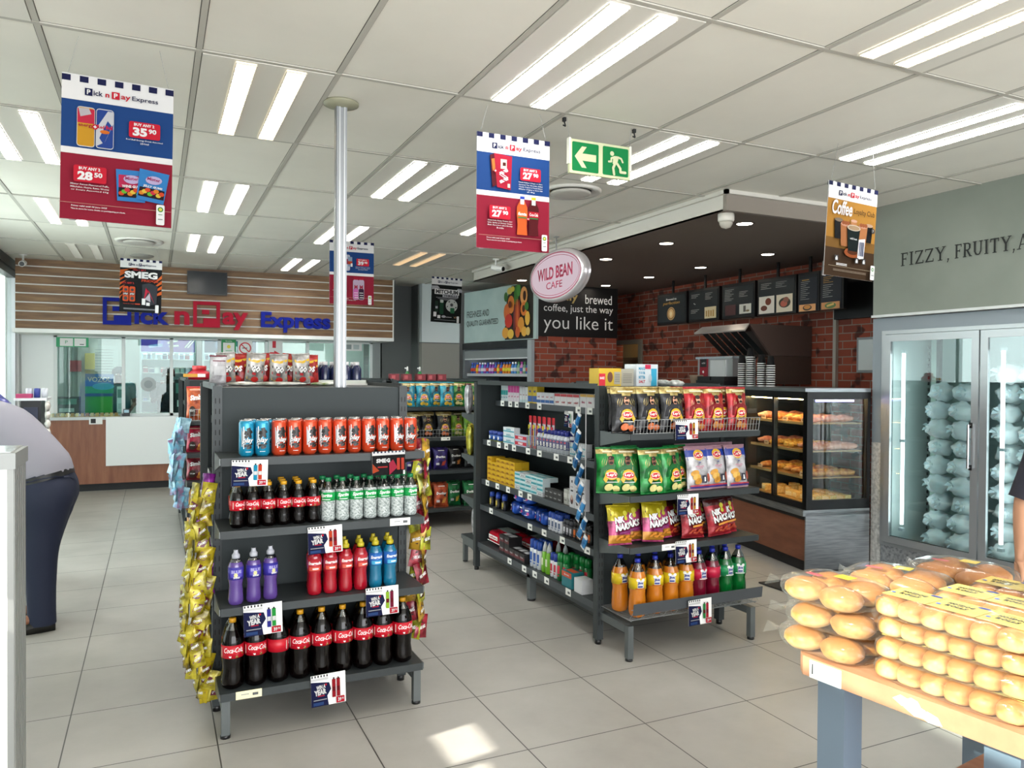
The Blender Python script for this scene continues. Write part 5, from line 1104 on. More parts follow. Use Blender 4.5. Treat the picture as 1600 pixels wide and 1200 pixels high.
def d_dor(cc):
    def d(a, w, h):
        a.poly([(-w*.3, h*.55), (w*.38, h*.72), (w*.3, h*.45)], INK); a.text('Doritos', 0, h*.6, w*.72, h*.12, PAPER, .05, .1, res=1)
        for k_ in range(3): a.poly([(w*(.02+.12*k_), h*(.18+.07*k_)), (w*(.3+.03*k_), h*(.2+.08*k_)), (w*(.12+.1*k_), h*(.4+.03*k_))], cc)
        a.rect(-w*.25, h*.27, w*.22, h*.1, P('#c8c8cc', .5), 2); a.rect(0, h*.9, w*.4, h*.03, PAPER, 3)
    return d
def d_simba(txt):
    def d(a, w, h):
        a.poly([(-w*.42, h*.5), (-w*.4, h*.72), (w*.4, h*.84), (w*.42, h*.62)], P(txt, .4)); a.text('Simba', 0, h*.67, w*.66, h*.17, PAPER, .05, .1, .12, res=1)
        a.rect(0, h*.9, w*.7, h*.04, P('#f2b8a0', .4), 5); a.ell(-w*.22, h*.25, w*.17, h*.16, P('#3a2418', .5), 12, 2); a.text('Chips', -w*.22, h*.26, w*.22, h*.07, PAPER, .03, res=1); a.ell(w*.2, h*.22, w*.16, h*.13, P('#e8a040', .5), 12, 2); a.ell(w*.1, h*.13, w*.12, h*.07, P('#c97a2c', .5), 12)
    return d
def d_go(v_):
    def d(a, w, h):
        for k_ in range(4): a.poly([(-w*.42, h*(.18+.19*k_)), (0, h*(.1+.2*k_)), (w*.42, h*(.2+.19*k_)), (w*.42, h*(.27+.19*k_)), (0, h*(.18+.2*k_)), (-w*.42, h*(.26+.19*k_))], P(['#f0c020', '#c9202a', '#17181a', '#f0c020'][(k_+v_) % 4], .35))
        a.text(['GO', 'OS'][v_ % 2], 0, h*.5, w*.5, h*.2, PAPER, .06, .1, res=1); a.ell(0, h*.18, w*.2, h*.09, P('#d8302a', .4), 12)
    return d
def d_none(a, w, h): a.rect(0, h*.5, w*.7, h*.3, P('#d6d6d8', .5), 5, 0, 3); a.rect(0, h*.82, w*.8, h*.03, P('#7a2038', .5), 5)
def d_back(c_):
    def d(a, w, h):
        a.rect(0, h*.45, w*.5, h*.7, P('#f4f4ee', .5), 4, 0, 5)
        for k_ in range(12): a.rect(0, h*(.2+.045*k_), w*.42, h*.008, P('#8a8a86', .5), 3)
    return d
BAGS = {
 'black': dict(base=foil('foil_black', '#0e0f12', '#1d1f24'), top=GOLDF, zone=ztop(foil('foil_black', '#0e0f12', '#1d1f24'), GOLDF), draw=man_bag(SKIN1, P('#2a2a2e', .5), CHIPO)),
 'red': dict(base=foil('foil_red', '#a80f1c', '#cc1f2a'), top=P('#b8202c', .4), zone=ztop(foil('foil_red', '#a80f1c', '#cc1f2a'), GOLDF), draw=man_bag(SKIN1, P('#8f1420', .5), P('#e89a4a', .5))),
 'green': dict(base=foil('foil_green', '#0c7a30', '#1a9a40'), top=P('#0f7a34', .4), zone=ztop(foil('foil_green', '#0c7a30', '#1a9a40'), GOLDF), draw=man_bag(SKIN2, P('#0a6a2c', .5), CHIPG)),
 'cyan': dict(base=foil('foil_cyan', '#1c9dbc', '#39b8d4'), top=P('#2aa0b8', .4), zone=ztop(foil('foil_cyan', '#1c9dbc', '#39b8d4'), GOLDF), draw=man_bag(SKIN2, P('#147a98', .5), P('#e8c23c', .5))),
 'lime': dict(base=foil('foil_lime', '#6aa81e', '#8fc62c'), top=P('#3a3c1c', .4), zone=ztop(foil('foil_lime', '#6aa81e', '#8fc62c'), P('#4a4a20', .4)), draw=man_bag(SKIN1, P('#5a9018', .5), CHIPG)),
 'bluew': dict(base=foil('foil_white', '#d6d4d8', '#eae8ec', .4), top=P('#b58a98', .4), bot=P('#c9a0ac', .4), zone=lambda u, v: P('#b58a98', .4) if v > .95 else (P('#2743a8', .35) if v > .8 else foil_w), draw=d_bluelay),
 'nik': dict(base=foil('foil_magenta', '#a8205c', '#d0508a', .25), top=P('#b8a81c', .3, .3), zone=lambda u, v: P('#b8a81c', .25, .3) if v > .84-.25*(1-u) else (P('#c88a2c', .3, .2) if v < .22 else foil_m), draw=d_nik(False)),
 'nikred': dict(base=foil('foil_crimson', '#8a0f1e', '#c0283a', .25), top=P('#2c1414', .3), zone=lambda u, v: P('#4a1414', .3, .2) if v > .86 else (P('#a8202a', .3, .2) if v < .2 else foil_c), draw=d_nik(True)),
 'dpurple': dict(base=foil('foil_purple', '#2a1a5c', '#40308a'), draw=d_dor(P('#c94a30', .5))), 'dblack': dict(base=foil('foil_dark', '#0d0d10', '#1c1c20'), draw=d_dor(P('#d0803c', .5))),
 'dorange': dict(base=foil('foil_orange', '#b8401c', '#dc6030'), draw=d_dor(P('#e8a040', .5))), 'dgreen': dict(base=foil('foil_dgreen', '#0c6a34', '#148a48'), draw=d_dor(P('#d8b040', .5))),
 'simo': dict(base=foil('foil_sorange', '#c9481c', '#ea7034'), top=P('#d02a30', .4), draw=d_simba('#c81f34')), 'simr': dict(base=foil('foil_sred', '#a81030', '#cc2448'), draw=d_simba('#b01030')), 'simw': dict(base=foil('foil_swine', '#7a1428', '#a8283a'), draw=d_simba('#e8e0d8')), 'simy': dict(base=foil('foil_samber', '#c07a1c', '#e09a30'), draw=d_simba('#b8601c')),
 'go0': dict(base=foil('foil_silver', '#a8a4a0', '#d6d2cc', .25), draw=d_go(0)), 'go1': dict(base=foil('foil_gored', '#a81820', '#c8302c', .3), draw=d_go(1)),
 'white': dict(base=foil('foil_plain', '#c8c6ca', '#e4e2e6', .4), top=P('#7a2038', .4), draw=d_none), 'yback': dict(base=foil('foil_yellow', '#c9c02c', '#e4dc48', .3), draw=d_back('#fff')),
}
foil_w = BAGS['bluew']['base']; foil_m = BAGS['nik']['base']; foil_c = BAGS['nikred']['base']
def bag(kind, w, h, d, label, loc, rz=0., rx=0., group=None, ry=0.):
    loc = (loc[0], loc[1], loc[2]+abs(math.sin(ry))*w/2+.0015)
    return place('bag%s%.2f%.2f' % (kind, w, h), mk_bag(kind, w, h, d, 1), label, 'crisp bag', loc, rz, group, rx, ry)
# middle unit, end top shelf
G_ = 'crisp bags on the top end shelf of the middle unit'
for i, (k_, x, y, z_, rx_, rz_) in enumerate((('black', 2.418, 3.66, 0, -.12, -.12), ('black', 2.592, 3.67, 0, -.1, .1), ('black', 2.752, 3.665, 0, -.1, .0), ('red', 2.915, 3.66, 0, -.1, .0), ('red', 3.06, 3.665, 0, -.1, .02), ('red', 3.15, 3.72, 0, -.08, .05), ('red', 3.225, 3.65, -.0, -.1, .05))):
    n3 = ('leftmost', 'second of three', 'third of three')[i] if i < 3 else ('leftmost', 'second of four', 'third of four, set back', 'rightmost')[i-3]
    bag(k_, .168 if k_ == 'black' else .155, .262, .055, ('black and gold' if k_ == 'black' else 'red and gold')+' crisp bag on the top end shelf, '+n3, (x, y, 1.286), rz_, rx_, G_)
for i in range(6):
    k_ = 'black' if i < 3 else 'red'; bag(k_, .168 if k_ == 'black' else .155, .262, .055, ('black' if i < 3 else 'red')+' crisp bag behind the front row, %s of the back row' % nth(i, 6), (2.47+.148*i, 3.79, 1.286), .05*(-1)**i, -.08, G_)
G_ = 'crisp bags on the second end shelf of the middle unit'
for i, (x, y, rz_, w_) in enumerate(((2.585, 3.625, .02, .17), (2.74, 3.645, .25, .165), (2.83, 3.72, .05, .165), (2.46, 3.70, -.2, .165), (2.375, 3.74, -.35, .165), (2.52, 3.80, -.1, .165))):
    bag('green', w_, .265, .055, 'green crisp bag on the second end shelf, '+('front middle one', 'twisted, right of the front one', 'upright one set back beside the blue ones', 'left of the front one', 'leftmost, turned aside', 'half hidden at the back')[i], (x, y, .936), rz_, -.14, G_)
for i, (x, y) in enumerate(((2.925, 3.64), (3.075, 3.655), (3.22, 3.64))): bag('bluew', .165, .262, .055, 'blue and white crisp bag on the second end shelf, '+('left one', 'middle one', 'right one')[i], (x, y, .936), (.0, .1, .05)[i], -.16, G_)
for i in range(3): bag('bluew', .165, .262, .055, 'blue and white crisp bag in the back row, '+('left one', 'middle one', 'right one')[i], (2.96+.14*i, 3.80, .936), 0, -.06, G_)
G_ = 'maize snack bags on the third end shelf of the middle unit'
for i, (k_, x, y, rz_, ry_) in enumerate((('nik', 2.39, 3.66, .1, .06), ('nik', 2.5, 3.72, -.2, -.05), ('nik', 2.6, 3.64, .15, .12), ('nik', 2.7, 3.71, 0, -.05), ('nikred', 2.82, 3.75, .3, 0), ('nikred', 2.9, 3.66, .02, .03), ('nikred', 3.0, 3.73, .2, 0), ('nikred', 3.09, 3.645, -.05, -.08), ('nikred', 3.2, 3.71, .1, .02))):
    bag(k_, .165, .225, .06, ('yellow and pink' if k_ == 'nik' else 'dark red')+' snack bag on the third end shelf, %s' % (nth(i, 4) if k_ == 'nik' else nth(i-4, 5)), (x, y, .648), rz_, -.2, G_, ry_)
# far unit behind the middle one
G_ = 'crisp bags on the far right-hand unit end'
FAR = [(1.271, [('cyan', 2.39, .05), ('cyan', 2.47, .02), ('cyan', 2.565, 0), ('cyan', 2.72, 0), ('cyan', 2.83, 0), ('green', 2.98, 0), ('green', 3.15, 0), ('green', 3.3, 0)], .26),
       (.951, [('black', 2.46, 0), ('black', 2.63, 0), ('black', 2.8, 0), ('lime', 2.97, 0), ('lime', 3.1, 0), ('lime', 3.26, 0)], .26),
       (.601, [('dpurple', 2.45, 0), ('dpurple', 2.6, 0), ('dpurple', 2.76, 0), ('dblack', 2.95, 0), ('dblack', 3.11, 0), ('dblack', 3.27, 0)], .225),
       (.201, [('dorange', 2.46, 0), ('dorange', 2.61, 0), ('dorange', 2.76, 0), ('dgreen', 2.93, 0), ('dgreen', 3.1, 0), ('dgreen', 3.27, 0)], .25)]
CN = {'cyan': 'light blue crisp bag', 'green': 'green crisp bag', 'black': 'black crisp bag', 'lime': 'lime green crisp bag', 'dpurple': 'purple tortilla chip bag', 'dblack': 'black tortilla chip bag', 'dorange': 'orange tortilla chip bag', 'dgreen': 'dark green tortilla chip bag'}
for si, (z, items, hh) in enumerate(FAR):
    kinds = [e[0] for e in items]
    for row in range(2):
        for i, (k_, x, rz_) in enumerate(items):
            j = kinds[:i].count(k_); n_ = kinds.count(k_)
            bag(k_, .16, hh, .055, '%s on the far unit\'s %s shelf, %s, %s row' % (CN[k_], ('top', 'second', 'third', 'bottom')[si], nth(j, n_), ('front', 'back')[row]), (x+.03*row, 7.70+.06*(i % 2)+.13*row-(.02 if si == 3 else 0), z), .06*((i*3) % 5-2), -.06, G_)
# far left unit
G_ = 'crisp bags on the far left-hand unit end'
for si, (z, k_, hh) in enumerate(((1.191, 'simo', .3), (.901, 'simr', .235), (.651, 'simw', .22), (.381, 'simy', .19), (.201, 'simy', .17))):
    for i in range(5): bag(k_, .18, hh, .06, {'simo': 'orange', 'simr': 'red', 'simw': 'dark red and white', 'simy': 'amber'}[k_]+' bag on shelf %s down, far left unit, %s' % (ORD[si], nth(i, 5)), (.345+.175*i, 7.42+.03*(i % 2), z), .1*((i % 3)-1), -.1, G_)
# on top of the left unit
G_ = 'small puffed snack bags lying on top of the left drinks unit'
for i, (x, w_, h_, v_, rz_) in enumerate(((.36, .12, .19, 0, .3), (.425, .1, .18, 1, -.2), (.50, .095, .165, 1, .1), (.565, .1, .175, 0, 0), (.635, .1, .18, 1, .1), (.70, .1, .19, 0, -.3), (.765, .1, .175, 1, .2), (.82, .09, .16, 0, .1))):
    bag('go%d' % (i % 2), .105, .178, .05, ('silver and red' if i % 2 == 0 else 'red and yellow')+' puffed snack bag on top of the left unit, %s' % nth(i, 8), (x, 4.5+.04*(i % 2), 1.546), rz_, .12*(-1)**i, G_, .08*((i % 3)-1))
t_ = None
q = MB(); q.box(-.2, -.14, 0, .2, .14, .012, P('#e8e8e0', .4)); q.box(-.2, -.14, .012, -.19, .14, .03, P('#dfe6d8', .3)); q.box(.19, -.14, .012, .2, .14, .03, P('#dfe6d8', .3)); q.box(-.2, -.14, .012, .2, -.13, .03, P('#dfe6d8', .3))
tag(q.build('shrink_wrap_tray', loc=(.965, 4.7, 1.5465)), 'white plastic tray under the dark blue bottles on the left unit', 'tray')
def mk_dark(label, cat, loc, rz, group):
    t = thing('drink_bottle', label, cat, loc, rz, group); q = MB(); q.lathe([(.026, 0), (.03, .006), (.031, .02), (.031, .085), (.02, .105), (.016, .11)], P('#14224f', .2, coat=.5), 16); q.build('bottle_body', t)
    q = MB(); q.lathe([(.0175, .108), (.0175, .128), (.0001, .128)], P('#f0f0f0', .4), 16); q.build('cap', t); return t
for r_ in range(2):
    for i in range(6): place('dk', mk_dark, 'small dark blue bottle with white cap, %s, %s row' % (nth(i, 6), ('front', 'back')[r_]), 'bottle', (.80+.064*i, 4.66+.08*r_, 1.559), 0, 'dark blue bottles on top of the left unit')
for i, (x, c_, w_) in enumerate(((.6, '#d9dfc8', .3), (.85, '#a8c83c', .16), (.42, '#e0dcc8', .16))):
    q = MB(); q.ball((0, 0, .012), .5, foil('flat_pack%d' % i, c_, '#f0f0ea'), 16, 8, (w_, .12, .024), .2, i); tag(q.build('flat_packet', loc=(x, 4.25, 1.546)), ('pale', 'lime green', 'cream')[i]+' flat packet lying on top of the left unit', 'packet')
# hanging strips of small packets
def strip(name, label, pts, mats, w, h, word, cnt_, side=-1, spread=.0, face=0.):
    """a clip strip hung from the top: thing > hook tape, packets"""
    t = thing(name, label, 'packet strip', pts[0]); o = Vector(pts[0])
    q = MB(); q.box(-.006, -.002, pts[-1][2]-o.z+.05, .006, 0, .01, P('#d6d8da', .4)); q.build('tape', t)
    n = 0; Z0 = pts[0][2]; Z1 = pts[-1][2]
    for k_ in range(cnt_):
        f = k_/(cnt_-1); z = Z0+(Z1-Z0)*f
        j = 0
        while j < len(pts)-2 and pts[j+1][2] > z: j += 1
        (xa, ya, za), (xb, yb, zb) = pts[j], pts[j+1]; g = (za-z)/max(1e-6, za-zb); x = xa+(xb-xa)*g; y = ya+(yb-ya)*g
        for c_ in range(2 if spread else 1):
            q = MB(); m = mats[(k_+c_*2) % len(mats)]; F = bagfn(w, h, .022, k_*3.1+c_)
            q.surf(lambda u, v: F((u-.5)*w, v*h, 1), 6, 6, m); q.surf(lambda u, v: F((.5-u)*w, v*h, -1), 6, 6, m)
            a = Art(q, lambda x_, z_, l: F(x_, z_, 1, l), .0006); a.l = .001
            if word: a.poly([(-w*.4, h*.3), (w*.1, h*.25), (w*.42, h*.6), (-w*.2, h*.7)], P('#6a1230' if word == 'CHOMPS' else '#3a1414', .4)); a.text(word, -w*.02, h*.46, w*.55, h*.14, PAPER, .04, .1, .3, res=1)
            tw = face+(.5 if c_ else -.3)*(1 if spread else .4)+.25*math.sin(k_*2.4)
            tw *= 1.5; M_ = Matrix.Translation(Vector((x-o.x+(c_-.5)*spread*.9, y-o.y-.012*c_-.006*(k_ % 2), z-o.z-h*.5))) @ Matrix.Rotation(tw, 4, 'Z') @ Matrix.Rotation(.22*math.sin(k_*1.3+c_), 4, 'Y') @ Matrix.Rotation(-.12, 4, 'X')
            q.v = [tuple(M_ @ Vector(p)) for p in q.v]; q.build('packet', t)
    return t
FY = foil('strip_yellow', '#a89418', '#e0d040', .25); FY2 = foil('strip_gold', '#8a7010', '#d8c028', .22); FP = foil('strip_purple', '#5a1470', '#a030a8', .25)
PURPS = [FP, FY2, FP]
strip('packet_strip', 'long hanging strip of crinkled yellow snack packets on the left unit corner', [(.195, 3.84, 1.06), (.175, 3.83, .85), (.16, 3.82, .65), (.145, 3.8, .45), (.15, 3.8, .33), (.19, 3.81, .22), (.225, 3.83, .13)], [FY, FY2, FY], .068, .088, 'CHOMPS', 17, spread=.062, face=-.45)
strip('packet_strip', 'short hanging strip of purple and yellow packets above the yellow strip', [(.222, 3.86, 1.1), (.205, 3.85, .9), (.225, 3.85, .62)], [FP, FY2, FP], .045, .085, '', 8, spread=.02, face=-.3)
strip('packet_strip', 'inner column of yellow packets close to the left upright', [(.22, 3.83, .7), (.215, 3.82, .12)], [FY2, FY], .05, .085, 'CHOMPS', 9, face=-.2)
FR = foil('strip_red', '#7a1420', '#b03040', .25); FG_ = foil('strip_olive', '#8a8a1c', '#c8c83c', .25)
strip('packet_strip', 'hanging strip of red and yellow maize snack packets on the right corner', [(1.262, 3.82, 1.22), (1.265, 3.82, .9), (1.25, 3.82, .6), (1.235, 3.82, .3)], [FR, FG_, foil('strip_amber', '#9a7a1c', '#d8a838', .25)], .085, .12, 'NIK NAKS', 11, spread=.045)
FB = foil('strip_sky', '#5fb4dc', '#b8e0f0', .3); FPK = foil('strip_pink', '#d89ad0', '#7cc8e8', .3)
strip('candy_strip', 'hanging bunch of pale blue and pink candy floss bags, far left', [(.2, 7.25, 1.16), (.16, 7.25, 1.0), (.15, 7.25, .75), (.17, 7.25, .6), (.2, 7.25, .5)], [FB, FPK], .1, .13, '', 12, spread=.05, face=-.5)
FW = P('#f4f6f8', .3); FBL = foil('strip_wipe', '#1f7ac8', '#4aa4e8', .3)
t = thing('wipe_strip', 'hanging strip of blue and white wet wipe packets on the middle unit', 'packet strip', (2.355, 3.99, 1.42))
q = MB(); q.box(-.002, -.004, -.8, 0, .004, 0, P('#d8d8da', .4)); q.build('tape', t)
for k_ in range(15):
    z = -.06-.052*k_; y = .1*(1-k_/14)+.02+.045*(k_ % 2)-.02; q = MB(); F = bagfn(.045, .095, .02, k_)
    q.surf(lambda u, v: F((u-.5)*.045, v*.095, 1), 5, 6, FBL, lambda u, v: FW if v > .8 or v < .16 else FBL); q.surf(lambda u, v: F((.5-u)*.045, v*.095, -1), 5, 6, FBL, lambda u, v: FW if v > .8 or v < .16 else FBL)
    M_ = Matrix.Translation((-.012-.004*(k_ % 3), y, z-.06)) @ Matrix.Rotation(-PI/2, 4, 'Z') @ Matrix.Rotation(.5, 4, 'Y'); q.v = [tuple(M_ @ Vector(p)) for p in q.v]; q.build('packet', t)
# ------------------------------------------------------------------ toiletries on the side shelves of the middle unit (faces look to -X)
def cbx(key, w, d, h, col, draw=None, side=None):
    """carton: w along the shelf, d deep, h high; printed on its front"""
    def mk(label, cat, loc, rz, group):
        q = MB(); q.box(-w/2, -d/2, 0, w/2, d/2, h, P(col, .45))
        a = Art(q, lambda x, z, l: (x, -d/2-l, z)); 
        if draw: draw(a, w, h)
        a = Art(q, lambda x, y, l: (x, y, h+l)); a.rect(0, 0, w*.8, d*.5, P(side or '#e6e6e6', .5))
        return tag(q.build('carton', loc=loc), label, cat, group)
    def put(label, x, y, z, rz=-PI/2, cat='carton', group=None):
        k = 'cb'+key
        if k in PROTO: o = PROTO[k].copy(); COL.objects.link(o); o['label'] = label; o.location = (x, y, z); 
        else: o = PROTO[k] = mk(label, cat, (x, y, z), rz, group)
        o.rotation_euler = (0, 0, rz); o['category'] = cat
        if group: o['group'] = group
        return o
    return put
def wordd(word, col, band=None, bz=.5, bh=.3, tw=.7, th=.2, tz=.5, rot=0):
    def d(a, w, h):
        if band: a.rect(0, h*bz, w*.98, h*bh, P(band, .45))
        if word: a.text(word, 0, h*tz, w*tw, h*th, P(col, .45), .03, 0, rot, res=1)
    return d
R_ = lambda *v: v
# top shelf z 1.40
z = 1.401; sh = 'top side shelf'
b1 = cbx('teal', .042, .05, .125, '#e8f0f2', wordd('Ear', '#1f8fa8', '#38b0b0', .55, .3, .7, .12, .25)); b2 = cbx('pink', .05, .05, .14, '#f2e6ee', wordd('soft', '#d82a86', '#e24aa0', .72, .4, .6, .1, .3)); b3 = cbx('whitec', .045, .05, .12, '#f2f2f4', wordd('balm', '#b0402c', '#cfe6ea', .1, .18, .6, .08, .5))
b4 = cbx('yell', .075, .06, .15, '#ecc92c', wordd('ease', '#1f50a0', '#2f62b0', .22, .3, .5, .12, .6)); b5 = cbx('wave', .065, .07, .085, '#eeeef2', wordd('med', '#c0304a', '#2a66b0', .25, .25, .5, .16, .65)); b6 = cbx('redw', .085, .08, .085, '#f2eeee', wordd('relief', '#c82030', '#d8303a', .86, .22, .6, .18, .3)); b7 = cbx('yelw', .085, .08, .09, '#f2eeee', wordd('dose', '#c02060', '#e8b02c', .88, .2, .5, .2, .4))
lab = lambda n, i, tot, extra='': '%s, %s, %s%s' % (n, sh, nth(i, tot) if tot > 2 else ('far one', 'near one')[i], extra)
for i in range(3): b1(lab('teal and white small carton', i, 3), 2.61, 5.73-.045*i, z)
for i in range(4): b2(lab('bright pink and white carton', i, 4), 2.61, 5.59-.053*i, z)
for i in range(3): b3(lab('white carton with pale base band', i, 3), 2.61, 5.375-.05*i, z)
for i in range(2): b4(lab('yellow and blue carton', i, 2), 2.615, 5.215-.08*i, z)
for i in range(4): b5(lab('white carton with blue wave', i, 4), 2.61, 5.05-.068*i, z)
for i in range(4): b6(lab('white carton with red top edge', i, 4), 2.615, 4.76-.088*i, z)
for i in range(4): b7(lab('white carton with yellow top edge', i, 4), 2.615, 4.4-.088*i+.0, z)
for i in range(8): b6('white carton in the back row of the top side shelf, %s' % nth(i, 8), 2.74, 5.0-.12*i, z)
# second shelf z 1.08
z = 1.081; sh = 'second side shelf'
def mk_jar(label, cat, loc, rz, group):
    t = thing('cream_jar', label, cat, loc, rz, group); q = MB(); q.lathe([(.03, 0), (.034, .008), (.034, .05)], P('#b8c24a', .4), 16); q.lathe([(.0345, .008), (.0345, .05)], P('#2a5fb8', .4), 16); Art(q, cyl_map(.035)).ell(0, .03, .014, .013, PAPER); q.build('jar', t)
    q = MB(); q.lathe([(.036, .05), (.036, .078), (.0001, .08)], P('#1f3f9a', .4), 16); q.build('lid', t); return t
for i in range(3): place('jar', mk_jar, lab('blue and yellow cream jar', i, 3), 'jar', (2.5, 5.71-.085*i, z), -PI/2, 'cream jars on the second side shelf')
tp = cbx('tp', .2, .05, .042, '#eef2f6', wordd('paste', '#2a9fb8', '#58b8c8', .3, .25, .4, .5, .6)); tpr = cbx('tpr', .2, .05, .042, '#c8d8ee', wordd('max', '#ffffff', '#d81f3a', .5, .6, .4, .4, .5))
for i in range(3): tp(lab('white and teal toothpaste box stacked', i, 3, ', in the stack'), 2.5, 5.36, z+.0425*i)
for i in range(2): tpr(lab('red and blue toothpaste box', i, 2), 2.5, 5.145, z+.0425*i)
def mk_brush(c1, c2):
    def mk(label, cat, loc, rz, group):
        t = thing('toothbrush_pack', label, cat, loc, rz, group)
        q = MB(); q.box(-.019, -.002, 0, .019, 0, .235, P('#c9203a', .4)); q.box(-.016, -.0025, .02, .016, -.002, .185, P('#d6dfe6', .3)); q.box(-.019, -.0026, .2, .019, -.002, .235, P('#d01828', .4)); q.build('card', t)
        q = MB(); q.tube((-.006, -.008, .02), (-.006, -.008, .13), .004, P(c1, .3), 6); q.box(-.012, -.014, .14, 0, -.004, .17, P(c1, .3)); q.tube((.008, -.008, .02), (.008, -.008, .15), .0035, P(c2, .3), 6); q.build('brush', t); return t
    return mk
for i in range(10): place('br%d' % (i % 2), mk_brush(*(('#e8d83c', '#3a6fd0'), ('#e23a50', '#2a3f9a'))[i % 2]), 'red-topped toothbrush pack on the second side shelf, %s' % nth(i, 10), 'toothbrush pack', (2.5+.012*(i % 2), 5.03-.037*i, z), -PI/2, 'toothbrush packs on the second side shelf')
def mk_rinse(label, cat, loc, rz, group):
    t = thing('mouthwash_bottle', label, cat, loc, rz, group); q = MB(); q.lathe([(.018, 0), (.022, .006), (.022, .1), (.013, .125)], P('#dfe4ee', .3), 14); q.lathe([(.0225, .03), (.0225, .095)], P('#2a2f8a', .35), 14); a = Art(q, cyl_map(.0228)); a.rect(0, .05, .028, .03, PAPER, 3); a.rect(0, .08, .026, .012, P('#d81f5a', .4), 3); q.build('bottle_body', t)
    q = MB(); q.lathe([(.0165, .122), (.018, .15), (.0001, .153)], P('#1f2a90', .4), 14); q.build('cap', t); return t
for r_ in range(2):
    for i in range(9): place('rin', mk_rinse, 'small blue-capped mouthwash bottle behind the wire guard, %s, %s row' % (nth(i, 9), ('front', 'back')[r_]), 'bottle', (2.5+.055*r_, 4.88-.05*i+.02*r_, z+.0), -PI/2, 'mouthwash bottles on the second side shelf')
for i in range(6): tp('blue and white toothpaste box in the wire guard, %s' % nth(i, 6), 2.53+.0*i, 4.35 if i < 3 else 4.35, z+.0425*(i % 3) if i < 3 else z+.0425*(i % 3)+.0425*3-.0425*0) if i < 2 else None
# third shelf z .755
z = .7555; sh = 'third side shelf'
ysoap = cbx('ys', .085, .06, .038, '#e6b81c', wordd('soap', '#7a3a10', '#c98f14', .4, .3, .5, .4, .5), '#c9a020')
k = 0
for cx_ in range(6):
    for lv in range(5 if cx_ not in (1,) else 4):
        for dp in range(2):
            if dp == 1 and lv < 3: continue
            ysoap('yellow soap box, stack %s along, %s up, %s' % (ORD[cx_], ORD[lv], ('front', 'behind')[dp]), 2.5+.062*dp, 5.72-.088*cx_, z+.0385*lv, group='yellow soap boxes on the third side shelf'); k += 1
tsoap = cbx('ts', .09, .06, .032, '#d9eef0', wordd('fresh', '#1f7f8f', '#4cb8c4', .5, .45, .4, .3, .5), '#5fc0cc'); gsoap = cbx('gs', .09, .06, .032, '#c8ccd0', wordd('charcoal', '#222222', '#e8e8ea', .5, .4, .6, .3, .5), '#e4e4e8')
for cx_ in range(5):
    for lv in range(4):
        for dp in range(2):
            if dp == 1 and lv < 3: continue
            (gsoap if (cx_+lv) % 4 == 0 else tsoap)(('grey' if (cx_+lv) % 4 == 0 else 'teal')+' and white soap box, stack %s along, %s up, %s' % (ORD[cx_], ORD[lv], ('front', 'behind')[dp]), 2.5+.062*dp, 5.19-.093*cx_, z+.0325*lv, group='teal soap boxes on the third side shelf')
bsoap = cbx('bs', .06, .05, .035, '#2c2a2a', wordd('bar', '#cccccc', '#4a4644', .5, .4, .5, .3, .5), '#50504c')
for cx_ in range(4):
    for lv in range(2): bsoap('dark small soap box, %s along, %s layer' % (ORD[cx_], ('lower', 'upper')[lv]), 2.5, 4.72-.062*cx_, z+.0355*lv, group='dark soap boxes on the third side shelf')
def d_face(a, w, h): a.rect(0, h*.85, w*.25, h*.08, INK); a.rect(0, h*.55, w*.5, h*.05, INK); a.text('for men', 0, h*.68, w*.5, h*.05, INK, .02, res=1); a.ell(0, h*.25, w*.28, h*.14, P('#7a3a30', .5)); a.ell(0, h*.33, w*.22, h*.08, P('#d6b8a8', .5)); a.ell(0, h*.16, w*.16, h*.05, P('#2c1a18', .5))
raz = cbx('raz', .065, .03, .2, '#e4e4e8', d_face)
smallw = cbx('sw', .05, .04, .1, '#b8b8b0', wordd('foam', '#444444', '#d8d8d0', .6, .3, .6, .15, .3))
for i in range(2): smallw('small grey carton beside the tall white razor packs, %s' % ('far one', 'near one')[i], 2.5, 4.46-.055*i, z)
for i in range(3): raz('tall white razor pack printed with a man\'s chin, %s' % nth(i, 3), 2.47, 4.33-.07*i, z)
# fourth shelf z .545
z = .5455; sh = 'fourth side shelf'
def mk_pads(label, cat, loc, rz, group):
    t = thing('soft_pack', label, cat, loc, rz, group); q = MB(); q.surf(lambda u, v: (lambda d_, s_: (.06*s_(d_.x), .05*s_(d_.y), .048+.048*s_(d_.z)+.004*mnoise.noise(d_*5)))(Vector((math.sin(PI*v)*math.cos(2*PI*u), math.sin(PI*v)*math.sin(2*PI*u), -math.cos(PI*v))), lambda q_: math.copysign(abs(q_)**.6, q_)), 20, 12, foil('pack_blue', '#1a3fa8', '#2f66d8', .25))
    q.build('pack', t); q = MB(); a = Art(q, lambda x, z_, l: (x, -.0515-l, z_)); a.rect(0, .066, .04, .01, PAPER, 2); a.ell(.01, .042, .014, .012, P('#d84a9a', .4), 12); a.rect(-.01, .03, .03, .004, PAPER, 2); q.build('print', t); return t
for i, (y, dz) in enumerate(((5.3, 0), (5.18, 0), (5.06, 0), (4.93, 0), (5.24, .1), (5.12, .1), (4.82, 0))): place('pads', mk_pads, 'shiny blue soft pack on the fourth side shelf, %s' % (nth(i, 5)+' at the bottom' if i < 4 else ('upper left one', 'upper right one', 'rightmost at the bottom')[i-4]), 'pack', (2.53+.02*(i % 2), y, z+dz+.005), -PI/2+.3*((i % 3)-1), 'blue soft packs on the fourth side shelf')
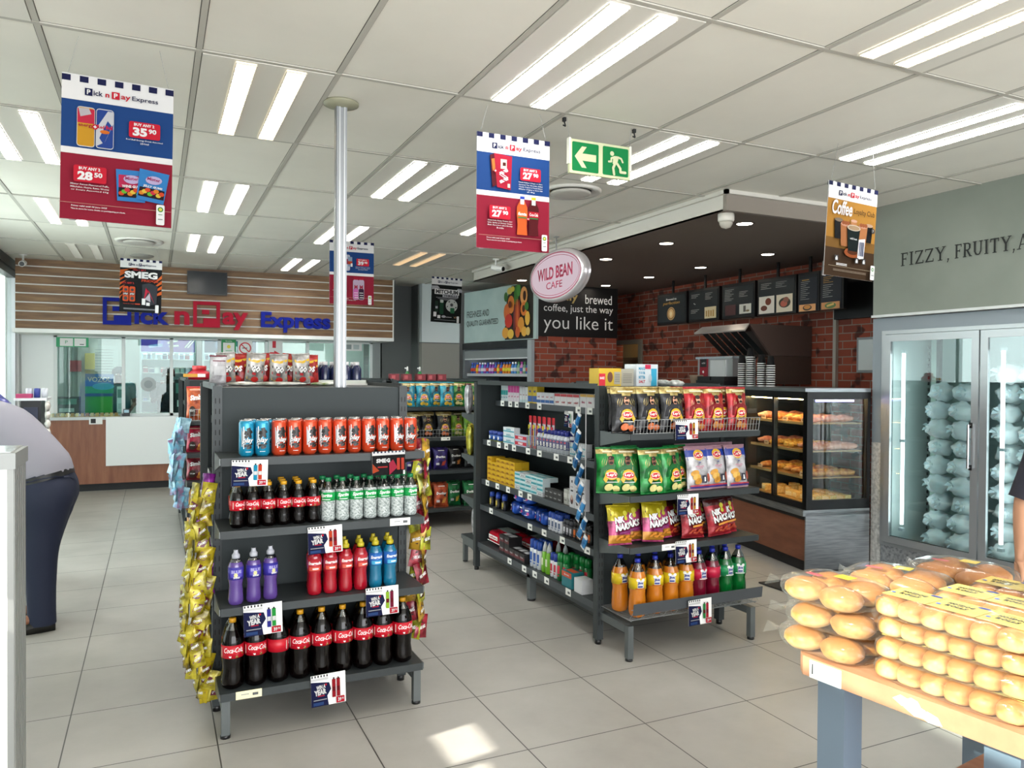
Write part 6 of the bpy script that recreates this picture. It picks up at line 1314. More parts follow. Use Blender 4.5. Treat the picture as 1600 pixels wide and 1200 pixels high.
def mk_roll(c_, l_, k_, h_=.1, r=.018):
    def mk(label, cat, loc, rz, group):
        t = thing('deodorant', label, cat, loc, rz, group); q = MB(); q.lathe([(r*.9, 0), (r, .004), (r, h_*.68)], P(c_, .35), 14); a = Art(q, cyl_map(r)); a.rect(0, h_*.4, r*1.4, h_*.3, P(l_, .4), 4); a.rect(0, h_*.18, r*1.1, h_*.05, P(l_, .4), 3); q.build('body', t)
        q = MB(); q.lathe([(r*.96, h_*.68), (r*.9, h_*.97), (r*.5, h_), (.0001, h_)], P(k_, .35), 14); q.build('cap', t); return t
    return mk
for i in range(5): place('dr0', mk_roll('#1b1d24', '#c8b040', '#2a50b8', .12, .022), 'dark roll-on with blue cap, far end of the fourth side shelf, %s' % nth(i, 5), 'deodorant', (2.49+.03*(i % 2), 5.7-.06*i, z), -PI/2, 'roll-ons on the fourth side shelf')
for r_ in range(2):
    for i in range(4): place('dr1', mk_roll('#e6e8ee', '#5a6a8a', '#2f55b8', .125, .021), 'white roll-on with blue cap, %s, %s row' % (nth(i, 4), ('front', 'back')[r_]), 'deodorant', (2.49+.05*r_, 4.68-.048*i, z), -PI/2, 'roll-ons on the fourth side shelf')
    for i in range(3): place('dr2', mk_roll('#2a2c34', '#d0d0d8', '#3a3c46', .11, .018), 'dark roll-on with grey print, %s, %s row' % (nth(i, 3), ('front', 'back')[r_]), 'deodorant', (2.49+.05*r_, 4.47-.042*i, z), -PI/2, 'roll-ons on the fourth side shelf')
    for i in range(5): place('dr3', mk_roll('#15161a', '#e0722c', '#1b1c20', .12, .02), 'black roll-on with orange print, %s, %s row' % (nth(i, 5), ('front', 'back')[r_]), 'deodorant', (2.49+.05*r_, 4.33-.046*i, z), -PI/2, 'roll-ons on the fourth side shelf')
# bottom side shelf z .235
z = .2355; sh = 'bottom side shelf'
def mk_nappy(label, cat, loc, rz, group):
    t = thing('nappy_pack', label, cat, loc, rz, group); q = MB()
    def F(u, v):
        th = 2*PI*u; ph = PI*v; d_ = Vector((math.sin(ph)*math.cos(th), math.sin(ph)*math.sin(th), -math.cos(ph))); s_ = lambda q_: math.copysign(abs(q_)**.5, q_)
        return (.175*s_(d_.x), .13*s_(d_.y), .055+.055*s_(d_.z)+.004*mnoise.noise(d_*6))
    q.surf(F, 28, 14, P('#c8142c', .25, coat=.4)); q.build('pack', t)
    q = MB(); a = Art(q, lambda x, z_, l: (x, -.132-l, z_)); a.rect(-.01, .066, .17, .03, PAPER); a.text('softcare', -.01, .066, .15, .022, P('#c8142c', .4), .05, .1, res=1); a.rect(0, .03, .24, .005, PAPER)
    a = Art(q, lambda x, y_, l: (x, y_, .111+l)); a.rect(0, .0, .24, .1, P('#9aa4a2', .4)); q.build('print', t); return t
place('nap', mk_nappy, 'big red soft pack at the far end of the bottom side shelf', 'pack', (2.60, 5.62, z+.006), -PI/2)
place('nap', mk_nappy, 'big red soft pack lying behind the black cartons, bottom side shelf', 'pack', (2.725, 5.26, z+.006), -PI/2)
blk = cbx('blk', .085, .11, .07, '#141214', wordd('black', '#c8c8cc', '#6a1c28', .45, .35, .5, .2, .6), '#c8c8cc')
for i, (y, lv, dp) in enumerate(((5.39, 0, 0), (5.39, 1, 0), (5.3, 0, 0), (5.21, 0, 0), (5.12, 0, 0), (5.03, 0, 0), (5.3, 1, 0), (5.18, 0, 1), (5.08, 0, 1), (4.98, 0, 1))): 
    if dp: continue
    blk('black carton with silver print on the bottom side shelf, %s' % (nth(i, 10) if lv == 0 else ('upper left one' if i == 1 else 'upper right one')), 2.49+.11*dp, y, z+.0705*lv, group='black cartons on the bottom side shelf')
for i in range(3): place('sp0', mk_roll('#dfe4ea', '#2f62b8', '#1f4fb0', .2, .026), 'tall white spray can with blue cap, %s of the front three' % ('far one', 'middle one', 'near one')[i], 'spray can', (2.48, 4.93-.056*i, z), -PI/2, 'spray cans on the bottom side shelf')
for i in range(3): place('sp0', None, 'tall white spray can with blue cap, %s of the back three' % ('far one', 'middle one', 'near one')[i], 'spray can', (2.54, 4.91-.056*i, z), -PI/2, 'spray cans on the bottom side shelf')
def mk_cone(c_, k_):
    def mk(label, cat, loc, rz, group):
        t = thing('lotion_bottle', label, cat, loc, rz, group); q = MB(); q.lathe([(.024, 0), (.028, .01), (.027, .08), (.02, .15)], P(c_, .35), 16); a = Art(q, cyl_map(.0285)); a.rect(0, .08, .03, .05, P('#e8f2c8', .4), 4); q.build('bottle_body', t)
        q = MB(); q.lathe([(.0205, .148), (.014, .185), (.003, .215), (.0001, .217)], P(k_, .35), 16); q.build('cap', t); return t
    return mk
for i, (x, y) in enumerate(((2.48, 4.745), (2.48, 4.685), (2.56, 4.70), (2.56, 4.60))): place('cone', mk_cone('#7cc02c', '#dfe4e4'), 'lime green lotion bottle with pointed white cap, '+('front far one', 'front near one', 'back far one', 'back near one')[i], 'bottle', (x, y, z), -PI/2, 'lotion bottles on the bottom side shelf')
for i in range(2): place('sp1', mk_roll('#eef0f4', '#d8304a', '#1f3fa0', .165, .022), 'white spray can with pink mark and navy cap, '+('far one', 'near one')[i], 'spray can', (2.48, 4.625-.05*i, z), -PI/2, 'spray cans on the bottom side shelf')
for i, (x, y) in enumerate(((2.48, 4.515), (2.49, 4.455), (2.55, 4.49), (2.55, 4.43), (2.56, 4.36), (2.56, 4.29))): place('sp2', mk_roll('#1a7a3c', '#e8304a', '#138a3c', .185, .027), 'green insect spray can with red band, '+('front left one', 'front right one', 'behind left', 'behind middle', 'behind right', 'rearmost right')[i], 'spray can', (x, y, z), -PI/2, 'spray cans on the bottom side shelf')
obx = cbx('ob', .13, .09, .1, '#1f7f8a', wordd('doom', '#f0f0f0', '#e2542a', .82, .34, .5, .14, .82), '#e2542a'); wbx = cbx('wb', .1, .08, .09, '#eef0f2', wordd('', '#333333', None), '#e8e8ea')
obx('orange and teal insecticide box at the near end of the bottom side shelf', 2.475, 4.35, z); wbx('plain white box at the near end of the bottom side shelf', 2.47, 4.2, z)

# boxes on top of the middle unit
def d_y(a, w, h): a.rect(-w*.35, h*.35, w*.28, h*.7, RED); a.text('BAKE', -w*.35, h*.45, w*.2, h*.14, PAPER, .03, res=1); a.ell(w*.0, h*.5, w*.12, h*.3, P('#7a4a34', .5)); a.rect(w*.32, h*.45, w*.28, h*.7, P('#b8b4a4', .5)); [a.rect(w*.32, h*(.25+.1*k_), w*.22, h*.03, P('#7a7668', .5)) for k_ in range(5)]
cbx('ybx', .17, .12, .115, '#e8c22c', d_y)('yellow and red carton on top of the middle unit', 2.68, 4.3, 1.546, rz=0)
cbx('ybx2', .1, .12, .112, '#b8b4a4', lambda a, w, h: [a.rect(0, h*(.2+.1*k_), w*.7, h*.03, P('#7a7668', .5)) for k_ in range(6)])('beige printed carton on top, between the yellow and blue cartons', 2.82, 4.31, 1.546, rz=0)
def d_bw(a, w, h):
    for k_, s_ in enumerate(('MAKE', 'YOUR', 'BETTER', 'SALT')): a.text(s_, -w*.25, h*(.8-.2*k_), w*.3, h*.13, P('#1f9fc8' if k_ < 3 else '#d8304a', .5), .03, res=1)
    a.rect(w*.02, h*.88, w*.26, h*.2, P('#e0305a', .5)); a.rect(w*.3, h*.4, w*.26, h*.8, P('#3fb8e0', .5)); a.ell(w*.12, h*.35, w*.08, h*.2, P('#c9d8e0', .5))
cbx('bwx', .19, .12, .145, '#eaf2f6', d_bw)('white and blue carton with a red square on top of the middle unit', 2.985, 4.33, 1.546, rz=.12)
GP = foil('pack_green', '#2a9a3a', '#d8e8d8', .3)
for i, (x, y) in enumerate(((3.06, 4.05), (3.12, 4.5), (3.2, 4.6), (2.92, 4.7), (3.14, 4.3))):
    q = MB(); q.ball((0, 0, .02), .06, GP if i % 2 else foil('pack_pale', '#c8d0c8', '#f0f2ee', .3), 10, 6, (1.2, .8, .36), .5, i); tag(q.build('small_packet', loc=(x, y, 1.546)), ('crumpled white', 'crumpled green')[i % 2]+' packet on top of the middle unit, '+('nearest', 'left of the middle', 'farthest right', 'farthest left', 'beside the blue carton')[i], 'packet')
# red cartons and jars on top of the far unit
for i, x in enumerate((2.36, 2.5, 2.66, 2.78, 2.9)):
    q = MB(); q.box(-.05, -.04, 0, .05, .04, .07, P('#8a1c2c', .4)); a = Art(q, lambda x_, z_, l: (x_, -.04-l, z_)); a.rect(-.015, .035, .04, .04, P('#c85a60', .4)); tag(q.build('carton', loc=(x, 8.1, 1.546)), 'dark red small carton on top of the far right unit, %s' % nth(i, 5), 'carton', 'dark red cartons on the far unit')
for i, x in enumerate((2.575, 2.72)):
    t = thing('spray_bottle', 'white-topped spray bottle among the red cartons, '+('left one', 'right one')[i], 'bottle', (x, 8.3, 1.546), 0, 'spray bottles on the far unit'); q = MB(); q.lathe([(.03, 0), (.032, .06), (.012, .1)], P('#2a8a4a', .4), 12); q.build('bottle_body', t); q = MB(); q.lathe([(.012, .1), (.012, .12), (.008, .15), (.0001, .155)], P('#e8eae8', .4), 12); q.box(-.03, -.006, .128, .0, .006, .142, P('#e8eae8', .4)); q.build('trigger', t)
# red tub and packets on top of the far left unit
t = thing('sweet_tub', 'red tub with red lid on top of the far left unit', 'tub', (.38, 7.75, 1.55)); q = MB(); q.lathe([(.09, 0), (.1, .02), (.1, .06), (.06, .09)], P('#c81f34', .35), 20); a = Art(q, cyl_map(.1)); a.rect(.01, .04, .08, .03, PAPER, 4); q.build('tub', t); q = MB(); q.lathe([(.062, .09), (.062, .13), (.0001, .132)], P('#d83a40', .35), 20); q.build('lid', t)
q = MB(); q.box(-.06, -.03, 0, .06, .03, .03, P('#e8a81c', .4)); tag(q.build('carton', loc=(.3, 7.68, 1.575)), 'thin yellow-orange carton edge by the red tub', 'carton')
bag('white', .09, .16, .05, 'crumpled white packet standing at the left unit top corner', (.30, 4.3, 1.546), .3, .05, None)
# packs on the back end of the middle unit, seen past its far corner
for i, (k_, x, y, z_, rz_, lb) in enumerate((('white', 2.33, 6.0, 1.286, 1.3, 'white and maroon packet turned sideways, outermost on the rear top shelf'), ('white', 2.38, 6.1, 1.286, 1.45, 'white and maroon packet turned sideways, second on the rear top shelf'), ('yback', 2.36, 6.03, .936, 1.35, 'yellow-edged crisp bag seen from behind, rear second shelf'), ('yback', 2.41, 6.12, .936, 1.5, 'second yellow-edged crisp bag seen from behind, rear second shelf'), ('white', 2.42, 6.04, .236, 1.4, 'silver packet standing on the rear bottom shelf'))):
    bag(k_, .15, .25, .05, lb, (x+.06, y, z_), rz_, 0)
# snack packets and cards on the left flank of the left unit
for i, (y, z_) in enumerate(((4.15, 1.361), (4.4, 1.361), (4.7, 1.361), (4.15, 1.051), (4.45, 1.051), (4.75, 1.051), (4.2, .761), (4.6, .761))):
    bag('white' if i % 2 else 'lime', .15, .17, .05, ('white' if i % 2 else 'lime green')+' packet on the left flank of the drinks unit, %s from the top' % ORD[i], (.42, y, z_), -PI/2, 0, 'packets on the left flank of the drinks unit')
# contents of the far cooler lower rows and right flank are out of sight

lin = _lin0
def lin(h): return tuple(c*.5 for c in _lin0(h))       # poster inks
_P0 = P
def P(h, rough=.5, *a, **k): k['spec'] = .12; return _P0(h, .7, *a, **k)
# ------------------------------------------------------------------ hanging posters
PNB = P('#1f4a8c', .4, name='poster_blue'); PNR = P('#9c1f38', .4, name='poster_red'); PRC = P('#d8233a', .4, name='price_red'); PW = _P0('#ffffff', .72, name='poster_white', spec=.1); NV = P('#1e2350', .45, name='poster_navy'); SHM = P('#b9bbc2', .5)
def header(a, w, h, zt, hh=.1, mono=False):
    a.rect(0, zt-hh/2, w, hh, PW)
    for k_ in range(7): a.rect(-w/2+.016+(w-.032)*k_/6, zt-.0125, .032 if w > .3 else .012, .025, NV)
    y = zt-hh*.62; c2 = PRC if not mono else NV; s = w/.42
    a.rect(-.112*s, y, .028*s, .03*s, NV); a.text('P', -.112*s, y, .013*s, .02*s, PW, .03); a.text('ick', -.077*s, y-.001*s, .034*s, .021*s, NV, .02)
    a.text('n', -.043*s, y-.004*s, .015*s, .015*s, c2, .03); a.rect(-.012*s, y, .03*s, .03*s, c2); a.text('P', -.012*s, y, .014*s, .02*s, PW, .03); a.text('ay', .026*s, y-.006*s, .036*s, .022*s, c2, .02)
    a.text('Express', .1*s, y-.003*s, .1*s, .024*s, NV, .012)
def price(a, cx, cz, main, cents, lines_, s=1.):
    a.rrect(cx, cz, .12*s, .068*s, .008*s, PRC); a.text('BUY ANY 2', cx-.002, cz+.022*s, .078*s, .013*s, PW, .04, res=1); a.text(main, cx-.018*s, cz-.008*s, .055*s, .036*s, PW, .05); a.text(cents, cx+.03*s, cz-.001*s, .03*s, .02*s, PW, .04)
    for k_, l_ in enumerate(lines_): a.text(l_, cx, cz-(.045+.012*k_)*s, min(.14, .0065*len(l_))*s, .008*s, PW, .01, res=1)
def foot(a, w):
    a.rect(0, .062, w, .0018, P('#d0a090', .5)); a.text('Prices valid until 08 June 2025', -w*.24, .05, .13, .008, PW, .02, res=1); a.text('*See in store for more details on participating products.', -w*.16, .038, .2, .008, PW, .02, res=1)
    a.rrect(w*.395, .045, .032, .086, .006, PW); a.ell(w*.395, .068, .011, .011, P('#4d9a3c', .5), 12); a.ell(w*.395, .068, .0065, .0065, P('#f0e26c', .5), 12); a.rect(w*.395, .046, .016, .003, P('#7a9a7a', .5)); a.rect(w*.395, .026, .018, .003, INK)
def hook(t, w, h, up):
    for x in (-w/2+.02, w/2-.02): q = MB(); q.tube((x, .001, h-.005), (x*.8, .001, h+up), .0008, P('#c8c8c8', .4), 4); q.build('hanging_thread', t)
def poster(label, x, y, ztop, w, h, draw, rz=0., ry=0., rx=0.):
    t = thing('hanging_poster', label, 'poster', (x, y, ztop-h), rz, None, rx, ry)
    q = MB(); q.box(-w/2, 0, 0, w/2, .003, h, PW); a = Art(q, None, .0005); draw(a, w, h)
    a2 = Art(q, lambda x_, z_, l: (-x_, .003+l, z_), .0005); draw(a2, w, h); q.build('printed_sheet', t); hook(t, w, h, CH-ztop-.012); return t
def two(a, w, h, up_, dn_):
    a.rect(0, .392, w, .206, PNB); a.rect(0, .285, w, .026, PW); a.rect(0, .136, w, .272, PNR); header(a, w, h, .594); up_(a); dn_(a); foot(a, w)
def cans2(a):
    for cx, base, mid, top in ((-.12, P('#d8a02c', .4), P('#c8c4c8', .4), P('#d0304a', .4)), (-.05, P('#2a4a9a', .4), P('#d4d6dc', .4), P('#2a4a9a', .4))):
        a.rrect(cx, .385, .066, .165, .012, P('#dfe2e6', .4)); a.rrect(cx, .385, .062, .158, .01, base)
        if cx < -.1: a.rect(cx, .43, .062, .06, top); a.poly([(cx-.028, .46), (cx+.01, .462), (cx+.02, .44), (cx-.02, .425)], mid); a.text('energy', cx, .388, .055, .014, P('#b01f3a', .4), .02, res=1)
        else: a.poly([(cx-.031, .385), (cx+.01, .46), (cx+.031, .46), (cx+.031, .41), (cx, .33), (cx-.031, .31)], mid); a.poly([(cx-.02, .345), (cx+.01, .42), (cx+.026, .4), (cx-.004, .32)], P('#2a4a9a', .4)); a.text('Red Bull', cx, .392, .056, .016, P('#d01f3a', .4), .03, res=1); a.ell(cx, .372, .018, .008, P('#e0762c', .4))
    a.ell(-.086, .388, .011, .011, PRC, 14); a.rect(-.086, .388, .012, .004, PW); a.rect(-.086, .388, .004, .012, PW)
def gums(a):
    for cx, cz, r_, top, tx in ((.055, .155, .02, P('#c8305a', .4), 'WINE GUMS'), (.135, .16, -.12, P('#3a8ad0', .4), 'JELLY GUMS')):
        q_ = lambda pts: [(cx+x*math.cos(r_)-z*math.sin(r_), cz+x*math.sin(r_)+z*math.cos(r_)) for x, z in pts]
        a.poly(q_([(-.056, -.062), (.05, -.062), (.056, .07), (-.06, .07)]), P('#3a86cc', .4)); a.poly(q_([(-.05, -.02), (.046, -.02), (.048, .048), (-.05, .048)]), top); a.poly(q_([(-.052, -.045), (.048, -.045), (.047, -.005), (-.05, -.005)]), P('#2a1c20', .4))
        for k_ in range(8): p_ = q_([(-.04+.011*k_, -.03+.008*(k_ % 3))])[0]; a.ell(p_[0], p_[1], .011, .009, P(['#e0502c', '#e88a2c', '#6cc03c', '#e8c84a', '#d83a4a'][(k_*2+(r_ < 0)) % 5], .4), 10)
        p_ = q_([(0, .03)])[0]; a.ell(p_[0], p_[1], .032, .018, P('#c9b8e0', .4), 14); a.text('Mister', p_[0], p_[1]+.004, .05, .014, P('#b03a6a', .4), .03, 0, r_, res=1)
        p_ = q_([(0, .0)])[0]; a.text(tx, p_[0], p_[1], .075, .012, PW, .04, 0, r_, res=1)
poster('big hanging poster nearest the left, energy cans above and gum bags below', -.145, 3.65, 2.845, .42, .6, lambda a, w, h: two(a, w, h, lambda a: (cans2(a), price(a, .1, .4, '35', '90', ('Red Bull Energy Drink Assorted', '250ml'))), lambda a: (gums(a), price(a, -.1, .185, '28', '50', ('Mister Sweet Flavoured Puffs,', 'Milkshakes, Hearts, Rums, Worms', 'or Sours Assorted 60g')))), ry=.015)
def choc(a):
    a.poly([(-.14, .48), (-.115, .49), (-.1, .33), (-.125, .315)], P('#5c1420', .4)); a.poly([(-.132, .46), (-.115, .465), (-.108, .4), (-.125, .4)], P('#c9803a', .4)); a.poly([(-.118, .492), (-.015, .485), (-.022, .31), (-.1, .318)], P('#b81f3a', .4))
    a.rect(-.063, .44, .035, .05, P('#e6dccb', .4)); a.rect(-.06, .44, .018, .018, P('#5a1f1c', .4)); 
    for k_ in range(3): a.rect(-.063, .4-.022*k_, .05, .015, PW, a=.5*(-1)**k_); a.rect(-.063, .4-.022*k_, .04, .006, P('#b81f3a', .4), a=-.4)
    a.rect(-.035, .33, .014, .02, P('#dfe6d0', .4)); a.ell(-.112, .4, .009, .009, PRC, 12); a.rect(-.112, .4, .01, .0035, PW); a.rect(-.112, .4, .0035, .01, PW)
def cola2(a):
    for cx, liq, cap, lab_, tx in ((.04, P('#e8662c', .4), P('#2a4ac0', .4), P('#2a6a4a', .4), 'fanta'), (.105, P('#5a1218', .4), P('#d8c82c', .4), P('#c81f30', .4), 'Coca-Cola')):
        a.poly([(cx-.03, .08), (cx+.03, .08), (cx+.026, .13), (cx+.032, .19), (cx+.03, .225), (cx+.012, .26), (cx-.012, .26), (cx-.03, .225), (cx-.032, .19), (cx-.026, .13)], liq); a.rect(cx, .255, .022, .03, PW); a.rect(cx, .274, .026, .014, cap); a.rect(cx, .19, .06, .03, lab_ if cx > .08 else P('#e8702c', .4)); a.text(tx, cx, .19, .05, .018, PW, .03, .2, res=1)
        a.rect(cx, .17, .05, .006, P('#3c8a4a', .4))
    a.ell(.072, .165, .009, .009, PRC, 12); a.rect(.072, .165, .01, .0035, PW)
poster('middle hanging poster beside the exit sign, chocolate bars above and two soda bottles below', 1.705, 3.65, 2.862, .42, .594, lambda a, w, h: two(a, w, h, lambda a: (choc(a), price(a, .09, .4, '27', '90', ('Nestlé KitKat 4 Finger or Aero', 'Assorted, Tex Chocolate, Kitkat', 'Chunky Original or Peanut Butter', 'Milkybar Original or Aero Slab', 'all 40g'))), lambda a: (cola2(a), price(a, -.09, .185, '27', '90', ('Coca-Cola, Fanta, Tonica, Spar', 'letta, Sprite or Stoney Ginger', 'Beer Assorted called Buddy', 'Bottle')))))
def shake(a):
    for cx in (-.1, -.045): a.rrect(cx, .39, .05, .15, .015, P('#c9cfe0', .4)); a.rect(cx, .4, .03, .05, P('#9a3a5a', .4))
    a.rect(-.02, .4, .04, .09, P('#8fa8c0', .4)); a.rect(-.02, .39, .04, .03, P('#c8482c', .4)); a.rect(-.005, .37, .016, .03, PW)
def milk(a):
    for cx, c_ in ((.035, '#d870b8'), (.085, '#3a1f3a')):
        a.rrect(cx, .14, .056, .19, .018, P('#c8b4cc', .4)); a.rrect(cx, .1, .05, .1, .014, P(c_, .4)); a.rect(cx, .245, .045, .024, P('#b81f3a', .4)); a.text('M', cx, .165, .03, .036, P('#b0203c', .4), .05)
        for k_ in range(3): a.rect(cx+.002*k_, .11-.022*k_, .036, .005, PW)
poster('hanging poster behind the tall white pole, price 39 and two milk bottles', 1.685, 7.2, 2.862, .42, .594, lambda a, w, h: two(a, w, h, lambda a: (shake(a), price(a, .1, .4, '39', '90', ('Assorted shakes and energy', 'drinks or sparkling water', 'assorted 500ml'))), lambda a: (milk(a), price(a, -.12, .17, '24', '90', ('Flavoured milk 500ml',)))))
def d_coffee(a, w, h):
    a.rect(0, .31, w, .37, P('#c08a3a', .4)); a.rect(0, .1, w, .2, P('#4a3624', .45)); a.rect(0, .2, w, .06, P('#8a6430', .4)); header(a, w, h, h, .1)
    a.text('Coffee', -.095, .41, .17, .085, PW, .02, .2); a.text('Loyalty Club', .095, .4, .18, .04, P('#3a2a1c', .5), .004)
    for cx, cz, s, c_, lid in ((-.12, .28, .8, '#16181a', '#8a7a68'), (.14, .28, .75, '#16181a', '#c9a890'), (-.065, .25, .95, '#b8774a', '#d9a088'), (.085, .26, .85, '#c08050', '#d9a088'), (.0, .3, .6, '#c88a5a', '#e0b098')):
        a.poly([(cx-.032*s, cz-.07*s), (cx+.032*s, cz-.07*s), (cx+.044*s, cz+.07*s), (cx-.044*s, cz+.07*s)], P(c_, .4)); a.ell(cx, cz+.07*s, .044*s, .014*s, P(lid, .4)); 
        if s > .7 and c_ != '#16181a': [a.ell(cx-.02+.02*k_, cz+.078*s, .014, .012, P('#a8603a', .4), 10) for k_ in range(3)]
    a.ell(.0, .15, .07, .03, P('#a85a30', .4)); a.ell(0, .155, .045, .017, P('#5c3018', .4)); a.poly([(-.04, .16), (.04, .16), (.055, .3), (-.055, .3)], P('#13201f', .4)); a.ell(0, .3, .057, .018, P('#d9ccb8', .4)); a.ell(0, .3, .048, .013, P('#b89a78', .4)); a.text('wild bean', 0, .235, .06, .012, PW, .02, res=1)
    a.poly([(.04, .115), (.095, .125), (.1, .245), (.045, .235)], PW); [a.rect(.052+.007*k_, .18, .004, .085, P('#3a4a7a', .5)) for k_ in range(6)]
    a.ell(.16, .3, .016, .016, INK); a.text('7', .16, .3, .01, .014, PW)
    for cx in (-.14, .03, .09): a.rrect(cx, .105, .032, .034, .004, INK); a.rect(cx, .1, .018, .016, PW); a.rect(cx, .112, .01, .006, PW)
    a.rect(-.1, .072, .09, .004, PW); a.rect(-.1, .064, .09, .004, PW); a.rect(0, .054, w, .0016, P('#c9b89a', .5)); a.rect(-.03, .035, .28, .003, P('#9a8a78', .5)); a.rect(-.03, .028, .28, .003, P('#9a8a78', .5)); a.rrect(w*.395, .045, .036, .088, .006, PW); a.ell(w*.395, .065, .011, .011, P('#4d9a3c', .5), 12); a.ell(w*.395, .065, .006, .006, PW, 12); a.text('wild', w*.395, .03, .02, .008, INK, .01, res=1)
poster('gold and brown hanging poster for a coffee loyalty club, right side', 3.815, 3.36, 2.775, .42, .56, d_coffee, rz=.02, ry=.045, rx=.02)
def d_smeg(a, w, h):
    a.rect(0, .247, w, .494, P('#1d2023', .4)); header(a, w, h, h, .1, True)
    for k_ in range(7): a.poly([(-w/2, .47-.05*k_), (-w/2, .44-.05*k_), (-w/2+.09-.01*k_, .5-.05*k_+.0), (-w/2+.12-.012*k_, .494-.05*k_+.02)] if k_ else [(-w/2, .46), (-w/2, .42), (-.1, .49), (-.02, .494)], P('#d9692e', .4))
    for k_ in range(4): a.poly([(w/2, .43-.06*k_), (w/2, .39-.06*k_), (w/2-.08, .33-.05*k_), (w/2-.06, .36-.05*k_)], P('#d9692e', .4))
    a.text('SMEG', 0, .415, .33, .075, PW, .05); a.text('FRIDGE', .09, .355, .17, .028, P('#c8482c', .4), .03); a.text('WIN 1 OF 7', -.02, .468, .13, .02, P('#d03a3a', .4), .03, res=1)
    a.text('BUY ANY 2', -.13, .32, .12, .022, P('#d03a3a', .4), .03, res=1)
    for cx in (-.15, -.085): a.rrect(cx, .2, .058, .165, .014, P('#e05a30', .4)); a.rect(cx, .2, .05, .03, INK); a.text('play', cx, .2, .046, .022, PW, .03, .2, res=1); a.ell(cx, .15, .018, .02, INK, 12); a.ell(cx, .245, .015, .015, INK, 12)
    a.text('*Excludes sugar free', -.1, .09, .15, .012, P('#c8503a', .4), .02, res=1); a.rect(-.03, .09, .05, .014, P('#c8503a', .4))
    a.poly([(.02, .1), (.09, .08), (.16, .1), (.17, .3), (.08, .33), (.01, .31)], P('#3c3f46', .4)); a.poly([(.03, .13), (.08, .25), (.14, .1), (.05, .28)], P('#c83048', .4)); a.poly([(.04, .15), (.09, .22), (.1, .12)], P('#c9c4d0', .4)); a.rect(.03, .12, .035, .07, PW); a.rect(.075, .095, .035, .035, PW); a.rect(0, .04, w*.8, .004, SHM); a.rect(0, .03, w*.8, .004, SHM); a.rrect(w*.395, .045, .034, .088, .005, PW)
poster('black and orange hanging poster headed SMEG over the far left counter', -.145, 9.5, 2.872, .42, .59, d_smeg, ry=.02)
def d_mit(a, w, h):
    a.rect(0, .247, w, .494, P('#101614', .4)); header(a, w, h, h, .1, True); a.poly([(-w/2, .47), (-w/2, .42), (-.1, .445), (-.13, .475)], SHM); a.poly([(w/2, .45), (w/2, .4), (.13, .42), (.15, .455)], SHM)
    a.rect(.0, .4, .34, .07, PW); a.text('MITCHUM', 0, .4, .31, .055, INK, .05); a.rect(.05, .35, .22, .04, SHM); a.text('THRILLS', .05, .35, .19, .028, INK, .04, res=1)
    for k_ in range(3): a.rect(.0, .322-.014*k_, .3-.05*k_, .004, SHM)
    a.ell(.07, .225, .082, .082, P('#c8cdc8', .4), 22); a.poly([(.07+.024*math.cos(2*PI*k_/5+.3), .235+.024*math.sin(2*PI*k_/5+.3)) for k_ in range(5)], INK)
    for k_ in range(5): a.poly([(.07+(.07+.01*q_)*math.cos(2*PI*k_/5+.9+.2*q_), .225+.066*math.sin(2*PI*k_/5+.9+.2*q_)) for q_ in (-1, 0, 1)]+[(.07+.05*math.cos(2*PI*k_/5+.9), .225+.05*math.sin(2*PI*k_/5+.9))], P('#2a2e2c', .4))
    a.rrect(-.07, .2, .055, .19, .012, P('#1f4a34', .4)); a.rrect(-.07, .275, .045, .04, .01, P('#cfd6d0', .4)); a.rrect(-.14, .2, .045, .15, .01, P('#22362c', .4)); a.rrect(.08, .16, .06, .07, .01, P('#2f6a48', .4)); a.rect(-.14, .19, .03, .03, SHM)
    a.rect(-.16, .1, .04, .06, PW); a.rect(-.105, .07, .04, .04, PW); a.ell(-.04, .075, .03, .016, SHM); a.rect(.03, .07, .08, .008, SHM); a.text('V7', .12, .07, .04, .024, P('#d8b090', .4)); a.rect(-.02, .03, w*.7, .003, SHM); a.rrect(w*.38, .045, .032, .086, .005, PW)
poster('black hanging poster with a football, by the pale pillar', 3.465, 9.5, 2.885, .42, .59, d_mit, ry=.03)
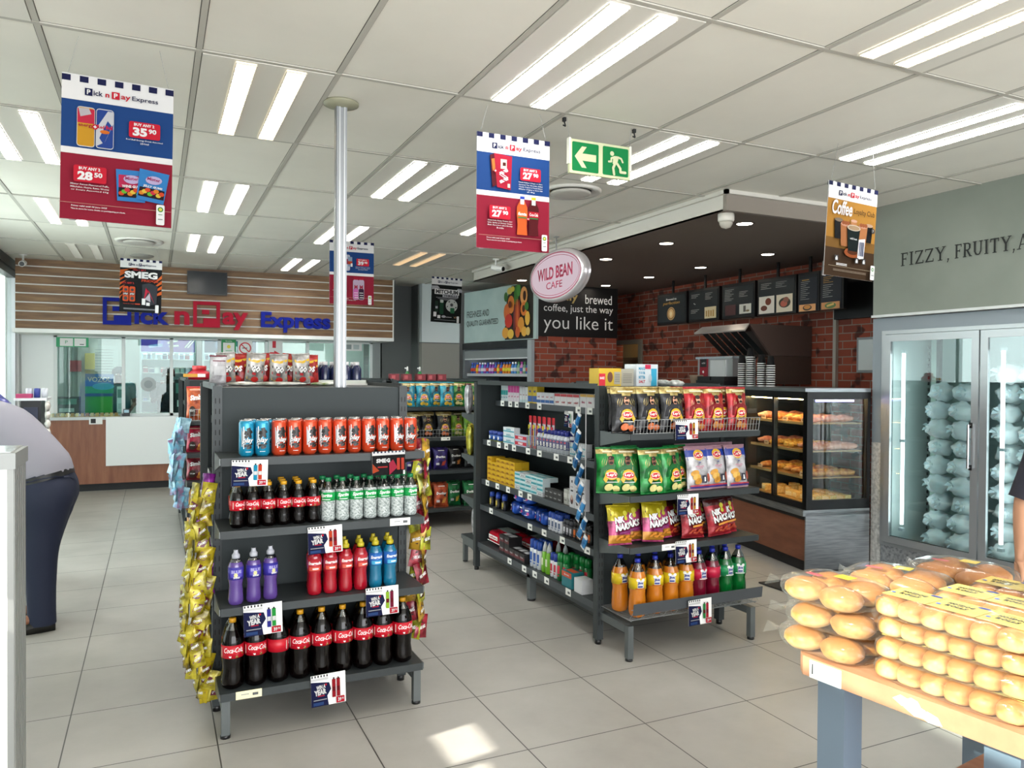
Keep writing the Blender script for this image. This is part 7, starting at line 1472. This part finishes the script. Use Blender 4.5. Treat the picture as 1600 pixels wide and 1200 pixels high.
# ------------------------------------------------------------------ promotional cards hooked on the shelf fronts
def d_promo(v_):
    def d(a, w, h):
        a.poly([(-w/2, 0), (.0, 0), (-.006, h*.3), (.012, h*.5), (.004, h*.72), (-w/2, h*.8)], NV); a.rect(-w*.25, h*.86, w*.5, h*.08, PW)
        for k_ in range(6): a.rect(-w*.46+w*.085*k_, h*.96, w*.04, h*.07, INK)
        a.text('WIN A', -w*.22, h*.62, w*.26, h*.13, PW, .05, .1, .12, res=1); a.text('YEAR', -w*.24, h*.46, w*.34, h*.18, PW, .06, .1, .12, res=1); a.rect(-w*.22, h*.34, w*.2, h*.035, P('#c8304a', .4)); a.ell(-w*.08, h*.68, .005, .005, PRC, 8)
        a.rect(-w*.25, h*.22, w*.38, h*.03, SHM); a.rect(-w*.3, h*.1, w*.3, h*.1, P('#33508a', .4))
        cs = {'cans': ('#1fa4cf', '#e04a2c'), 'soda': ('#e0502c', '#b01f2c'), 'sport': ('#3a3aa0', '#2fae4a'), 'shot': ('#a8d83c', '#8a2040'), 'cola': ('#b01f2c', '#b01f2c'), 'crisp': ('#c83a30', '#d89a2c'), 'mix': ('#2a9a4a', '#c81f3a')}[v_]
        for i, c_ in enumerate(cs):
            x = w*(.15+.13*i); a.rrect(x, h*.52+.003*i, w*.1, h*.58, .002, P(c_, .4)); a.rect(x, h*.5, w*.085, h*.14, PW if v_ in ('cans', 'sport') else P('#7a1420', .4)); a.rect(x, h*.84, w*.04, h*.06, P('#22242a', .4))
        a.rect(w*.33, h*.14, w*.24, h*.2, PRC); a.text('39', w*.31, h*.14, w*.1, h*.13, PW, .05, res=1); a.text('90', w*.4, h*.16, w*.06, h*.08, PW, .03, res=1)
    return d
PC = 'promotional cards hooked on the shelf fronts'
def promo(label, x, z, w, h, kd, y=3.548, rz=0, ry=0, draw=None): 
    o = card('promo_card', label, 'promo card', (x, y-.006, z-h), w, h, draw or d_promo(kd), rz, .0015, PAPER, group=PC, ry=ry); return o
promo('white and navy promo card with blue and orange cans, under the drink cans', .379, 1.232, .152, .115, 'cans', ry=.02)
def d_sm2(a, w, h):
    a.rect(0, h*.42, w, h*.84, P('#1d1c1e', .4)); a.rect(0, h*.92, w, h*.16, PW); [a.rect(-w*.44+w*.11*k_, h*.97, w*.05, h*.06, NV) for k_ in range(9)]; a.text('SMEG', -w*.18, h*.62, w*.42, h*.18, PW, .05, res=1); a.poly([(-w/2, h*.1), (-w/2, h*.5), (-w*.3, h*.2)], P('#c8502c', .4)); a.rect(-w*.2, h*.35, w*.3, h*.06, P('#c03a3a', .4)); a.poly([(0, 0), (w*.25, h*.3), (w*.12, h*.65), (0, h*.5)], P('#b8304a', .4)); [a.rrect(w*(.28+.13*k_), h*.45, w*.09, h*.5, .002, P('#d04a38', .4)) for k_ in range(2)]; a.rect(w*.45, h*.08, w*.06, h*.18, PW)
promo('black and orange promo card headed SMEG under the cans at right', 1.01, 1.248, .16, .112, '', draw=d_sm2, ry=-.02)
promo('promo card with two red bottles above the red sports drinks', .713, .915, .156, .125, 'soda', ry=-.03)
promo('promo card with purple and green bottles in front of the large colas', .44, .59, .165, .138, 'sport', ry=-.03)
promo('promo card with lime and maroon bottles at the right of the third shelf', .982, .605, .158, .135, 'shot', ry=-.02)
promo('promo card with two cola bottles hanging below the lowest left shelf', .73, .232, .158, .145, 'cola', ry=-.03)
promo('promo card on the wire guard between black and red crisp bags', 2.787, 1.36, .16, .112, 'crisp', y=3.585, ry=-.02)
promo('promo card under the green crisp bags, above the snack bags', 2.807, .928, .15, .118, 'crisp', y=3.595)
promo('promo card with yellow snack bag below the maize snack bags', 2.797, .66, .15, .13, 'crisp', y=3.593, ry=-.02)
promo('promo card with green and red bottles on the tilted bottom plate', 2.877, .318, .165, .148, 'mix', y=3.562, ry=-.02)
o = promo('small promo card hanging from the top side shelf above the mouthwash', 2.55, 1.372, .12, .11, 'sport', rz=-PI/2); o.location = (2.555, 4.56, 1.26)

lin = _lin0
P = _P0
# ------------------------------------------------------------------ bread table in the right foreground
TX, TY = 1.715, 1.69; rt = math.atan2(-.991, .132)       # local x runs towards the viewer along the table edge, local y across the table
def tl(x, y, z): return (TX+math.cos(rt)*x-math.sin(rt)*y, TY+math.sin(rt)*x+math.cos(rt)*y, z)
t = thing('bread_table', 'wooden-topped table with blue-grey square legs carrying bread packs', 'table', (TX, TY, 0), rt)
q = MB(); TW = wood_mat('table_wood', [(.3, '#a8765a'), (.55, '#b88666'), (.8, '#c4977a')], (2, 8, 2), .45)
q.prism([(0, .03), (.03, 0), (1.55, 0), (1.55, .95), (.03, .95), (0, .92)], .745, .8, TW); q.build('tabletop', t)
LGM = P('#6d7d8c', .4, .1, name='leg_paint')
for x, y in ((.06, .03), (.47, .13), (.06, .84), (1.42, .03), (1.42, .84)): q = MB(); q.box(x, y, 0, x+.085, y+.085, .745, LGM); q.build('leg', t)
q = MB(); q.box(.2, .2, .37, 1.42, .85, .4, TW); q.box(.2, .215, .345, 1.42, .235, .37, P('#2c2f34', .5)); q.build('lower_shelf', t)
q = MB(); q.box(.15, .86, .36, .2, .9, .4, LGM); q.box(.1, .2, .38, .2, .23, .4, LGM); q.build('shelf_bracket', t)
q = MB(); q.box(.055, -.003, .745, .155, 0, .795, PAPER); a = Art(q, lambda x, z, l: (x, -.003-l, z)); a.rect(.065, .772, .004, .03, INK); [a.rect(.1, .782-.01*k_, .05, .002, P('#c9c9c9', .5)) for k_ in range(3)]
q.build('price_label', t)
q = MB(); F_ = PAPER
for k_, (x, z, s) in enumerate(((.335, .775, .03), (.37, .762, .035), (.405, .757, .03), (.36, .782, .02))): q.add([(x-s, -.001, z), (x-.2*s, -.001, z-.4*s), (x+s, -.001, z-.3*s), (x+.6*s, -.001, z+.3*s), (x-.3*s, -.001, z+.5*s)], [(0, 1, 2, 3, 4)], F_)
q.build('torn_paper', t)['label'] = 'torn white sticker remains'
CRUST = bpy.data.materials.new('bread_crust'); CRUST.use_nodes = True; _t = CRUST.node_tree; _b = _t.nodes['Principled BSDF']
_tc = _t.nodes.new('ShaderNodeTexCoord'); _s = _t.nodes.new('ShaderNodeSeparateXYZ'); _t.links.new(_tc.outputs['Object'], _s.inputs[0])
_n = _t.nodes.new('ShaderNodeTexNoise'); _n.inputs['Scale'].default_value = 22; _t.links.new(_tc.outputs['Object'], _n.inputs['Vector'])
_ma = _t.nodes.new('ShaderNodeMath'); _ma.operation = 'MULTIPLY_ADD'; _t.links.new(_s.outputs[2], _ma.inputs[0]); _ma.inputs[1].default_value = 11; _t.links.new(_n.outputs['Fac'], _ma.inputs[2])
_t.links.new(ramp(_t, _ma.outputs[0], [(.5, '#dcc08c'), (.8, '#c8965a'), (1.0, '#a3672f')]), _b.inputs['Base Color']); _b.inputs['Roughness'].default_value = .5
FILM = glass_mat('bread_film', '#fbfbf8', .02, rough=.1, blend=.3)
_ft = FILM.node_tree; _df = _ft.nodes.new('ShaderNodeBsdfTranslucent'); _df.inputs[0].default_value = (1, 1, 1, 1); _d2 = _ft.nodes.new('ShaderNodeBsdfDiffuse'); _d2.inputs[0].default_value = (.95, .95, .93, 1)
_ad = _ft.nodes.new('ShaderNodeMixShader'); _ad.inputs[0].default_value = .5; _ft.links.new(_df.outputs[0], _ad.inputs[1]); _ft.links.new(_d2.outputs[0], _ad.inputs[2])
_m2 = _ft.nodes.new('ShaderNodeMixShader'); _m2.inputs[0].default_value = .055; _om = _ft.nodes['Material Output']; _src = _om.inputs[0].links[0].from_socket
_ft.links.new(_src, _m2.inputs[1]); _ft.links.new(_ad.outputs[0], _m2.inputs[2]); _ft.links.new(_m2.outputs[0], _om.inputs[0]); CARD = P('#cdb560', .6, name='bread_card')
def film(mb, hx, hy, hz, seed, flare=.12, e=.42):
    def F(u, v):
        th = 2*PI*u; ph = PI*v; d_ = Vector((math.sin(ph)*math.cos(th), math.sin(ph)*math.sin(th), -math.cos(ph))); s_ = lambda q_: math.copysign(abs(q_)**e, q_)
        n_ = mnoise.noise(d_*5+Vector((seed, 0, 0)))*.007+mnoise.noise(d_*13+Vector((seed, 3, 0)))*.003
        x = s_(d_.x)*hx; ex_ = 1+flare*max(0, (abs(d_.x)-.75))*3
        return (x*ex_, s_(d_.y)*hy+n_, hz+s_(d_.z)*(hz+.002)*(1 if abs(d_.x) < .93 else .35)+abs(n_)*.6)
    mb.surf(F, 40, 20, FILM)
def mk_hotdog(label, cat, loc, rz, group):
    t = thing('hotdog_roll_pack', label, cat, loc, rz, group)
    for k_ in range(6):
        q = MB()
        def F(u, v, k_=k_):
            th = 2*PI*u; ph = PI*v; d_ = Vector((math.sin(ph)*math.cos(th), math.sin(ph)*math.sin(th), -math.cos(ph))); s_ = lambda w_, e_: math.copysign(abs(w_)**e_, w_)
            return (-.155+.062*k_+s_(d_.x, .6)*.0345, s_(d_.y, .55)*.074, .0268+s_(d_.z, .72)*.0268+.0012*mnoise.noise(d_*4+Vector((k_, 0, 0))))
        q.surf(F, 18, 10, CRUST); q.build('bread_roll', t)
    q = MB(); y0 = -.03
    for k_ in range(3):
        x0 = -.185+.124*k_; q.box(x0, y0, .0545, x0+.121, .072, .0555, CARD); a = Art(q, lambda x, y, l: (x, y, .0555+l), .0004)
        a.text('HOTDOG', x0+.055, .034, .066, .018, INK, .05, .1, res=1); a.text('ROLLS', x0+.055, .01, .055, .018, INK, .04, .1, res=1); a.ell(x0+.1, .058, .017, .007, P('#2a3a8a', .5), 14); a.rect(x0+.014, .0, .011, .01, P('#4a6ac8', .5)); a.rect(x0+.062, -.012, .06, .0015, P('#8a7a4a', .5))
    q.build('printed_card', t)
    q = MB(); film(q, .192, .078, .0275, rnd.random()*9, .08); q.build('plastic_film', t); return t
def mk_buns(label, cat, loc, rz, group):
    t = thing('bun_pack', label, cat, loc, rz, group)
    for k_, (x, y) in enumerate(((-.062, -.052), (.062, -.052), (-.058, .055), (.06, .055))):
        q = MB(); q.ball((x, y, .034), .061, CRUST, 20, 12, (1.02, .95, .56), .07, k_); q.build('bun', t)
    q = MB(); film(q, .14, .112, .036, 2.3, .14, .55)
    for s_ in (-1, 1):
        for k_ in range(6): a_ = -.5+.2*k_; q.add([(s_*.16, a_*.12, .03), (s_*.19, a_*.17, .02+.018*math.sin(k_*2)), (s_*.2, (a_+.2)*.17, .03+.018*math.sin(k_*2+1.5)), (s_*.16, (a_+.2)*.12, .035)], [(0, 1, 2, 3)], FILM)
    q.build('plastic_film', t)
    q = MB(); q.box(-.02, .02, .0705, .03, .06, .0715, P('#e8c81c', .5)); q.box(-.09, -.02, .0705, -.04, .0, .071, P('#c84a5a', .5)); q.build('sticker', t); return t
G1 = 'packs of hotdog rolls on the bread table'; G2 = 'packs of burger buns on the bread table'
def tz(x): return math.atan2(math.sin(rt), math.cos(rt))+x
for ci, y in enumerate((.095, .265, .435, .605)):
    for lv in range(4):
        if ci == 3 and lv == 3: continue
        x = .43+.01*((lv*3+ci) % 3-1)+(.05 if ci else 0)
        place('hot', mk_hotdog, 'hotdog roll pack, %s layer up in the %s column from the table\'s left edge' % (ORD[lv], ORD[ci]), 'bread', tl(x, y+.008*((lv+ci) % 3-1), .8005+.0562*lv), tz(.03*((lv*2+ci) % 3-1)), G1)
        if ci > 1: place('hot', None, 'hotdog roll pack, %s layer up in the %s column, nearer the viewer' % (ORD[lv], ORD[ci]), 'bread', tl(x+.4, y+.008*((lv+ci) % 3-1), .8005+.0562*lv), tz(.03*((lv+ci) % 3-1)), G1)
for lv in range(3): place('bun', mk_buns, 'burger bun pack in the front far stack, %s' % ('bottom one', 'middle one', 'top one with two golden buns')[lv], 'bread', tl(.06+.015*(lv % 2), .105+.01*(lv % 2), .8005+.073*lv), tz((.0, .12, -.06)[lv]), G2)
for lv in range(3): place('bun', None, 'burger bun pack in the second stack from the table edge, %s' % ('bottom one', 'middle one', 'top one')[lv], 'bread', tl(.10, .36, .8005+.073*lv), tz((.0, .12, .2)[lv]), G2)
for lv in range(3): place('bun', None, 'burger bun pack in the back stack by the freezer, %s' % ('bottom one', 'middle one', 'top one')[lv], 'bread', tl(.16, .63, .8005+.073*lv), tz((.0, .12, .1, -.1)[lv]), G2)
# white-ended pink packs lying in front
def mk_pink(label, cat, loc, rz, group):
    t = thing('drinking_yoghurt', label, cat, loc, rz, group)
    q = MB(); W_ = P('#eceaf0', .3); q.lathe([(.0001, 0), (.016, .002), (.03, .012), (.037, .032), (.038, .06), (.038, .22), (.03, .25), (.015, .26)], W_, 24, (0, 0, .038), 'x'); q.build('bottle_body', t)
    q = MB(); R = .0385; q.lathe([(R, .05), (R, .2)], P('#e6a09a', .4), 24, (0, 0, .038), 'x')
    a = Art(q, lambda x, s, l: (x, -(R+l)*math.cos(s/R), .038+(R+l)*math.sin(s/R)), .0004); a.rect(.125, .018, .13, .018, P('#d83aa0', .4), 1, 0, 3)
    for k_ in range(5): a.ell(.065+.02*k_, -.01, .006, .006, P('#e060a0', .4), 10); a.ell(.065+.02*k_, -.01, .0035, .0035, W_, 10)
    a.text('yoghurt', .12, .003, .07, .014, W_, .03, res=1); q.build('bottle_label', t); return t
for i, (x, y, z_) in enumerate(((.64, .06, .8005), (.632, .065, .877), (.628, .075, .9535), (.66, .14, .8005), (.65, .145, .877), (.655, .155, .9535))):
    place('pinky', mk_pink, 'pink-labelled white bottle lying on its side on the bread table, %s %s' % (('front', 'behind')[i//3], ('bottom', 'middle', 'top')[i % 3]), 'bottle', tl(x, y, z_), tz(0), 'bottles lying on the bread table')
for i, (x, y, c0, c1, lb) in enumerate(((.6, .3, '#14309a', '#2a58d0', 'blue'), (.75, .33, '#14309a', '#3a68e0', 'blue'), (.9, .3, '#8a1420', '#c83040', 'red'), (.68, .5, '#c8b020', '#e8d848', 'yellow'), (.5, .45, '#8a1420', '#c83040', 'red'))):
    q = MB(); q.ball((0, 0, .035), .1, foil('shelf_pack%d' % i, c0, c1, .25), 16, 9, (1.1, .8, .35), .3, i); tag(q.build('crisp_packet', loc=tl(x, y, .4005)), 'shiny %s packet lying on the lower shelf of the bread table, %s' % (lb, ('nearest the leg', 'middle of the front', 'nearest the viewer', 'behind the middle', 'rear left')[i]), 'packet', 'packets on the lower table shelf')
# ------------------------------------------------------------------ people
def skin_obj(name, nodes_, edges, mat, parent, root=0, sub=2):
    """one continuous surface grown around connected joints; nodes: (x, y, z, rx, ry)"""
    me = bpy.data.meshes.new(name); me.from_pydata([n[:3] for n in nodes_], edges, []); o = bpy.data.objects.new(name, me); COL.objects.link(o); o.parent = parent
    m = o.modifiers.new('skin', 'SKIN'); m.use_smooth_shade = True; m.branch_smoothing = .6
    sv = me.skin_vertices[0].data if me.skin_vertices else None
    if sv is None: me.skin_vertices.new(name='') if hasattr(me.skin_vertices, 'new') else None; sv = me.skin_vertices[0].data
    for i, n in enumerate(nodes_): sv[i].radius = (n[3], n[4] if len(n) > 4 else n[3]); sv[i].use_root = (i == root)
    s = o.modifiers.new('smooth', 'SUBSURF'); s.levels = sub; s.render_levels = sub; me.materials.append(mat); return o
def chain(nodes_, edges, pts, start=None):
    prev = start
    for p in pts:
        nodes_.append(p); i = len(nodes_)-1
        if prev is not None: edges.append((prev, i))
        prev = i
    return prev
def hand(nodes_, edges, wrist, d, side, curl=.4):
    """palm, four fingers and a thumb growing from the wrist node along direction d"""
    w = Vector(nodes_[wrist][:3]); d = Vector(d).normalized(); s = Vector(side).normalized(); n = d.cross(s)
    pm = w+d*.05; nodes_.append((*pm, .03, .016)); pi_ = len(nodes_)-1; edges.append((wrist, pi_))
    for k_, (off, ln) in enumerate(((.026, .07), (.009, .08), (-.009, .075), (-.026, .06))):
        b_ = pm+d*.035+s*off; m_ = b_+d*ln*.5+n*ln*.2*curl; e_ = m_+d*ln*.4+n*ln*.5*curl
        chain(nodes_, edges, [(*b_, .0095, .009), (*m_, .0085, .008), (*e_, .007, .007)], pi_)
    b_ = w+d*.03+s*.03; m_ = b_+d*.03+s*.022; e_ = m_+d*.025+s*.004+n*.01
    chain(nodes_, edges, [(*b_, .011, .011), (*m_, .0095, .0095), (*e_, .008, .008)], wrist)
def person(label, J, skin_c, shirt_c, leg_c, hair_c, sleeves='long', shoe_c='#14130f', extra=None, group=None):
    """J: dict of joint positions in world space; face looks along J['look']"""
    base = J['base']; t = thing('person', label, 'person', base, 0, group); B = Vector(base)
    V = {k_: Vector(v_)-B for k_, v_ in J.items() if k_ not in ('base', 'look', 'girth')}; look = Vector(J['look']).normalized()
    SK = P(skin_c, .5); SH_ = noise_mat('shirt_cloth', [(.3, shirt_c), (.7, shirt_c)], 10, .8, 0, .1); LG_ = P(leg_c, .75); HR = P(hair_c, .7)
    n = []; e = []; T = lambda v_, *r: (v_.x, v_.y, v_.z, *r)
    n.append(T(V['pelvis'], .12, .11)); chain(n, e, [T(V['waist'], .12, .1), T(V['chest'], .14, .11), T(V['neck'], .055), T(V['head'], .075, .085), T(V['head']+(V['head']-V['neck']).normalized()*.075, .07, .075)], 0); ci = 2
    hd = V['head']; hi = 4; nose = hd+look*.105-Vector((0, 0, .01)); chain(n, e, [T(hd+look*.085, .02), T(nose, .013)], hi)
    upv = (V['head']-V['neck']).normalized(); sd = look.cross(upv).normalized()
    for s_, L in ((1, 'l'), (-1, 'r')):
        w_ = chain(n, e, [T(V['sh'+L], .055), T(V['el'+L], .036), T(V['wr'+L], .026)], ci); d_ = (V['wr'+L]-V['el'+L]).normalized(); hand(n, e, w_, V.get('hd'+L, V['wr'+L]+d_)-V['wr'+L] if 'hd'+L in V else d_, sd.cross(d_).cross(d_) if False else (d_.orthogonal()), .6)
        chain(n, e, [T(V['hip'+L], .09), T(V['kn'+L], .06), T(V['an'+L], .04), T(V['an'+L]+Vector((J['toe'+L][0]-J['an'+L][0], J['toe'+L][1]-J['an'+L][1], 0))*.6-Vector((0, 0, .03)), .03)], 0)
    skin_obj('body', n, e, SK, t)
    FT = J.get('girth', 1.)
    # clothing: smooth lofted cloth following the limbs
    def loft(mb, pts, mat, n=22, ref=None):
        P_ = [Vector(p[0]) for p in pts]; R1 = [p[1] for p in pts]; R2 = [p[2] if len(p) > 2 else p[1] for p in pts]; C_ = []; m_ = len(pts)
        cr = lambda a, b, c, d, t_: .5*((2*b)+(-a+c)*t_+(2*a-5*b+4*c-d)*t_*t_+(-a+3*b-3*c+d)*t_**3)
        for k_ in range(m_-1):
            for u_ in range(5):
                t_ = u_/5; g = lambda A: cr(A[max(0, k_-1)], A[k_], A[k_+1], A[min(m_-1, k_+2)], t_); C_.append((g(P_), g(R1), g(R2)))
        C_.append((P_[-1], R1[-1], R2[-1])); ref = Vector(ref or sd); vv = []
        for k_, (c, a, b) in enumerate(C_):
            tg = (C_[min(k_+1, len(C_)-1)][0]-C_[max(k_-1, 0)][0]).normalized(); x_ = (ref-tg*ref.dot(tg)).normalized(); y_ = tg.cross(x_)
            for i_ in range(n):
                th = 2*PI*i_/n; w_ = 1+.018*mnoise.noise(Vector((math.cos(th)*1.5, math.sin(th)*1.5, k_*.45))*2)
                vv.append(tuple(c+x_*a*w_*math.cos(th)+y_*b*w_*math.sin(th)))
        f = [(k_*n+i_, k_*n+(i_+1) % n, (k_+1)*n+(i_+1) % n, (k_+1)*n+i_) for k_ in range(len(C_)-1) for i_ in range(n)]
        mb.add(vv, f, mat, True); e_ = len(C_)-1; mb.add([vv[i_] for i_ in range(n)], [tuple(range(n))[::-1]], mat); mb.add([vv[e_*n+i_] for i_ in range(n)], [tuple(range(n))], mat)
    q = MB(); low = V['pelvis']*.45+V['waist']*.55; G = FT
    loft(q, [(low, .158*G, .148*G), (V['waist']*.8+V['pelvis']*.2, .165*G, .158*G), (V['waist']*.5+V['chest']*.5, .17*G, .155*G), (V['chest'], .185, .145*G), (V['chest']*.45+V['neck']*.55, .165, .105), (V['neck']*.9+V['chest']*.1, .07, .065)], SH_)
    f_ = {'short': .72, 'elbow': .97, 'long': 1.}[sleeves]
    for L in 'lr':
        a_ = V['sh'+L]; b_ = V['el'+L]; ar = [(a_*.75+V['chest']*.25, .07), (a_, .072), (a_*.5+b_*.5, .06), (a_*(1-f_)+b_*f_, .055)]
        if sleeves == 'long': ar += [(b_*.5+V['wr'+L]*.5, .045), (V['wr'+L], .036)]
        loft(q, ar, SH_, 16, ref=look)
    q.build('shirt', t)
    q = MB(); top = V['waist']*.55+V['pelvis']*.45
    for L in 'lr':
        h_ = V['hip'+L]; k_ = V['kn'+L]; a_ = V['an'+L]
        loft(q, [(top, .16*G, .148*G), (V['pelvis']*.75+h_*.25, .168*G, .158*G), (h_*.92+k_*.08, .125*G, .14*G), (h_*.5+k_*.5, .095*G, .11*G), (k_, .078*G, .088*G), (k_*.45+a_*.55, .074, .082), (a_-Vector((0, 0, .055)), .07, .078)], LG_)
    q.build('trousers', t)
    for L in 'lr':
        q = MB(); a_ = V['an'+L]; to = Vector(J['toe'+L])-B; to.z = 0; h_ = Vector((a_.x, a_.y, 0)); d_ = (to-h_).normalized(); p_ = Vector((-d_.y, d_.x, 0)); heel = h_-d_*.07; Ln = (to-heel).length; BK = P(shoe_c, .4)
        def F(u, v):
            th = 2*PI*u; f_ = v; w_ = .047*(math.sin(PI*min(1, .12+f_*.86)))**.35*(1+.1*math.sin(f_*5)); hh = (.09 if f_ < .35 else .09-.055*min(1, (f_-.35)/.5))*max(.0, math.sin(PI*min(1, .06+f_*.93)))**.3
            c_, s__ = math.cos(th), math.sin(th); return heel+d_*(Ln*f_)+p_*(w_*c_)+Vector((0, 0, hh/2+hh/2*s__ if s__ > -.6 else 0))
        q.surf(F, 18, 14, BK); q.build('shoe', t)
    q = MB(); q.ball((0, 0, 0), .1, HR, 16, 10, (.92, .98, .85), .05, 2); M_ = Matrix.Translation(hd+upv*.05-look*.022); q.v = [tuple(M_ @ Vector(p)) for p in q.v]; q.build('hair', t)
    for s_ in (-1, 1):
        q = MB(); c_ = hd+look*.079+sd*.03*s_+upv*.012; q.ball(tuple(c_), .011, PAPER, 10, 6); q.ball(tuple(c_+look*.006), .0065, INK, 8, 5); q.build('eye', t)
        q = MB(); c_ = hd+sd*.082*s_; q.ball(tuple(c_), .026, SK, 8, 6, (.5, .5, 1)); q.build('ear', t)
    q = MB(); c_ = hd+look*.083-upv*.04; q.ball(tuple(c_), .02, P('#8a4a42', .5), 10, 6, (1, 1, .35)); q.build('mouth', t)
    if extra: extra(t, V)
    return t
def belt(t, V):
    q = MB(); c = V['waist']*.5+V['pelvis']*.5; up = (V['waist']-V['pelvis']).normalized(); a_ = up.cross(Vector((0, 1, 0))).normalized(); b_ = up.cross(a_); n_ = 28
    ring = lambda k_, r1, r2: [tuple(c+up*k_+a_*r1*math.cos(2*PI*i/n_)+b_*r2*math.sin(2*PI*i/n_)) for i in range(n_)]
    q.add(ring(-.018, .18, .193)+ring(.018, .177, .19), [(i, (i+1) % n_, n_+(i+1) % n_, n_+i) for i in range(n_)], P('#17181a', .45), True); q.build('belt', t)
person('person in grey shirt and navy trousers bending forward over the left display', dict(girth=1.13, base=(-.64, 5.65, 0), look=(-.8, .1, -.6), pelvis=(-.625, 5.65, .88), waist=(-.66, 5.65, 1.03), chest=(-.87, 5.66, 1.27), neck=(-1.02, 5.66, 1.44), head=(-1.13, 5.66, 1.52),
    shl=(-.98, 5.48, 1.33), ell=(-1.16, 5.44, 1.16), wrl=(-1.3, 5.55, 1.1), shr=(-.98, 5.83, 1.33), elr=(-1.15, 5.9, 1.15), wrr=(-1.3, 5.8, 1.1),
    hipl=(-.62, 5.55, .84), knl=(-.645, 5.54, .48), anl=(-.635, 5.54, .1), toel=(-.84, 5.5, 0), hipr=(-.61, 5.76, .84), knr=(-.66, 5.76, .48), anr=(-.66, 5.76, .1), toer=(-.87, 5.78, 0)), '#8a5a40', '#94929c', '#141c34', '#1a1410', 'short', extra=belt)
person('person in dark navy top standing at the right picture edge by the freezer', dict(base=(3.5, 1.85, 0), look=(.3, .95, 0), pelvis=(3.5, 1.85, .95), waist=(3.5, 1.85, 1.08), chest=(3.5, 1.86, 1.32), neck=(3.5, 1.87, 1.5), head=(3.51, 1.89, 1.6),
    shl=(3.35, 1.91, 1.42), ell=(3.265, 1.98, 1.1), wrl=(3.29, 2.0, .86), shr=(3.69, 1.82, 1.42), elr=(3.74, 1.85, 1.13), wrr=(3.7, 1.98, .98),
    hipl=(3.41, 1.87, .88), knl=(3.41, 1.88, .5), anl=(3.41, 1.86, .1), toel=(3.44, 2.06, 0), hipr=(3.6, 1.83, .88), knr=(3.6, 1.85, .5), anr=(3.6, 1.82, .1), toer=(3.66, 2.02, 0)), '#b98a6c', '#1a1b28', '#1c1d2c', '#1a1410', 'elbow')
for i, (x, y, hgt, sc, sh, hr, lb) in enumerate(((-.5, 13.2, 1.0, '#5a3a28', '#3f6f74', '#20303c', 'cashier in teal top and dark cap behind the second kiosk pane'), (.2, 13.25, .97, '#4a3022', '#16181c', '#120e0c', 'cashier in black top with raised hand behind the third kiosk pane'))):
    person(lb, dict(base=(x, y, 0), look=(0, -1, 0), pelvis=(x, y, .95), waist=(x, y, 1.07), chest=(x, y, 1.3), neck=(x, y, 1.47), head=(x, y-.02, 1.57), shl=(x+.16, y, 1.4), ell=(x+.23, y-.02, 1.14), wrl=(x+.2, y-.2, 1.1), shr=(x-.18, y, 1.4), elr=(x-.23, y-.03, 1.15), wrr=(x-.16, y-.2, 1.22 if i else 1.1),
        hipl=(x+.09, y, .88), knl=(x+.09, y, .5), anl=(x+.09, y, .1), toel=(x+.1, y-.18, 0), hipr=(x-.09, y, .88), knr=(x-.09, y, .5), anr=(x-.09, y, .1), toer=(x-.1, y-.18, 0)), sc, sh, '#22242c', hr, 'short')
# promotional stand the bending person leans over, at the far left
t = thing('promo_stand', 'black promotional stand with white top tray at far left behind the person', 'display stand', (-.8, 6.8, 0))
q = MB(); q.box(-.1, -.12, 0, .03, .12, 1.4, P('#16181c', .4)); q.box(-.08, -.13, 1.2, .01, -.12, 1.35, P('#2a2f45', .4)); q.build('body', t)
q = MB(); q.box(-.14, -.15, 1.4, .07, .15, 1.418, P('#d8dade', .35)); q.build('tray', t)
q = MB(); 
for k_ in range(3): q.lathe([(.022, 0), (.022, .07), (.0001, .072)], P(['#b8bcc8', '#2a3a8a', '#c8ccd4'][k_], .3), 12, (-.06+.05*k_, .0, 1.4185))
q.build('bottle_row', t)
q = MB(); q.box(-.13, -.13, 1.4185, -.03, -.04, 1.45, P('#a83060', .4)); q.build('packet_row', t)
for i in range(4):
    q = MB(); q.ball((0, 0, 0), .04, foil('loose_pack%d' % i, '#b8b8b4', '#e8e4dc', .3), 10, 6, (.5, 1, .9), .4, i); tag(q.build('hanging_packet', loc=(-.72, 6.62, 1.36-.065*i)), 'small silver packet hanging at the corner of the black stand, %s from top' % ORD[i], 'packet', 'packets hanging on the black stand')
t = thing('promo_cooler', 'rounded blue and purple promotional cooler left of the black stand', 'cooler', (-1.14, 6.75, 0))
q = MB(); q.lathe([(.17, 0), (.19, .05), (.19, 1.2), (.17, 1.38), (.1, 1.45), (.0001, 1.46)], P('#3a3f9a', .3, coat=.4), 28); a = Art(q, cyl_map(.192)); a.text('Hi', .1, 1.3, .12, .12, PAPER, .05, .3); a.rect(.16, 1.0, .1, .04, P('#8a5ac0', .4), 4); q.build('cooler_body', t)
t = thing('promo_carton', 'tall yellow carton with a red mark at the left window, far left', 'carton', (-1.14, 6.75, 1.461))
q = MB(); q.box(-.08, -.06, 0, .08, .06, .19, P('#f0b81c', .45)); a = Art(q, lambda x, z, l: (x, -.06-l, z)); a.poly([(.0, .03), (.03, .13), (.05, .16), (.07, .03), (.04, .06)], P('#d02a20', .45)); a.rect(-.04, .12, .05, .06, P('#f4d030', .45)); q.build('carton_body', t)
